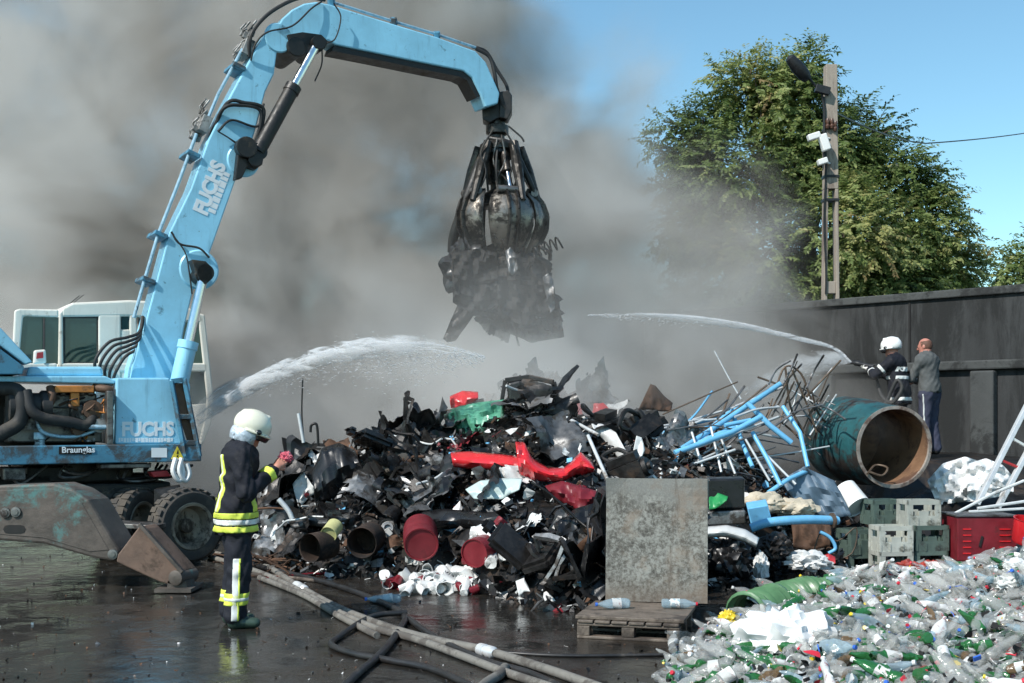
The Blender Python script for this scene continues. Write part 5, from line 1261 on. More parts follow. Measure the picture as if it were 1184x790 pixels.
# crinkled sheets at the men's feet
strip('plastic_sheet', [(1072, 556), (1090, 536), (1116, 528), (1134, 534)], [(1084, 584), (1100, 582), (1120, 580), (1136, 580)], M_FOIL, 'crinkled shiny pale sheet at the feet of the man in grey', 'plastic sheet', bulge=.10, amp=.16, seed=41, Y=15.6, nv=26, thick=0)
strip('plastic_sheet', [(1120, 536), (1140, 530), (1160, 538), (1172, 552)], [(1118, 580), (1136, 578), (1156, 574), (1172, 570)], M_FOIL, 'crinkled white sheet just left of the aluminium ladder', 'plastic sheet', bulge=.09, amp=.16, seed=47, Y=15.4, nv=26, thick=0)

# ------------------------------------------------------------------ mixed junk between heap and crates
def lump(name, c, r, m, label, cat, seed=0, amp=.2, freq=3.5, flat=None):
    mb = MB(); n = 14
    vs = []; 
    bm = bmesh.new(); bmesh.ops.create_icosphere(bm, subdivisions=4, radius=1)
    for v in bm.verts:
        d = v.co.copy(); k = 1 + amp * (abs(noise.noise(d * freq * .5 + V((seed, 0, 0)))) * 1.6 - .4) + amp * .5 * abs(noise.noise(d * freq + V((0, seed, 0)))) + amp * .25 * noise.noise(d * freq * 2.3 + V((0, 0, seed)))
        v.co = V((d.x * r[0] * k, d.y * r[1] * k, max(-.75, d.z) * r[2] * k))
    me = bpy.data.meshes.new(name); bm.to_mesh(me); bm.free(); me.materials.append(m); smooth_by_angle(me, 38)
    me.transform(Matrix.Translation(c)); o = link(name, me); return tag(o, label, cat)
lump('cloth_sack', P(884, 583, 13.9), (.26, .2, .13), M_BEIGE, 'beige cloth sack left of the other beige sack', 'sack', 3, .3)
lump('cloth_sack', P(920, 588, 13.9), (.24, .2, .12), M_BEIGE, 'slumped beige sack touching the thick blue pipe', 'sack', 8, .3)
lump('bin_bag', P(845, 648, 12.3), (.2, .2, .2), M_BLK, 'round shiny black bag behind the grey board', 'bag', 5, .35, 5)
lump('white_bag', P(934, 649, 12.9), (.22, .14, .10), M_WHTP, 'crumpled white plastic bag on the ground below the blue pipe', 'bag', 6, .45, 5)
lump('white_bag', P(880, 655, 12.6), (.07, .07, .14), M_WHTP, 'small upright white bag beside the shiny black bag', 'bag', 9, .45, 5)
lump('dark_bag', P(895, 632, 12.9), (.18, .16, .14), M_BLKM, 'dull dark bag under the thick blue pipe', 'bag', 12, .4, 5)
mb = MB(); mb.prism([P(x, y, 12.4) for x, y in [(818, 554), (861, 553), (861, 588), (819, 590)]], V((.05, .4, 0))); tag(mb.build('black_case', M_BLK, bevel=.02), 'black plastic case standing behind the grey board', 'case')
mb = MB(); mb.prism([P(x, y, 12.35) for x, y in [(818, 592), (862, 590), (862, 606), (819, 608)]], V((.05, .4, 0))); tag(mb.build('grey_box', M_GREYM, bevel=.015), 'grey flat box directly under the black case', 'drawer')
strip('green_cloth', [(820, 575), (830, 570), (842, 574)], [(820, 590), (832, 586), (840, 578)], mat('green_plastic', (.03, .30, .09), .4, 0, .2, 5, objrand=.1), 'small bright green rag hanging on the black case', 'rag', bulge=.02, amp=.05, seed=50, Y=12.33)
strip('white_bumper', [(816, 609), (840, 607), (862, 612), (878, 622)], [(818, 622), (840, 621), (860, 627), (874, 634)], M_WHTP, 'long curved white bumper above the shiny black bag', 'car part', bulge=.1, amp=.02, seed=51, Y=12.2)
bp = rod('blue_pipe', [(868, 611), (890, 604), (930, 601), (968, 602)], .05, M_BLUF, 'thick light blue pipe lying in front of the beige sacks', 'pipe', Ys=[13.1, 13.1, 13.2, 13.4])
mb = MB(); mb.lathe([(.05, -.01), (.085, 0), (.085, .02), (.05, .03)], P(962, 602, 13.35), V((1, .2, .1)), 20); mb.build('collar', M_WIRE, bp, smooth=40)
mb = MB(); mb.prism([P(x, y, 13.3) for x, y in [(864, 588), (888, 584), (894, 608), (870, 614)]], V((.03, .25, .05))); tag(mb.build('blue_box', M_BLUF, bevel=.012), 'flat blue box at the left end of the blue pipe', 'box')
rod('blue_hose', [(948, 615), (960, 622), (966, 634), (958, 640)], .02, M_BLUF, 'short curled blue hose below the blue pipe end', 'hose', Ys=[13.3] * 4)
rod('wire_loop', [(940, 640), (950, 615), (968, 626), (990, 610), (985, 640), (955, 650)], .008, M_WIRE, 'loop of brown wire between blue pipe and crates', 'wire', Ys=[13.4] * 6)
drum('white_bin', P(992, 587, 14.3), (-.3, .5, .5), .16, .3, M_WHTP, 'white round bin lying under the teal tank', 'bin', False)
strip('brown_board', [(915, 606), (940, 604), (962, 606)], [(918, 634), (940, 636), (960, 632)], M_RUST, 'brown rusty board standing under the blue pipe', 'board', bulge=.02, amp=.04, seed=53, Y=13.6)
strip('slate_sheet', [(900, 556), (930, 540), (965, 556)], [(930, 590), (960, 600), (985, 596)], mat('slate_blue_sheet', (.10, .15, .20), .5, 0, .25, 5, objrand=0), 'slate blue sheet leaning below the teal tank', 'metal sheet', bulge=.03, amp=.08, seed=54, Y=14.2)
strip('pink_wrapper', [(952, 642), (958, 640), (966, 644)], [(954, 654), (960, 654), (966, 652)], M_REDP, 'small red wrapper beside the crumpled white bag', 'wrapper', bulge=.02, amp=.05, seed=55, Y=12.9)
for k in range(60):
    x, y = rnd.uniform(868, 985), rnd.uniform(618, 662); q = G(x, min(664, y + 12), .05)
    placed('junk_piece', rnd.choice(SHEETS), rnd.choice([M_BLK, M_BLKM, M_RUST, M_GREYM, M_BLK, M_WHTP]), q + V((0, .4 * rnd.random(), .03 + rnd.random() * .12)), (rnd.uniform(-1, 1), rnd.uniform(-1, 1), rnd.uniform(0, 6)), rnd.uniform(.18, .4), 'small dark piece of junk on the ground between board and crates', 'junk', 'junk pieces between board and crates')
# rusty wire at the left foot
for k in range(26):
    x, y = rnd.uniform(286, 345), rnd.uniform(622, 662); q = G(x, max(y, 648) + rnd.uniform(0, 12)); 
    pts = [q + V((rnd.gauss(0, .18), rnd.gauss(0, .15), abs(rnd.gauss(.08, .1)))) for _ in range(4)]
    mb = MB(); mb.tube(bez(pts, 16), rnd.uniform(.006, .012), 5); tag(mb.build('rusty_wire', M_RUST, smooth=60), 'curled rusty wire at the left foot of the heap', 'wire', 'rusty wires at the left foot')
# ------------------------------------------------------------------ people
M_NAVY = mat('navy_turnout_cloth', (.011, .012, .018), .75, 0, .3, 14, bump=.35, bscale=45, objrand=0, spec=.3)
M_NAVY2 = mat('navy_trouser_cloth', (.015, .0165, .024), .75, 0, .3, 14, bump=.35, bscale=45, objrand=0, spec=.3)
M_SKIN = mat('sunlit_skin', (.50, .22, .15), .5, 0, .12, 12, objrand=0)
M_SKINR = mat('reddened_skin', (.46, .19, .14), .5, 0, .12, 12, objrand=0)
M_HAIR = mat('short_brown_hair', (.12, .055, .035), .7, 0, .3, 30, objrand=0)
M_BOOT = mat('dark_green_rubber', (.035, .06, .045), .3, 0, .3, 8, objrand=0)
M_HELM = mat('cream_helmet', (.80, .77, .62), .28, 0, .05, 5, dirt=(.5, .46, .36), dirt_amt=.15, objrand=0, coat=.4)
M_HELMW = mat('white_helmet', (.82, .81, .78), .28, 0, .05, 5, objrand=0, coat=.4)
M_VIS = mat('black_visor', (.012, .012, .014), .12, objrand=0, spec=.7)
M_FLUO = mat('lime_yellow_band', (.72, .80, .10), .6, 0, .1, 8, objrand=0)
M_SILV = mat('silver_reflective_band', (.72, .73, .70), .4, .1, .1, 12, objrand=0)
M_CURT = mat('silver_neck_curtain', (.50, .56, .62), .38, .35, .25, 14, bump=.5, bscale=16, objrand=0)
M_SWEAT = mat('dark_grey_sweater', (.10, .105, .104), .9, 0, .2, 12, bump=.3, bscale=60, objrand=0, spec=.2)
M_SLACK = mat('blue_grey_trousers', (.052, .056, .088), .85, 0, .2, 10, bump=.2, objrand=0, spec=.2)
M_SHOE = mat('dark_shoe', (.02, .018, .017), .5, objrand=0)
M_GLOVE = mat('pale_glove', (.62, .60, .55), .7, 0, .15, 14, objrand=0)
M_PINKG = mat('pink_cloth', (.62, .12, .17), .7, 0, .25, 14, dirt=(.75, .6, .6), dirt_amt=.4, dirt_scale=8, objrand=0)

def v3(t): return np.array(t, float)
def hand_prims(w, d, n, curl, sd):
    """w wrist, d pointing direction, n palm normal (towards what it holds), sd: which side the thumb leaves"""
    w = v3(w); d = v3(d) / np.linalg.norm(d); n = v3(n); n = n - d * (n @ d); n /= np.linalg.norm(n); s = np.cross(d, n) * sd
    pr = [(w - d * .03, w + d * .035, .028, .03), (w + d * .03 + s * .012, w + d * .08 + s * .022, .024, .018), (w + d * .03 - s * .012, w + d * .08 - s * .024, .022, .015), (w + d * .03, w + d * .085, .022, .017)]
    fingers = []
    for off, ln, r in ((.030, .072, .0095), (.010, .080, .0100), (-.011, .074, .0095), (-.031, .058, .0085)):
        p = w + d * .080 + s * off; a = 0.0; segs = []
        for k, f in enumerate((.45, .32, .23)):
            a += curl * (.75 if k == 0 else .95)
            q = p + (d * math.cos(a) + n * math.sin(a)) * ln * f; segs.append((p, q, r * (1 - .1 * k), r * (.92 - .1 * k))); p = q
        fingers.append(segs)
    tb = w + d * .028 + s * .028; t1 = tb + d * .03 + s * .022 + n * .018; t2 = t1 + d * .024 + n * .022 - s * .004
    return pr, fingers + [[(tb, t1, .0135, .012), (t1, t2, .0115, .009)]]
def hand_mesh(*a):
    pr, fg = hand_prims(*a)
    allp = np.array([q for x in pr for q in x[:2]] + [q for f in fg for x in f for q in x[:2]])
    def fn(p):
        d = None
        for x in pr: e = d_cone(p, *x); d = e if d is None else smin(d, e, .012)
        for f in fg:
            e = None
            for x in f: g = d_cone(p, *x); e = g if e is None else smin(e, g, .004)
            d = smin(d, e, .004)
        return d
    return surface_nets(fn, allp.min(0) - .035, allp.max(0) + .035, .0048)
def folds(p, amp):
    x, y, z = p[..., 0], p[..., 1], p[..., 2]
    return amp * (np.sin(34 * z + 9 * np.sin(11 * x + 2) + 7 * np.sin(9 * y)) * .6 + .5 * np.sin(21 * x + 17 * y + 13 * z + 3 * np.sin(15 * z)) + .35 * np.sin(61 * z + 37 * y + 12 * np.sin(8 * x)))
class Figure:
    def __init__(s, jk, sc=1.0):
        s.__dict__.update(jk); s.sc = sc
    def jacket(s, p):
        N = v3
        d = d_cone(p, s.hip, s.chest, s.rw, s.rc, (.86, 1.14, 1))
        d = smin(d, d_cone(p, N(s.chest) + (0, -.15, .05), N(s.chest) + (0, .15, .05), .085, .085), .09)
        if s.hem is not None:
            d = smin(d, d_cone(p, (s.hip[0], 0, s.hem - .1), s.hip, s.rw + .035, s.rw + .01, (.92, 1.12, 1)), .06)
        d = smin(d, d_cone(p, N(s.chest) + (.01, 0, .06), N(s.chest) + (.03, 0, .13), .085, .075), .05)   # collar
        for sh, el, wr in (s.armr, s.arml):
            ax = N(wr) - N(el); ax /= np.linalg.norm(ax)
            a = smin(d_cone(p, sh, el, s.ra, s.ra * .86), d_cone(p, el, N(wr) - ax * .01, s.ra * .86, s.ra * .68), .03)
            d = smin(d, a, .045)
        d = d + folds(p, s.fold)
        if s.hem is not None: d = np.maximum(d, s.hem - p[..., 2] + .012 * np.sin(9 * np.arctan2(p[..., 1], p[..., 0])))
        return d
    def trousers(s, p):
        d = d_cone(p, (s.hip[0], -.09, .90), (s.hip[0], .09, .90), .115, .115)
        for kn, an in (s.legr, s.legl):
            hp = (s.hip[0], kn[1] * .85, .88)
            d = smin(d, smin(d_cone(p, hp, kn, s.rl, s.rl * .80), d_cone(p, kn, an, s.rl * .80, s.rl * .78), .03), .03)
        d = d + folds(p, s.fold * .8)
        return np.maximum(d, .05 - p[..., 2])
    def boots(s, p):
        d = None
        for kn, an in (s.legr, s.legl):
            a = v3(an); f = v3(s.foot)
            e = smin(d_cone(p, a + (0, 0, .06), a - (0, 0, a[2] - .06), .062, .06), d_cone(p, (a[0], a[1], .05), (a[0] + f[0], a[1] + f[1], .045), .056, .046, (1, 1, .95)), .03)
            e = np.maximum(e, -p[..., 2]); d = e if d is None else np.minimum(d, e)
        return d
    def head(s, p):
        h = v3(s.hd); c, sn = math.cos(s.nod), math.sin(s.nod)
        Rm = np.array([[c, 0, sn], [0, 1, 0], [-sn, 0, c]])   # columns = head axes in body space
        ct, st_ = math.cos(s.turn), math.sin(s.turn); Rz = np.array([[ct, -st_, 0], [st_, ct, 0], [0, 0, 1]]); Rm = Rz @ Rm
        s.HM = Rm
        q = (p - h) @ Rm
        d = d_ell(q, (-.012, 0, .022), (.098, .077, .105))
        d = smin(d, d_ell(q, (.018, 0, -.045), (.072, .060, .075)), .03)
        d = smin(d, d_cone(q, (.088, 0, .008), (.112, 0, -.022), .010, .016), .014)
        d = smin(d, d_cone(q, (.075, -.03, .022), (.075, .03, .022), .018, .018), .015)
        for y in (-.031, .031): d = np.maximum(d, -d_ell(q, (.096, y, .006), (.014, .016, .010)))
        for y in (-.031, .031): d = np.minimum(d, d_ell(q, (.082, y, .005), (.013, .013, .010)))
        d = smin(d, d_cone(q, (.082, -.018, -.062), (.082, .018, -.062), .009, .009), .008); d = np.maximum(d, -d_cone(q, (.095, -.02, -.0625), (.095, .02, -.0625), .003, .003))
        d = smin(d, d_ell(q, (.070, 0, -.095), (.024, .026, .02)), .02)
        for y in (-.079, .079): d = smin(d, d_ell(q, (-.012, y, -.005), (.022, .010, .033)), .006)
        nk = d_cone(p, v3(s.chest) + (.02, 0, .06), h + Rm @ v3((-.03, 0, -.06)), .062, .056)
        return smin(d, nk, .03)
    def all(s, p): return np.minimum(np.minimum(s.jacket(p), s.trousers(p)), np.minimum(s.boots(p), s.head(p)))
    def build(s, loc, face, label, mats, hands, res=.0125, name='person'):
        s.root_label = label
        lo, hi = np.array([-.55, -.5, -.01]), np.array([.75, .5, 1.9])
        vs, fs = surface_nets(s.all, lo, hi, res)
        ce = vs[fs].mean(1)
        D = np.stack([s.jacket(ce), s.trousers(ce), s.boots(ce), s.head(ce)], 1); mi = D.argmin(1)
        nm = len(mats)
        for h in hands:
            hv, hf = hand_mesh(*h); fs = np.concatenate([fs, hf + len(vs)]); vs = np.concatenate([vs, hv]); mi = np.concatenate([mi, np.full(len(hf), 4)])
        M = Matrix.Translation(loc) @ Matrix.Rotation(face, 4, 'Z')
        s.M = M
        w_ = vs * s.sc @ np.array(M.to_3x3()).T + np.array(M.translation)
        me = bpy.data.meshes.new(name); me.from_pydata(w_.tolist(), [], fs.tolist())
        for m in mats: me.materials.append(m)
        me.polygons.foreach_set('material_index', mi.astype(int)); me.polygons.foreach_set('use_smooth', [True] * len(fs)); me.update()
        s.ob = link(name, me); tag(s.ob, label, 'person')
        return s.ob
    def wear(s, name, fn, lo, hi, res, m):
        vs, fs = surface_nets(fn, lo, hi, res)
        w_ = vs * s.sc @ np.array(s.M.to_3x3()).T + np.array(s.M.translation)
        me = bpy.data.meshes.new(name); me.from_pydata(w_.tolist(), [], fs.tolist()); me.materials.append(m)
        me.polygons.foreach_set('use_smooth', [True] * len(fs)); me.update()
        return link(name, me, s.ob)
    def helmet(s, shell_m, curtain=True):
        s.head(np.zeros((1, 3))); h = v3(s.hd); Rm = s.HM
        L = lambda p: (p - h) @ Rm
        def shell(p):
            q = L(p)
            d = d_ell(q, (-.008, 0, .052), (.160, .128, .132))
            d = smin(d, d_cone(q, (-.11, 0, .135), (.09, 0, .155), .020, .020), .014)
            d = np.maximum(d, -(q[..., 2] + .012 + .22 * np.maximum(0, -q[..., 0] - .02) + .25 * np.maximum(0, q[..., 0] - .05) * -1))
            rim = np.maximum(d_ell(q, (.0, 0, .02), (.178, .138, .10)), np.abs(q[..., 2] + .002) - .010)
            rim = np.maximum(rim, -(q[..., 0] + .05))
            d = smin(d, rim, .008)
            return np.maximum(d, -d_ell(q, (-.008, 0, .03), (.140, .108, .125)))
        def vis(p):
            q = L(p); d = np.abs(d_ell(q, (-.005, 0, .02), (.166, .126, .15))) - .004
            return np.maximum(np.maximum(d, -(q[..., 0] - .055)), np.maximum(q[..., 2] - .012, -.055 - q[..., 2]))
        box = (h - .24, h + .26)
        hm = s.wear('helmet', shell, *box, .0085, shell_m)
        s.wear('visor', vis, *box, .008, M_VIS).parent = hm
        for y in (-1, 1):
            s.wear('side_knob', lambda p: d_ell(L(p), (.055, y * .118, .012), (.030, .016, .024)), *box, .009, M_VIS).parent = hm
        if curtain:
            def cur(p):
                q = L(p); d = np.abs(d_ell(q, (-.03, 0, -.045), (.128, .118, .135))) - .006
                return np.maximum(np.maximum(d, q[..., 2] - .0), np.maximum(-.115 - q[..., 2], q[..., 0] - .055))
            s.wear('neck_curtain', cur, *box, .009, M_CURT)
        return hm
    def band(s, part, cond, lo, hi, m, name='reflective_band', proud=.006, res=.0095):
        f = getattr(s, part)
        return s.wear(name, lambda p: np.maximum(np.maximum(f(p) - proud, -(f(p) + .012)), cond(p)), np.array(lo, float), np.array(hi, float), res, m)
def slab(c, ax, w_):
    c = v3(c); ax = v3(ax) / np.linalg.norm(ax); return lambda p: np.abs((p - c) @ ax) - w_ / 2

# firefighter in front: right side towards the viewer, arms bent, looking down at the hands
g1 = G(273, 724)
f1 = Figure(dict(hip=(0, 0, .98), chest=(.03, 0, 1.37), rw=.168, rc=.180, hem=.775, ra=.082, fold=.0085, rl=.118,
    armr=((.03, -.215, 1.41), (.075, -.285, 1.12), (.30, -.13, 1.285)), arml=((.04, .215, 1.41), (.09, .27, 1.12), (.30, .10, 1.29)),
    legr=((.03, -.105, .48), (-.01, -.115, .12)), legl=((.0, .10, .48), (-.05, .125, .12)), foot=(.16, -.02), hd=(.125, 0, 1.615), nod=.38, turn=0.0))
f1.build(g1, R(13), 'firefighter in cream helmet and navy suit with yellow bands standing on the wet ground', [M_NAVY, M_NAVY2, M_BOOT, M_SKIN, M_SKIN],
    [((.315, -.115, 1.30), (.55, .35, .62), (.1, .9, -.1), .55, -1), ((.315, .085, 1.305), (.55, -.35, .62), (.1, -.9, -.1), .55, 1)])
f1.helmet(M_HELM)
J = [-.5, -.5, .7], [.6, .5, 1.55]
for z, w_ in ((.925, .05), (.815, .055)):
    f1.band('jacket', lambda p, z=z, w_=w_: np.maximum(np.abs(p[..., 2] - z) - w_ / 2, p[..., 0] - .26), [-.4, -.42, .72], [.4, .42, 1.0], M_FLUO)
f1.band('jacket', lambda p: np.maximum(np.abs(p[..., 2] - .872) - .022, p[..., 0] - .26), [-.4, -.42, .72], [.4, .42, 1.0], M_SILV, proud=.008)
body_only = lambda p: np.minimum(.04 - (d_cone(p, *f1.armr[0:2], .082, .07)), 9)
for yc in (-.10, .10):
    f1.band('jacket', lambda p, yc=yc: np.maximum(np.maximum(np.abs(p[..., 1] - yc) - .034, p[..., 0] + .03), np.maximum(.95 - p[..., 2], p[..., 2] - 1.43)), [-.4, -.3, .9], [.1, .3, 1.5], M_FLUO)
    f1.band('jacket', lambda p, yc=yc: np.maximum(np.maximum(np.abs(p[..., 1] - yc) - .013, p[..., 0] + .03), np.maximum(.95 - p[..., 2], p[..., 2] - 1.43)), [-.4, -.3, .9], [.1, .3, 1.5], M_SILV, proud=.009)
    f1.band('jacket', lambda p, yc=yc: np.maximum(np.maximum(np.abs(p[..., 1] - yc) - .034, .06 - p[..., 0]), np.maximum(.95 - p[..., 2], p[..., 2] - 1.12)), [0, -.3, .9], [.4, .3, 1.2], M_FLUO)
for sh, el, wr_ in (f1.armr, f1.arml):
    ax = v3(wr_) - v3(el); c = v3(wr_) - ax * .16
    f1.band('jacket', lambda p, c=c, ax=ax: np.maximum(slab(c, ax, .06)(p), np.linalg.norm(p - c, axis=-1) - .10), c - .13, c + .13, M_FLUO)
f1.band('trousers', lambda p: np.abs(p[..., 2] - .245) - .05, [-.3, -.4, .15], [.3, .4, .35], M_FLUO, name='trouser_band')
f1.band('trousers', lambda p: np.abs(p[..., 2] - .245) - .018, [-.3, -.4, .15], [.3, .4, .35], M_SILV, name='trouser_band', proud=.009)
f1.band('trousers', lambda p: np.maximum(np.maximum(np.abs(p[..., 0] + .005 - .03 * (p[..., 2] - .3)) - .030, p[..., 1] + .14), np.maximum(p[..., 2] - .58, .07 - p[..., 2])), [-.2, -.4, 0], [.2, 0, .65], M_SILV, name='trouser_stripe')
f1.band('trousers', lambda p: np.maximum(np.maximum(np.abs(p[..., 0] - .02 - .03 * (p[..., 2] - .3)) - .010, p[..., 1] + .14), np.maximum(p[..., 2] - .58, .07 - p[..., 2])), [-.2, -.4, 0], [.2, 0, .65], M_FLUO, name='trouser_stripe', proud=.008)
M1 = f1.M
lump('pink_glove', M1 @ V((.40, -.015, 1.395)), (.052, .042, .045), M_PINKG, 'pink and white cloth glove held in the hands of the front firefighter', 'glove', 4, .5, 6)

# hose crew on the earth ledge
gz = 1.155
g2 = P(1040, 480, 18.15); g2.z = gz
sc2 = .985
f2 = Figure(dict(hip=(0, 0, .98), chest=(.06, 0, 1.36), rw=.165, rc=.178, hem=.775, ra=.08, fold=.0055, rl=.118,
    armr=((.07, -.21, 1.40), (.26, -.27, 1.20), (.50, -.07, 1.33)), arml=((.07, .21, 1.40), (.28, .30, 1.21), (.44, .05, 1.31)),
    legr=((.08, -.11, .48), (-.06, -.13, .12)), legl=((.10, .11, .48), (.10, .14, .12)), foot=(.16, 0), hd=(.13, 0, 1.62), nod=.10, turn=.1), sc2)
f2.build(g2, R(143), 'firefighter in white helmet aiming the hose from the ledge behind the teal tank', [M_NAVY, M_NAVY2, M_BOOT, M_SKIN, M_GLOVE],
    [((.515, -.065, 1.335), (.8, .35, .15), (.1, .5, .8), 1.0, -1), ((.46, .04, 1.315), (.8, -.3, .1), (.1, -.4, .9), 1.0, 1)], .015)
f2.helmet(M_HELMW, False)
f2.band('jacket', lambda p: np.maximum(np.abs(p[..., 2] - 1.17) - .030, np.abs(p[..., 1]) - .19), [-.4, -.4, 1.1], [.2, .4, 1.3], M_SILV, res=.012)
f2.band('jacket', lambda p: np.abs(p[..., 2] - .85) - .03, [-.4, -.42, .75], [.4, .42, .95], M_SILV, res=.012)
for sh, el, wr_ in (f2.armr, f2.arml):
    c = lerp(v3(sh), v3(el), .55); ax = v3(el) - v3(sh)
    f2.band('jacket', lambda p, c=c, ax=ax: np.maximum(slab(c, ax, .05)(p), np.linalg.norm(p - c, axis=-1) - .125), c - .14, c + .14, M_SILV, res=.012)
    c = lerp(v3(el), v3(wr_), .5); ax = v3(wr_) - v3(el)
    f2.band('jacket', lambda p, c=c, ax=ax: np.maximum(slab(c, ax, .045)(p), np.linalg.norm(p - c, axis=-1) - .11), c - .13, c + .13, M_SILV, res=.012)
# white lettering across the back, following the cloth
def back_text(fig, txt, z, size):
    me = text_mesh(txt, size, .006)
    co = np.empty(len(me.vertices) * 3, dtype=np.float32); me.vertices.foreach_get('co', co); co = co.reshape(-1, 3).astype(float)
    w_ = co[:, 0].max() - co[:, 0].min(); cx_ = (co[:, 0].max() + co[:, 0].min()) / 2
    y = -(co[:, 0] - cx_); zz = z + co[:, 1]
    x = np.full(len(y), -.33)
    for _ in range(60):
        d = fig.jacket(np.stack([x, y, zz], 1)); x = x + np.clip(d - .004, -.02, .02) * .8
    x = x - (co[:, 2] > 0) * .004
    pts = np.stack([x, y, zz], 1) * fig.sc @ np.array(fig.M.to_3x3()).T + np.array(fig.M.translation)
    me.vertices.foreach_set('co', pts.astype(np.float32).ravel()); me.materials.clear(); me.materials.append(M_SILV); me.update(); me.name = 'back_lettering'
    return link('back_lettering', me, fig.ob)
back_text(f2, 'POMPIERII', 1.27, .085)
nz0, nz1 = f2.M @ V((.40, -.01, 1.28)) , f2.M @ V((.80, .0, 1.37))
nz0 = f2.M @ (V((.40, 0, 1.345)) * sc2); nz1 = f2.M @ (V((.76, 0, 1.43)) * sc2)
mb = MB(); d = nz1 - nz0; mb.lathe([(0, 0), (.032, 0), (.034, .06), (.028, .08), (.028, .2), (.042, .22), (.042, .30), (.022, .33), (.026, d.length), (.014, d.length)], nz0, d, 16)
tag(mb.build('hose_nozzle', M_DARKM, smooth=40), 'dark hose nozzle gripped by the firefighter in the white helmet', 'hose nozzle')
NZ = nz1
lp = [f2.M @ V(q) for q in ((.38, 0, 1.285), (.30, .12, 1.10), (.16, .27, .86), (-.02, .36, .78), (-.14, .30, .98), (-.06, .30, 1.1), (.1, .34, .72), (.2, .5, .3), (.1, .8, .05), (-.6, 1.2, .04))]
mb = MB(); mb.tube(bez([nz0] + lp, 50), .030, 10); tag(mb.build('fire_hose', M_RUBBER, smooth=True), 'black fire hose looping at the waist of the hose firefighter', 'hose')

g3 = P(1075, 480, 18.25); g3.z = gz
f3 = Figure(dict(hip=(0, 0, .98), chest=(.04, 0, 1.36), rw=.150, rc=.168, hem=.93, ra=.066, fold=.005, rl=.108,
    armr=((.05, -.19, 1.39), (.16, -.25, 1.13), (.36, -.17, 1.10)), arml=((.05, .19, 1.39), (.16, .24, 1.13), (.36, .18, 1.12)),
    legr=((.03, -.10, .48), (-.03, -.11, .10)), legl=((.03, .10, .48), (.0, .11, .10)), foot=(.16, 0), hd=(.085, 0, 1.61), nod=.14, turn=.25), 1.01)
f3.build(g3, R(128), 'man in dark grey sweater and blue grey trousers standing right behind the hose firefighter', [M_SWEAT, M_SLACK, M_SHOE, M_SKINR, M_SKINR],
    [((.37, -.165, 1.10), (.9, .2, .1), (.2, .9, 0), .5, -1), ((.37, .175, 1.12), (.9, -.2, .1), (.2, -.9, 0), .5, 1)], .014)
def hair(p):
    f3.head(p[:1, :1, :1] if p.ndim == 4 else p); q = (p - v3(f3.hd)) @ f3.HM
    d = d_ell(q, (-.018, 0, .020), (.101, .082, .108))
    return np.maximum(np.maximum(d, -(q[..., 2] + .055 - .0 + .0 * q[..., 0])), np.maximum(q[..., 0] - .045 + .3 * np.maximum(0, .06 - q[..., 2]), .0 * q[..., 0] - .001 - (0.075 - q[..., 2]) * 0))
f3.wear('hair', lambda p: np.maximum(hair(p), ((p - v3(f3.hd)) @ f3.HM)[..., 2] - .085), v3(f3.hd) - .17, v3(f3.hd) + .17, .008, M_HAIR)
f3.band('trousers', lambda p: np.maximum(np.maximum(np.abs(p[..., 0] + .02) - .012, .10 - p[..., 1]), np.maximum(p[..., 2] - .9, .1 - p[..., 2])), [-.2, 0, .05], [.2, .4, .95], M_SILV, name='trouser_stripe', res=.011)

# ------------------------------------------------------------------ water
def spray_mat(name, dens, stretch, lo, hi, fade=None):
    m, t, out = newmat(name)
    tc = t.n('ShaderNodeTexCoord').outputs['Object']
    n_ = t.noise(t.n('ShaderNodeMapping', {0: tc, 3: stretch}).outputs[0], 1.0, 4, .7, .6)
    d = t.math('MULTIPLY', t.mr(n_, lo, hi), dens)
    if fade: d = t.math('MULTIPLY', d, t.mr(t.n('ShaderNodeSeparateXYZ', {0: t.n('ShaderNodeNewGeometry').outputs['Position']}).outputs[0], fade[0], fade[1], 1, .06))
    if fade and fade[0] < 0: d = t.math('MULTIPLY', d, t.mr(t.n('ShaderNodeSeparateXYZ', {0: t.n('ShaderNodeNewGeometry').outputs['Position']}).outputs[0], -4.5, -3.3, .0, 1))
    v = t.n('ShaderNodeVolumeScatter', {'Color': (.97, .97, .97, 1), 'Density': d, 'Anisotropy': -.2}).outputs[0]
    t.nt.links.new(v, out.inputs['Volume']); return m
m, t, out = newmat('water_strand')
b = t.n('ShaderNodeBsdfDiffuse', {0: (.88, .89, .89, 1)}).outputs[0]
tl = t.n('ShaderNodeBsdfTranslucent', {0: (.88, .89, .89, 1)}).outputs[0]
b2 = t.n('ShaderNodeMixShader', {0: .5, 1: b, 2: tl}).outputs[0]
t.nt.links.new(t.n('ShaderNodeMixShader', {0: .42, 1: t.n('ShaderNodeBsdfTransparent').outputs[0], 2: b2}).outputs[0], out.inputs[0]); M_STRAND = m
M_SPRAY = spray_mat('dense_spray', 15.0, (3.4, 2, 10), .40, .60, (-2.3, -.6))
M_SPRAY2 = spray_mat('thin_spray', 2.3, (2.4, 1.4, 5), .36, .66)
M_SPRAY3 = spray_mat('jet_core', 18.0, (2.5, 3, 12), .34, .58, (3.6, 1.4))
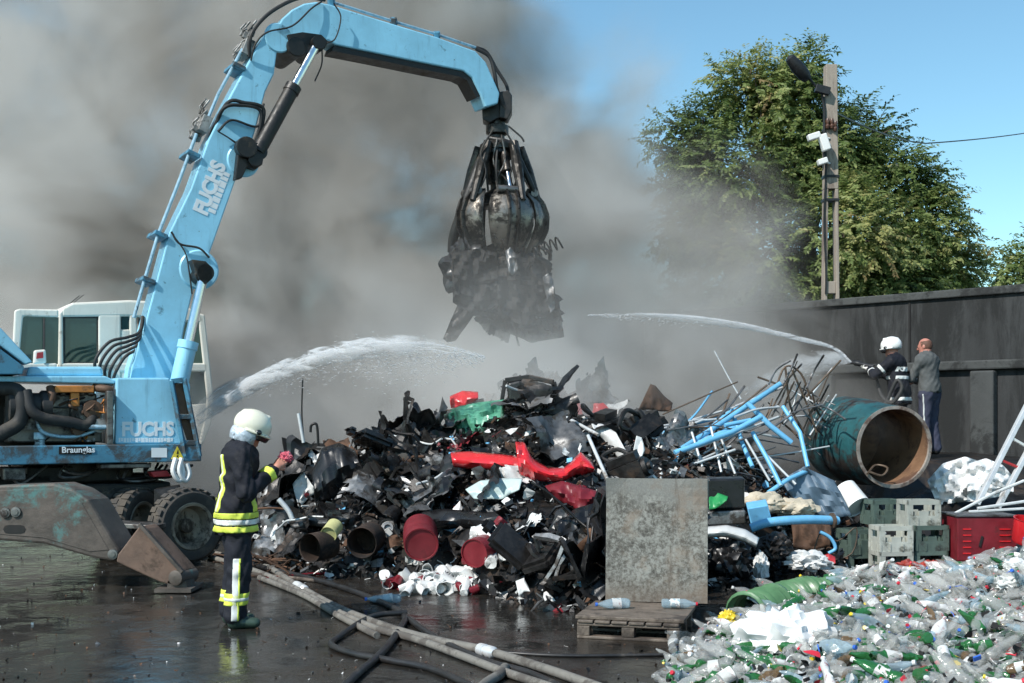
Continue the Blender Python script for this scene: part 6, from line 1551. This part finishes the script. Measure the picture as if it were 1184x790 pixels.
def jet(name, path, rad, m, label, strands, drops, seed, fall=0.3, squash=1.0):
    """rad(u): radius of the spray along the path"""
    rr = random.Random(seed); c = bez(path, 90); N = len(c) - 1
    def at(u): f = u * N; i = min(N - 1, int(f)); return c[i].lerp(c[i + 1], f - i), (c[min(N, i + 1)] - c[i]).normalized()
    mb = MB(); mb.tube(c, [max(.004, rad(i / N) * (1 + .16 * noise.noise(V((i * .35, seed, 0))) )) for i in range(N + 1)], 14)
    o = mb.build(name, m, smooth=60); tag(o, label, 'water jet')
    mb = MB()
    for k in range(strands):
        u0 = rr.uniform(0, .75); u1 = min(1, u0 + rr.uniform(.10, .35)); oy, oz = rr.gauss(0, .42), rr.gauss(.1, .42); pts, rs = [], []
        for i in range(16):
            u = lerp(u0, u1, i / 15); p, d = at(u); r = rad(u)
            pts.append(p + V((0, (oy + .25 * noise.noise(V((u * 14, k, 1)))) * r, (oz + .3 * noise.noise(V((u * 14, k, 5)))) * r))); rs.append(max(.0015, rr.uniform(.5, 1.0) * .010 * math.sin(PI * (i + .4) / 15.8)))
        mb.tube(pts, rs, 5)
    for _ in range(drops):
        u = rr.random() ** .7; p, d = at(u); r = rad(u) * (1 + .5 * u)
        q = V((0, rr.gauss(0, .5), rr.gauss(0, .5) - abs(rr.gauss(0, fall * 3 * u)))) * r; p = p + q
        L = rr.uniform(.006, .03); w_ = rr.uniform(.0025, .006); x, y, a = frame((d + V((0, 0, -.25 * u))).normalized()); o0 = len(mb.v)
        mb.v += [tuple(z) for z in (p - a * L, p + x * w_, p + y * w_, p - x * w_, p - y * w_, p + a * L)]
        for f in ((0, 2, 1), (0, 3, 2), (0, 4, 3), (0, 1, 4), (5, 1, 2), (5, 2, 3), (5, 3, 4), (5, 4, 1)): mb.f.append([o0 + i for i in f]); mb.m.append(0)
    if strands or drops: q = mb.build('droplets', M_STRAND, o, smooth=60, fix=False); q['kind'] = 'stuff'
    return o
jet('water_jet', [P(190, 512, 16.9), P(245, 474, 16.3), P(300, 440, 15.6), P(360, 416, 15.0), P(430, 402, 14.6), P(500, 400, 14.4), P(560, 412, 14.3)], lambda u: lerp(.075, .150, u ** .8) * min(1, (1 - u) / .28 + .05), M_SPRAY, 'broad white water jet arching from behind the cab over the heap', 40, 2600, 5, .5)
jet('water_jet', [P(205, 495, 16.8), P(250, 456, 16.3), P(290, 440, 16.0)], lambda u: lerp(.04, .10, u), M_SPRAY2, 'faint short water spray just above the broad left jet beside the cab', 4, 80, 9)
jet('water_jet', [NZ, P(965, 403, 17.3), P(930, 393, 16.9), P(850, 375, 16.2), P(760, 365, 15.5), P(680, 364, 14.9)], lambda u: lerp(.014, .062, u) * min(1, (1 - u) / .3 + .03), M_SPRAY3, 'thin white water jet arching left from the nozzle on the ledge', 16, 700, 6)
jet('water_spray', [NZ, P(960, 416, 17.4), P(915, 430, 17), P(860, 452, 16.5)], lambda u: lerp(.015, .36, u) * min(1, (1 - u) / .5 + .03), M_SPRAY2, 'faint cone of spray falling below the thin water jet at the nozzle', 0, 260, 7)
# ------------------------------------------------------------------ pallet and board
pa0, pa1, pa2 = G(667, 738), G(786, 744), G(819, 724)
px_ = (pa1 - pa0); W_ = px_.length; px_.normalize(); py_ = V((-px_.y, px_.x, 0)); D_ = .80
pt = thing('wooden_pallet', pa0 + px_ * W_ / 2 + py_ * D_ / 2, 'weathered grey wooden pallet on the wet ground carrying the mottled board', 'pallet')
def PA(u, v, z): return pa0 + px_ * u + py_ * v + V((0, 0, z))
def pbox(name, u0, u1, v0, v1, z0, z1, m, par, bev=.006):
    mb = MB(); mb.prism([PA(u0, v0, z0), PA(u1, v0, z0), PA(u1, v1, z0), PA(u0, v1, z0)], V((0, 0, z1 - z0))); return mb.build(name, m, par, bevel=bev)
for k in range(3): pbox('bottom_board', 0, W_, k * .35, k * .35 + .1, .0, .022, M_WOOD, pt)
for k in range(3):
    for j in range(3): pbox('block', j * (W_ - .1) / 2, j * (W_ - .1) / 2 + .1, k * .35 + .003, k * .35 + .097, .023, .10, M_WOOD, pt)
for k in range(3): pbox('stringer_board', 0, W_, k * .35, k * .35 + .1, .101, .122, M_WOOD, pt)
for k in range(6): pbox('deck_board', k * (W_ / 6) + .006, (k + 1) * W_ / 6 - .006, -.01, D_ + .01, .123, .145, M_WOOD, pt)
tb = thing('plank_sheet', PA(W_ / 2, D_ / 2, .146), 'wet dark plank sheet lying on top of the pallet', 'board')
pbox('sheet', -.02, W_ + .03, .03, D_ + .02, .147, .175, M_WOOD, tb); 
for v in (.06, .5): pbox('batten', -.03, W_ + .04, v, v + .06, .1755, .19, M_WOOD, tb) if 0 else None
m, t, out = newmat('mottled_board')
tc = t.n('ShaderNodeTexCoord').outputs['Object']
a = t.math('ADD', t.math('MULTIPLY', t.noise(tc, 34, 8, .75, .4), .62), t.math('MULTIPLY', t.noise(tc, 6.5, 4, .7, .6), .38)); b_ = t.noise(tc, 3.0, 5, .6); c_ = t.noise(tc, 90, 4, .7)
z_ = t.n('ShaderNodeSeparateXYZ', {0: tc}).outputs[2]
col = t.ramp(a, [(.36, (.035, .033, .028)), (.46, (.115, .11, .095)), (.54, (.235, .235, .21)), (.7, (.33, .33, .30))])
plain = t.mix(t.mr(c_, .4, .65), (.17, .17, .155), (.22, .22, .20))
f = t.mr(t.math('ADD', z_, t.math('MULTIPLY', t.math('SUBTRACT', b_, .5), .7)), .74, .92)
col = t.mix(f, col, plain)
col = t.mix(t.math('MULTIPLY', t.mr(b_, .48, .66), .55), col, (.19, .13, .085))
run = t.noise(t.n('ShaderNodeMapping', {0: tc, 3: (9, 9, .7)}).outputs[0], 1.4, 4, .7)
col = t.mix(t.math('MULTIPLY', t.mr(run, .55, .72), .6), col, (.075, .055, .04))
low = t.mr(z_, .0, .25, .55, 0)
col = t.mix(low, col, (.12, .085, .06))
b2 = t.n('ShaderNodeBsdfPrincipled', {'Base Color': col, 'Roughness': .8, 'Normal': t.n('ShaderNodeBump', {'Height': a, 'Strength': .4, 'Distance': .01}).outputs[0]})
t.nt.links.new(b2.outputs[0], out.inputs[0]); M_BOARD = m
B0, B1 = P(700, 694, 10.25), P(818, 694, 10.10)
B0.z = B1.z = .176
bx_ = (B1 - B0).normalized(); by_ = V((-bx_.y, bx_.x, 0)); hb_ = 1.035
mb = MB(); N = 14
def bd(u, v): return B0.lerp(B1, u) + V((0, 0, hb_ * v)) + by_ * (-.35 * max(0, u + v - 1.72) ** 1.3 - .25 * max(0, v - u - .80) ** 1.2 + .10 * v + .012 * math.sin(u * 3.1) + .006 * noise.noise(V((u * 4, v * 4, 1))))
mb.grid(bd, N, N)
o = mb.build('mottled_board', M_BOARD, fix=False); md = o.modifiers.new('thickness', 'SOLIDIFY'); md.thickness = .028; md.offset = -1
tag(o, 'square grey mottled board standing upright on the wooden pallet', 'board')

# ------------------------------------------------------------------ plastic bottles
def plastic(name, col, alpha, rough=.18):
    m, t, out = newmat(name)
    tc = t.n('ShaderNodeTexCoord').outputs['Object']
    nb = t.noise(tc, 30, 3, .6)
    b = t.n('ShaderNodeBsdfPrincipled', {'Base Color': (*col, 1), 'Roughness': rough, 'Specular IOR Level': .7, 'Coat Weight': .15, 'Normal': t.n('ShaderNodeBump', {'Height': nb, 'Strength': .5, 'Distance': .01}).outputs[0]}).outputs[0]
    tr = t.n('ShaderNodeBsdfTransparent', {0: (*[lerp(1, min(1, c * 1.8), .6) for c in col], 1)}).outputs[0]
    t.nt.links.new(t.n('ShaderNodeMixShader', {0: alpha, 1: tr, 2: b}).outputs[0], out.inputs[0]); return m
M_PET = plastic('clear_plastic', (.52, .52, .505), .34, .10)
M_PETG = plastic('green_plastic', (.025, .15, .04), .78)
M_PETB = plastic('blue_tinted_plastic', (.42, .52, .58), .42)
M_PETA = plastic('brown_tinted_plastic', (.20, .13, .07), .7)
M_CAPR = mat('red_cap', (.60, .03, .05), .4, objrand=0); M_CAPB = mat('blue_cap', (.04, .14, .55), .4, objrand=0); M_CAPW = mat('white_cap', (.78, .78, .76), .4, objrand=0); M_CAPY = mat('yellow_cap', (.70, .52, .03), .4, objrand=0)
M_LABEL = mat('printed_label', (.62, .62, .60), .5, 0, .1, 8, dirt=(.30, .08, .08), dirt_amt=.4, dirt_scale=14, objrand=.2)
def bottle_parts(seed, seg=12, crush=.5):
    rr = random.Random(seed)
    pr = [(0, 0), (.030, 0), (.040, .012), (.040, .05), (.037, .06), (.040, .07), (.040, .11), (.037, .12), (.040, .13), (.040, .19), (.034, .225), (.018, .262), (.0135, .275), (.0135, .292)]
    mb = MB(); mb.lathe(pr, V(), V((0, 0, 1)), seg)
    fl = rr.uniform(.35, .8); tw = rr.uniform(-2, 2); bend = rr.uniform(-1.6, 1.6)
    def wp(p):
        p = V(p); k = math.sin(PI * min(1, max(0, p.z / .26))) if p.z < .26 else 0
        a = tw * p.z * 3; s = 1 - (1 - fl) * k * crush * 1.7
        x, y = p.x * s, p.y * (1 + .25 * (1 - s))
        n = 1 + crush * .6 * k * noise.noise(V((p.x * 30, p.y * 30, p.z * 22 + seed)))
        x, y = x * n, y * n
        x, y = x * math.cos(a) - y * math.sin(a), x * math.sin(a) + y * math.cos(a)
        return V((x + bend * crush * (p.z * p.z) * .9, y, p.z))
    mb.v = [tuple(wp(v)) for v in mb.v]
    cp = MB(); cp.lathe([(0, .306), (.0155, .306), (.0165, .303), (.0165, .288), (.0145, .288)], V(), V((0, 0, 1)), 12); cp.v = [tuple(V(v) + V((bend * crush * .29 * .29 * .9, 0, 0))) for v in cp.v]
    lb = MB(); lb.lathe([(.0405, .075), (.0412, .08), (.0412, .15), (.0405, .155)], V(), V((0, 0, 1)), seg); lb.v = [tuple(V((wp(v).x * 1.02, wp(v).y * 1.02, wp(v).z))) for v in lb.v]
    return mb, cp, lb
BOT = []
for k in range(9):
    a, b_, c_ = bottle_parts(k, 12, .42 + .09 * k)
    BOT.append((a.mesh('plastic_bottle', M_PET, smooth=40), b_.mesh('cap', M_CAPW, smooth=40), c_.mesh('label', M_LABEL, smooth=40)))
# shape of the bottle heap: rises to the right of a slanting edge
EB = [(5.0, .35), (7.0, .72), (7.9, 1.02), (8.7, 1.25), (9.6, 1.62), (10.6, 2.0), (11.6, 2.6), (12.6, 3.35), (13.2, 4.0)]
def HB(x, y):
    e = x - pl(y, EB) + .18 * noise.noise(V((x * 1.6, y * 1.6, 8)))
    if e < 0: return 0
    z = .40 * (1 - math.exp(-e / 1.3)) * sstep(13.0, 11.0, y)
    return max(0, z * (1 + .5 * noise.noise(V((x * 1.4, y * 1.4, 3)))) + .08 * noise.noise(V((x * 4, y * 4, 4))))
rnd = random.Random(77)
mb = MB(); mb.grid(lambda u, v: V((.1 + 7.6 * u, 4.6 + 9.2 * v, HB(.1 + 7.6 * u, 4.6 + 9.2 * v) - .05)), 60, 70)
mb.f = [f for f in mb.f if max(mb.v[i][2] for i in f) > -.045]; mb.m = [0] * len(mb.f)
m, t, out = newmat('crushed_plastic_mass')
tc = t.n('ShaderNodeTexCoord').outputs['Object']; vo = t.n('ShaderNodeTexVoronoi', {'Vector': tc, 'Scale': 16.0}).outputs['Color']
cc = t.ramp(t.n('ShaderNodeSeparateColor', {0: vo}).outputs[0], [(.0, (.03, .032, .03)), (.4, (.09, .10, .09)), (.7, (.2, .21, .2)), (.78, (.03, .12, .04)), (.86, (.25, .26, .25)), (.97, (.35, .05, .05))])
b2 = t.n('ShaderNodeBsdfPrincipled', {'Base Color': cc, 'Roughness': .3, 'Normal': t.n('ShaderNodeBump', {'Height': t.noise(tc, 22, 4, .7), 'Strength': 1.0, 'Distance': .05}).outputs[0]}); t.nt.links.new(b2.outputs[0], out.inputs[0])
tag(mb.build('bottle_mass', m, smooth=180), 'mass of crushed plastic under the loose bottles', kind='stuff')
def bxy():
    while True:
        y = 5.2 + 8.0 * rnd.random() ** .85; x = pl(y, EB) + rnd.uniform(-.12, 5.2)
        px = CX + x / y * F
        if px < 1480 and x < 7.4: return x, y
# the nameless rest as one object
mb = MB(); pool = []
for k in range(6):
    a, b_, c_ = bottle_parts(40 + k, 9, .45 + .14 * k); pool.append((a, b_))
for _ in range(6800):
    x, y = bxy(); z = HB(x, y)
    if rnd.random() > .3 + 1.8 * z: continue
    a, b_ = rnd.choice(pool); s = rnd.uniform(.38, .95)
    from mathutils import Euler
    Rm = Euler((rnd.uniform(-.6, .6) + PI / 2, rnd.uniform(-.5, .5), rnd.uniform(0, 2 * PI))).to_matrix(); off_ = V((x, y, z + rnd.uniform(-.06, .05)))
    k = rnd.random() - .5 * max(0, noise.noise(V((x * 1.1, y * 1.1, 6))) - .08) + .10; mb.cur = (1 if k < .15 else 0 if k < .86 else 2 if k < .95 else 3 if k < 1.0 else 8)
    mb.add([off_ + Rm @ (V(v) * s) for v in a.v], a.f)
    if rnd.random() < .14:
        mb.cur = rnd.choices((4, 5, 6, 7), (4, 3, 4, 1))[0]; mb.add([off_ + Rm @ (V(v) * s) for v in b_.v], b_.f)
for _ in range(8500):   # torn labels, wrappers, caps, and black shards coloured as shaded gaps
    x, y = bxy(); z = HB(x, y)
    if z < .02 and rnd.random() < .75: continue
    mb.cur = rnd.choices((0, 4, 5, 6, 7, 8, 1, 9), (11, 1.3, .8, 2.2, .8, 3.0, 3, 10))[0]
    shard(mb, V((x, y, z + rnd.uniform(.0, .07))), rnd.uniform(.010, .05), rnd)
o = mb.build('bottle_litter', [M_PET, M_PETG, M_PETB, M_PETA, M_CAPR, M_CAPB, M_CAPW, M_CAPY, M_LABEL, M_SOOT], smooth=45, fix=False)
tag(o, 'countless crushed bottles, caps, wrappers and black shards as gap shade filling the bottle heap', kind='stuff')
# the bottles that show largest, each one a thing
def put_bottle(x, y, z, k, m, capm, s, rot, lab, grp, label=False):
    a, c, l = BOT[k]
    o = placed('plastic_bottle', a, m, (x, y, z), rot, s, lab, 'bottle', grp)
    for me, mm, nm in ((c, capm, 'cap'),) + (((l, M_LABEL, 'label'),) if label else ()):
        q = bpy.data.objects.new(nm, me); COL.objects.link(q); q.parent = o; q.material_slots[0].link = 'OBJECT'; q.material_slots[0].material = mm
    return o
BK = [(M_PET, 'crushed clear plastic bottle on the bottle heap', 'clear bottles on the bottle heap', .60), (M_PETG, 'crushed green plastic bottle on the bottle heap', 'green bottles on the bottle heap', .23), (M_PETB, 'crushed bluish plastic bottle on the bottle heap', 'bluish bottles on the bottle heap', .11), (M_PETA, 'crushed brownish plastic bottle on the bottle heap', 'brownish bottles on the bottle heap', .06)]
for i in range(255):
    while True:
        x, y = bxy()
        if y < 7.4 and HY - (HB(x, y) - CH) / y * F > 800: continue
        if rnd.random() < (10.5 / y) ** 2 * .6 and CX + x / y * F < 1195: break
    m_, lab, grp, _p = rnd.choices(BK, [b[3] for b in BK])[0]
    put_bottle(x, y, HB(x, y) + rnd.uniform(.03, .08), rnd.randrange(9), m_, rnd.choices((M_CAPR, M_CAPB, M_CAPW, M_CAPY), (2, 1.6, 8, .5))[0], rnd.uniform(.6, 1.0), (PI / 2 + rnd.uniform(-.5, .5), rnd.uniform(-.4, .4), rnd.uniform(0, 2 * PI)), lab, grp, rnd.random() < .35)
for px, py, k, rz in ((788, 783, 1, 1.3), (806, 776, 3, 1.8), (822, 785, 2, .9), (842, 770, 4, 2.4), (836, 782, 0, 1.5), (798, 768, 5, .4), (862, 764, 3, 1.2), (905, 712, 2, 1.7), (940, 706, 1, 1.5), (968, 708, 4, 1.9), (985, 780, 0, 1.2), (1010, 772, 2, 1.9), (1030, 783, 1, .8)):
    q = G(px, py, .06); z = HB(q.x, q.y); q = G(px, py, .05 + z)
    put_bottle(q.x, q.y, max(.05, HB(q.x, q.y) + .05), k, M_PETG, M_CAPW, 1.0, (PI / 2, 0, rz), BK[1][1], BK[1][2], True)
q = G(776, 757, .04)
# lone bottles
q = P(728, 702, 9.85); o = put_bottle(q.x, q.y, .22, 1, M_PETB, M_CAPB, .95, (PI / 2, 0, R(-82)), 'clear bluish bottle lying on the pallet at the left', None, True); 
q = P(765, 703, 9.85); o = put_bottle(q.x, q.y, .22, 0, M_PETB, M_CAPR, .95, (PI / 2, 0, R(82)), 'clear bluish bottle lying on the pallet at the right', None, True)
q = G(463, 692, .045); put_bottle(q.x, q.y, .045, 2, M_PETB, M_CAPB, 1.05, (PI / 2, 0, R(-70)), 'lone clear blue bottle on the bare wet ground before the heap', None, True)
lump('yellow_can', G(842, 724, .06) + V((0, 0, .06)), (.07, .05, .06), M_CAPY, 'crushed yellow plastic can at the edge of the bottle heap', 'can', 4, .4, 5)
lump('dark_bag', G(852, 778, .06), (.09, .08, .09), M_BLK, 'small dark rubber piece between green bottles and the big white bag', 'bag', 14, .35, 5) if 0 else None
wb = G(908, 772); lump('white_sack', V((wb.x, wb.y, .17)), (.34, .26, .22), mat('white_plastic_sack', (.82, .82, .80), .45, 0, .05, 5, objrand=0), 'big crumpled white plastic sack at the front of the bottle heap', 'bag', 21, .42, 4)
for (px, py, r, lab, sd) in ((1050, 662, .13, 'crumpled red plastic bag left of the other red bag', 31), (1078, 660, .14, 'crumpled red and orange bag below the green crate', 32)):
    q = P(px, py, 13.0); lump('red_bag', V((q.x, q.y, max(.1, q.z))), (r, .12, .08), mat('red_plastic_bag', (.42, .06, .04), .4, 0, .3, 8, dirt=(.6, .4, .35), dirt_amt=.35, dirt_scale=8), lab, 'bag', sd, .45, 5)
for (px, py, r, lab, sd, m_) in ((1178, 690, .13, 'white plastic bag at the right edge of the bottle heap', 41, M_WHTP), (1168, 744, .10, 'small white wrapper low on the right side of the bottle heap', 42, M_WHTP)):
    x, y = P(px, py, 10.6).x, 10.6 if py < 700 else 9.2
    x = (px - CX) * y / F; lump('white_bag', V((x, y, HB(x, y) + .06)), (r, r * .8, r * .6), m_, lab, 'bag', sd, .45, 5)
# green ribbed sheeting at the back edge of the bottle heap
def ribbed(name, pts, wdt, r, m, label, Yo=0):
    c = bez(pts, 40); mb = MB(); n = len(c)
    def fn(u, v):
        f = u * (n - 1); i = min(n - 2, int(f)); p = c[i].lerp(c[i + 1], f - i); d = (c[i + 1] - c[i]).normalized()
        x, y, a = frame(d); an = PI * (v * 1.25 - .15)
        rr_ = r * (1 + .10 * math.sin(f * 2.2) + .12 * noise.noise(V((f * .3, v * 2, 4))))
        return p + x * (math.cos(an) * rr_ * wdt) + y * math.sin(an) * rr_
    mb.grid(fn, 60, 12); o = mb.build(name, m, smooth=40, fix=False); md = o.modifiers.new('thickness', 'SOLIDIFY'); md.thickness = .008
    return tag(o, label, 'plastic bin')
M_BIN = mat('green_bin_plastic', (.10, .22, .10), .38, 0, .2, 5, dirt=(.25, .30, .24), dirt_amt=.3, objrand=.15)
ribbed('green_tub', [G(862, 712, .1), G(905, 698, .12), G(945, 690, .14)], 1.0, .17, M_BIN, 'ribbed green plastic tub crushed flat at the left edge of the bottle heap')
ribbed('green_tub', [G(945, 688, .12), G(985, 680, .14), G(1022, 674, .14)], 1.0, .13, M_BIN, 'darker ribbed green tub between the first tub and the crates')
mb = MB(); mb.prism([P(1000, 660, 12.9), P(1032, 650, 13.0), P(1036, 666, 12.8), P(1004, 676, 12.6)], V((.02, .1, .02))); tag(mb.build('dark_board', M_BLK, bevel=.01), 'dark flat board leaning between the green tub and crates', 'board')
mb = MB(); mb.tube(bez([G(845, 728, .03), G(900, 705, .2), G(960, 690, .22), G(1040, 676, .25)], 20), .016, 7); tag(mb.build('black_strap', M_RUBBER, smooth=True), 'thin black strap running along the green tubs', 'strap')

# ------------------------------------------------------------------ hoses on the ground
M_HOSEW = mat('canvas_hose', (.18, .168, .148), .75, 0, .2, 8, dirt=(.09, .08, .07), dirt_amt=.5, dirt_scale=4, bump=.2, bscale=60, objrand=.1)
M_HOSEB = mat('black_hose', (.022, .021, .021), .42, 0, .3, 8, dirt=(.08, .07, .06), dirt_amt=.3, objrand=.1)
def ghose(name, pts, r, m, label, par=None, grp=None):
    mb = MB(); mb.tube(bez([G(x, y, r) + V((0, 0, k)) for x, y, k in [(*p, 0) if len(p) == 2 else p for p in pts]], 60), r, 10)
    o = mb.build(name, m, par, smooth=True); return tag(o, label, 'hose', grp)
h1 = ghose('fire_hose', [(228, 636), (300, 652), (345, 678), (385, 700), (425, 717), (470, 732), (515, 743), (560, 752), (620, 770), (690, 794), (740, 812)], .033, M_HOSEW, 'uppermost pale canvas fire hose with white couplings crossing the front ground')
h2 = ghose('fire_hose', [(240, 643), (300, 662), (348, 684), (392, 708), (432, 726), (480, 739), (530, 757), (580, 776), (640, 796), (700, 818)], .030, M_HOSEW, 'pale canvas fire hose running just below the coupled hose')
h3 = ghose('fire_hose', [(300, 668), (350, 688), (395, 714), (436, 735)], .028, M_HOSEW, 'short pale hose ending beside the crossing black hose')
h4 = ghose('fire_hose', [(584, 772), (578, 780), (562, 790), (545, 806)], .034, M_HOSEW, 'curved pale hose end at the bottom picture edge')
for (px, py, qx, qy) in ((343, 677, 352, 682), (556, 751, 570, 755)):
    a, b_ = G(px, py, .036), G(qx, qy, .036); d = (b_ - a)
    mb = MB(); L = d.length; mb.lathe([(.025, -.02), (.046, -.01), (.048, L * .35), (.038, L * .4), (.038, L * .6), (.048, L * .65), (.046, L), (.025, L + .02)], a, d, 18)
    mb.build('coupling', M_ALU, h1, smooth=35)
ghose('rubber_hose', [(268, 648), (330, 662), (385, 676), (430, 692), (466, 710), (462, 728), (440, 756), (412, 780), (380, 812)], .028, M_HOSEB, 'black rubber hose curving across the pale hoses to the bottom edge')
ghose('rubber_hose', [(470, 712, .03), (430, 716, .02), (392, 736), (384, 746), (410, 756), (452, 764), (500, 774), (560, 800)], .024, M_HOSEB, 'black rubber hose making a loop left of the pale hoses')
ghose('rubber_hose', [(470, 714), (505, 738), (560, 764), (610, 778), (660, 800)], .026, M_HOSEB, 'black rubber hose lying between the two long pale hoses')
ghose('electric_cable', [(560, 753), (640, 758), (720, 758), (790, 756), (850, 748)], .012, M_HOSEB, 'thin black cable running along the ground before the pallet')
ghose('iron_bar', [(238, 640), (262, 646), (300, 650)], .02, M_RUST, 'rusty bar on the ground behind the front firefighter')
ghose('iron_bar', [(300, 684 - 14), (360, 664), (420, 660), (470, 652)], .018, M_DRED, 'dark red bar along the foot of the heap')
ghose('plank', [(292, 664), (330, 668), (372, 672)], .022, M_WOOD, 'narrow wet plank right of the front firefighter')

# ------------------------------------------------------------------ scrap held in the grab
LY = GY
M_SOOTM = mat('sooty_sheet', (.010, .0095, .009), .75, .1, .5, 6, dirt=(.05, .042, .035), dirt_amt=.35, bump=.4, objrand=.3)
def clump(name, px0, py0, px1, py1, m, label, cat, seed, yo=0.0, amp=.5):
    c = P((px0 + px1) / 2, (py0 + py1) / 2, LY + yo); s = LY / F
    return lump(name, c, ((px1 - px0) / 2 * s, .35, (py1 - py0) / 2 * s), m, label, cat, seed, amp, 4.5)
clump('crushed_wreck', 528, 282, 630, 350, M_BLKM, 'black crushed car wreck gripped below the grab shells', 'car wreck', 61, 0, .42)
clump('crushed_wreck', 548, 326, 640, 388, M_BLKM, 'lower dark torn bodywork hanging under the gripped wreck', 'car wreck', 62, .1, .5)
clump('black_lump', 514, 280, 562, 338, M_BLK, 'black lump squeezed out at the left of the grab', 'scrap lump', 63, -.2, .5)
def hang(name, top, bot, m, label, seed, yo=-.3, bulge=.06, amp=.12): strip(name, top, bot, m, label, 'scrap sheet', 0, bulge, amp, seed, Y=LY + yo, nv=16)
hang('hanging_strip', [(530, 350), (541, 352), (556, 352)], [(512, 392), (518, 396), (527, 394)], M_BLKM, 'long dark strip hanging down left from the grab load', 71)
hang('hanging_sheet', [(522, 292), (552, 288), (574, 292)], [(524, 350), (550, 364), (578, 352)], M_SOOTM, 'wide burnt sheet hanging over the left front of the grab load', 72, -.66, .1, .2)
hang('hanging_sheet', [(574, 298), (604, 292), (632, 304)], [(576, 366), (608, 378), (636, 362)], M_SOOTM, 'broad dark sheet hanging over the right front of the grab load', 76, -.64, .1, .2)
hang('hanging_sheet', [(586, 330), (616, 332), (646, 344)], [(584, 384), (615, 396), (652, 390)], M_BLKM, 'crumpled dark sheet lowest at the right of the grab load', 73, -.4, .1, .25)
hang('bright_strip', [(584, 290), (590, 286), (597, 294)], [(588, 316), (593, 319), (598, 312)], M_GREYM, 'small bright metal tongue in the middle of the grab load', 74, -.82)
hang('bright_strip', [(628, 320), (634, 316), (640, 324)], [(633, 350), (637, 362), (641, 356)], M_GREYM, 'pale curved strip at the right edge of the grab load', 75, -.75)
q = P(616, 293, LY - .7); o = placed('coil_spring', SPR, None, q, (0, R(68), 0), 1.25, 'dark coil spring sticking out right below the grab shells', 'spring')
for k, (a, b_, r) in enumerate((((606, 300), (650, 372), .02), ((570, 340), (600, 400), .016), ((540, 300), (519, 320), .03), ((622, 284), (636, 300), .03))):
    mb = MB(); mb.tube(bez([P(*a, LY - .4), P((a[0] + b_[0]) / 2 + 6, (a[1] + b_[1]) / 2, LY - .5), P(*b_, LY - .35)], 10), r, 7)
    tag(mb.build('dangling_bar', M_BLKM, smooth=50), ['thin bar dangling right from the grab load', 'thin bar dangling below the middle of the grab load', 'thick stub poking out left of the grab load', 'thick stub under the right grab shell'][k], 'scrap bar')
rnd = random.Random(91)
for k in range(64):
    y = rnd.uniform(296, 386); x = rnd.uniform(lerp(528, 548, (y - 296) / 90), lerp(628, 640, (y - 296) / 90))
    if x < 545 and y > 350: continue
    placed('gripped_scrap', rnd.choice(SHEETS), rnd.choice([M_BLK, M_SOOTM, M_BLKM, M_SOOTM, M_GREYM, M_BLK]), P(x, y, LY + rnd.uniform(-.62, .1)), (rnd.uniform(-3, 3), rnd.uniform(-3, 3), rnd.uniform(-3, 3)), rnd.uniform(.2, .45), 'small dark torn piece held in the grab load', 'scrap sheet', 'torn pieces in the grab load')
# small dirt bits on the yard
mb = MB(); rnd = random.Random(17)
for _ in range(900):
    px, py = rnd.uniform(-20, 1000), rnd.uniform(640, 800); q = G(px, py, .006)
    if q.x > pl(q.y, EB): continue
    mb.cur = rnd.choices((0, 1, 2, 3), (4, 4, 1, .8))[0]; shard(mb, q, rnd.uniform(.006, .022), rnd)
tag(mb.build('ground_litter', [M_BLKM, M_RUST, M_GREYM, M_WHTP], fix=False), 'scattered tiny chips and dirt on the wet yard', kind='stuff')
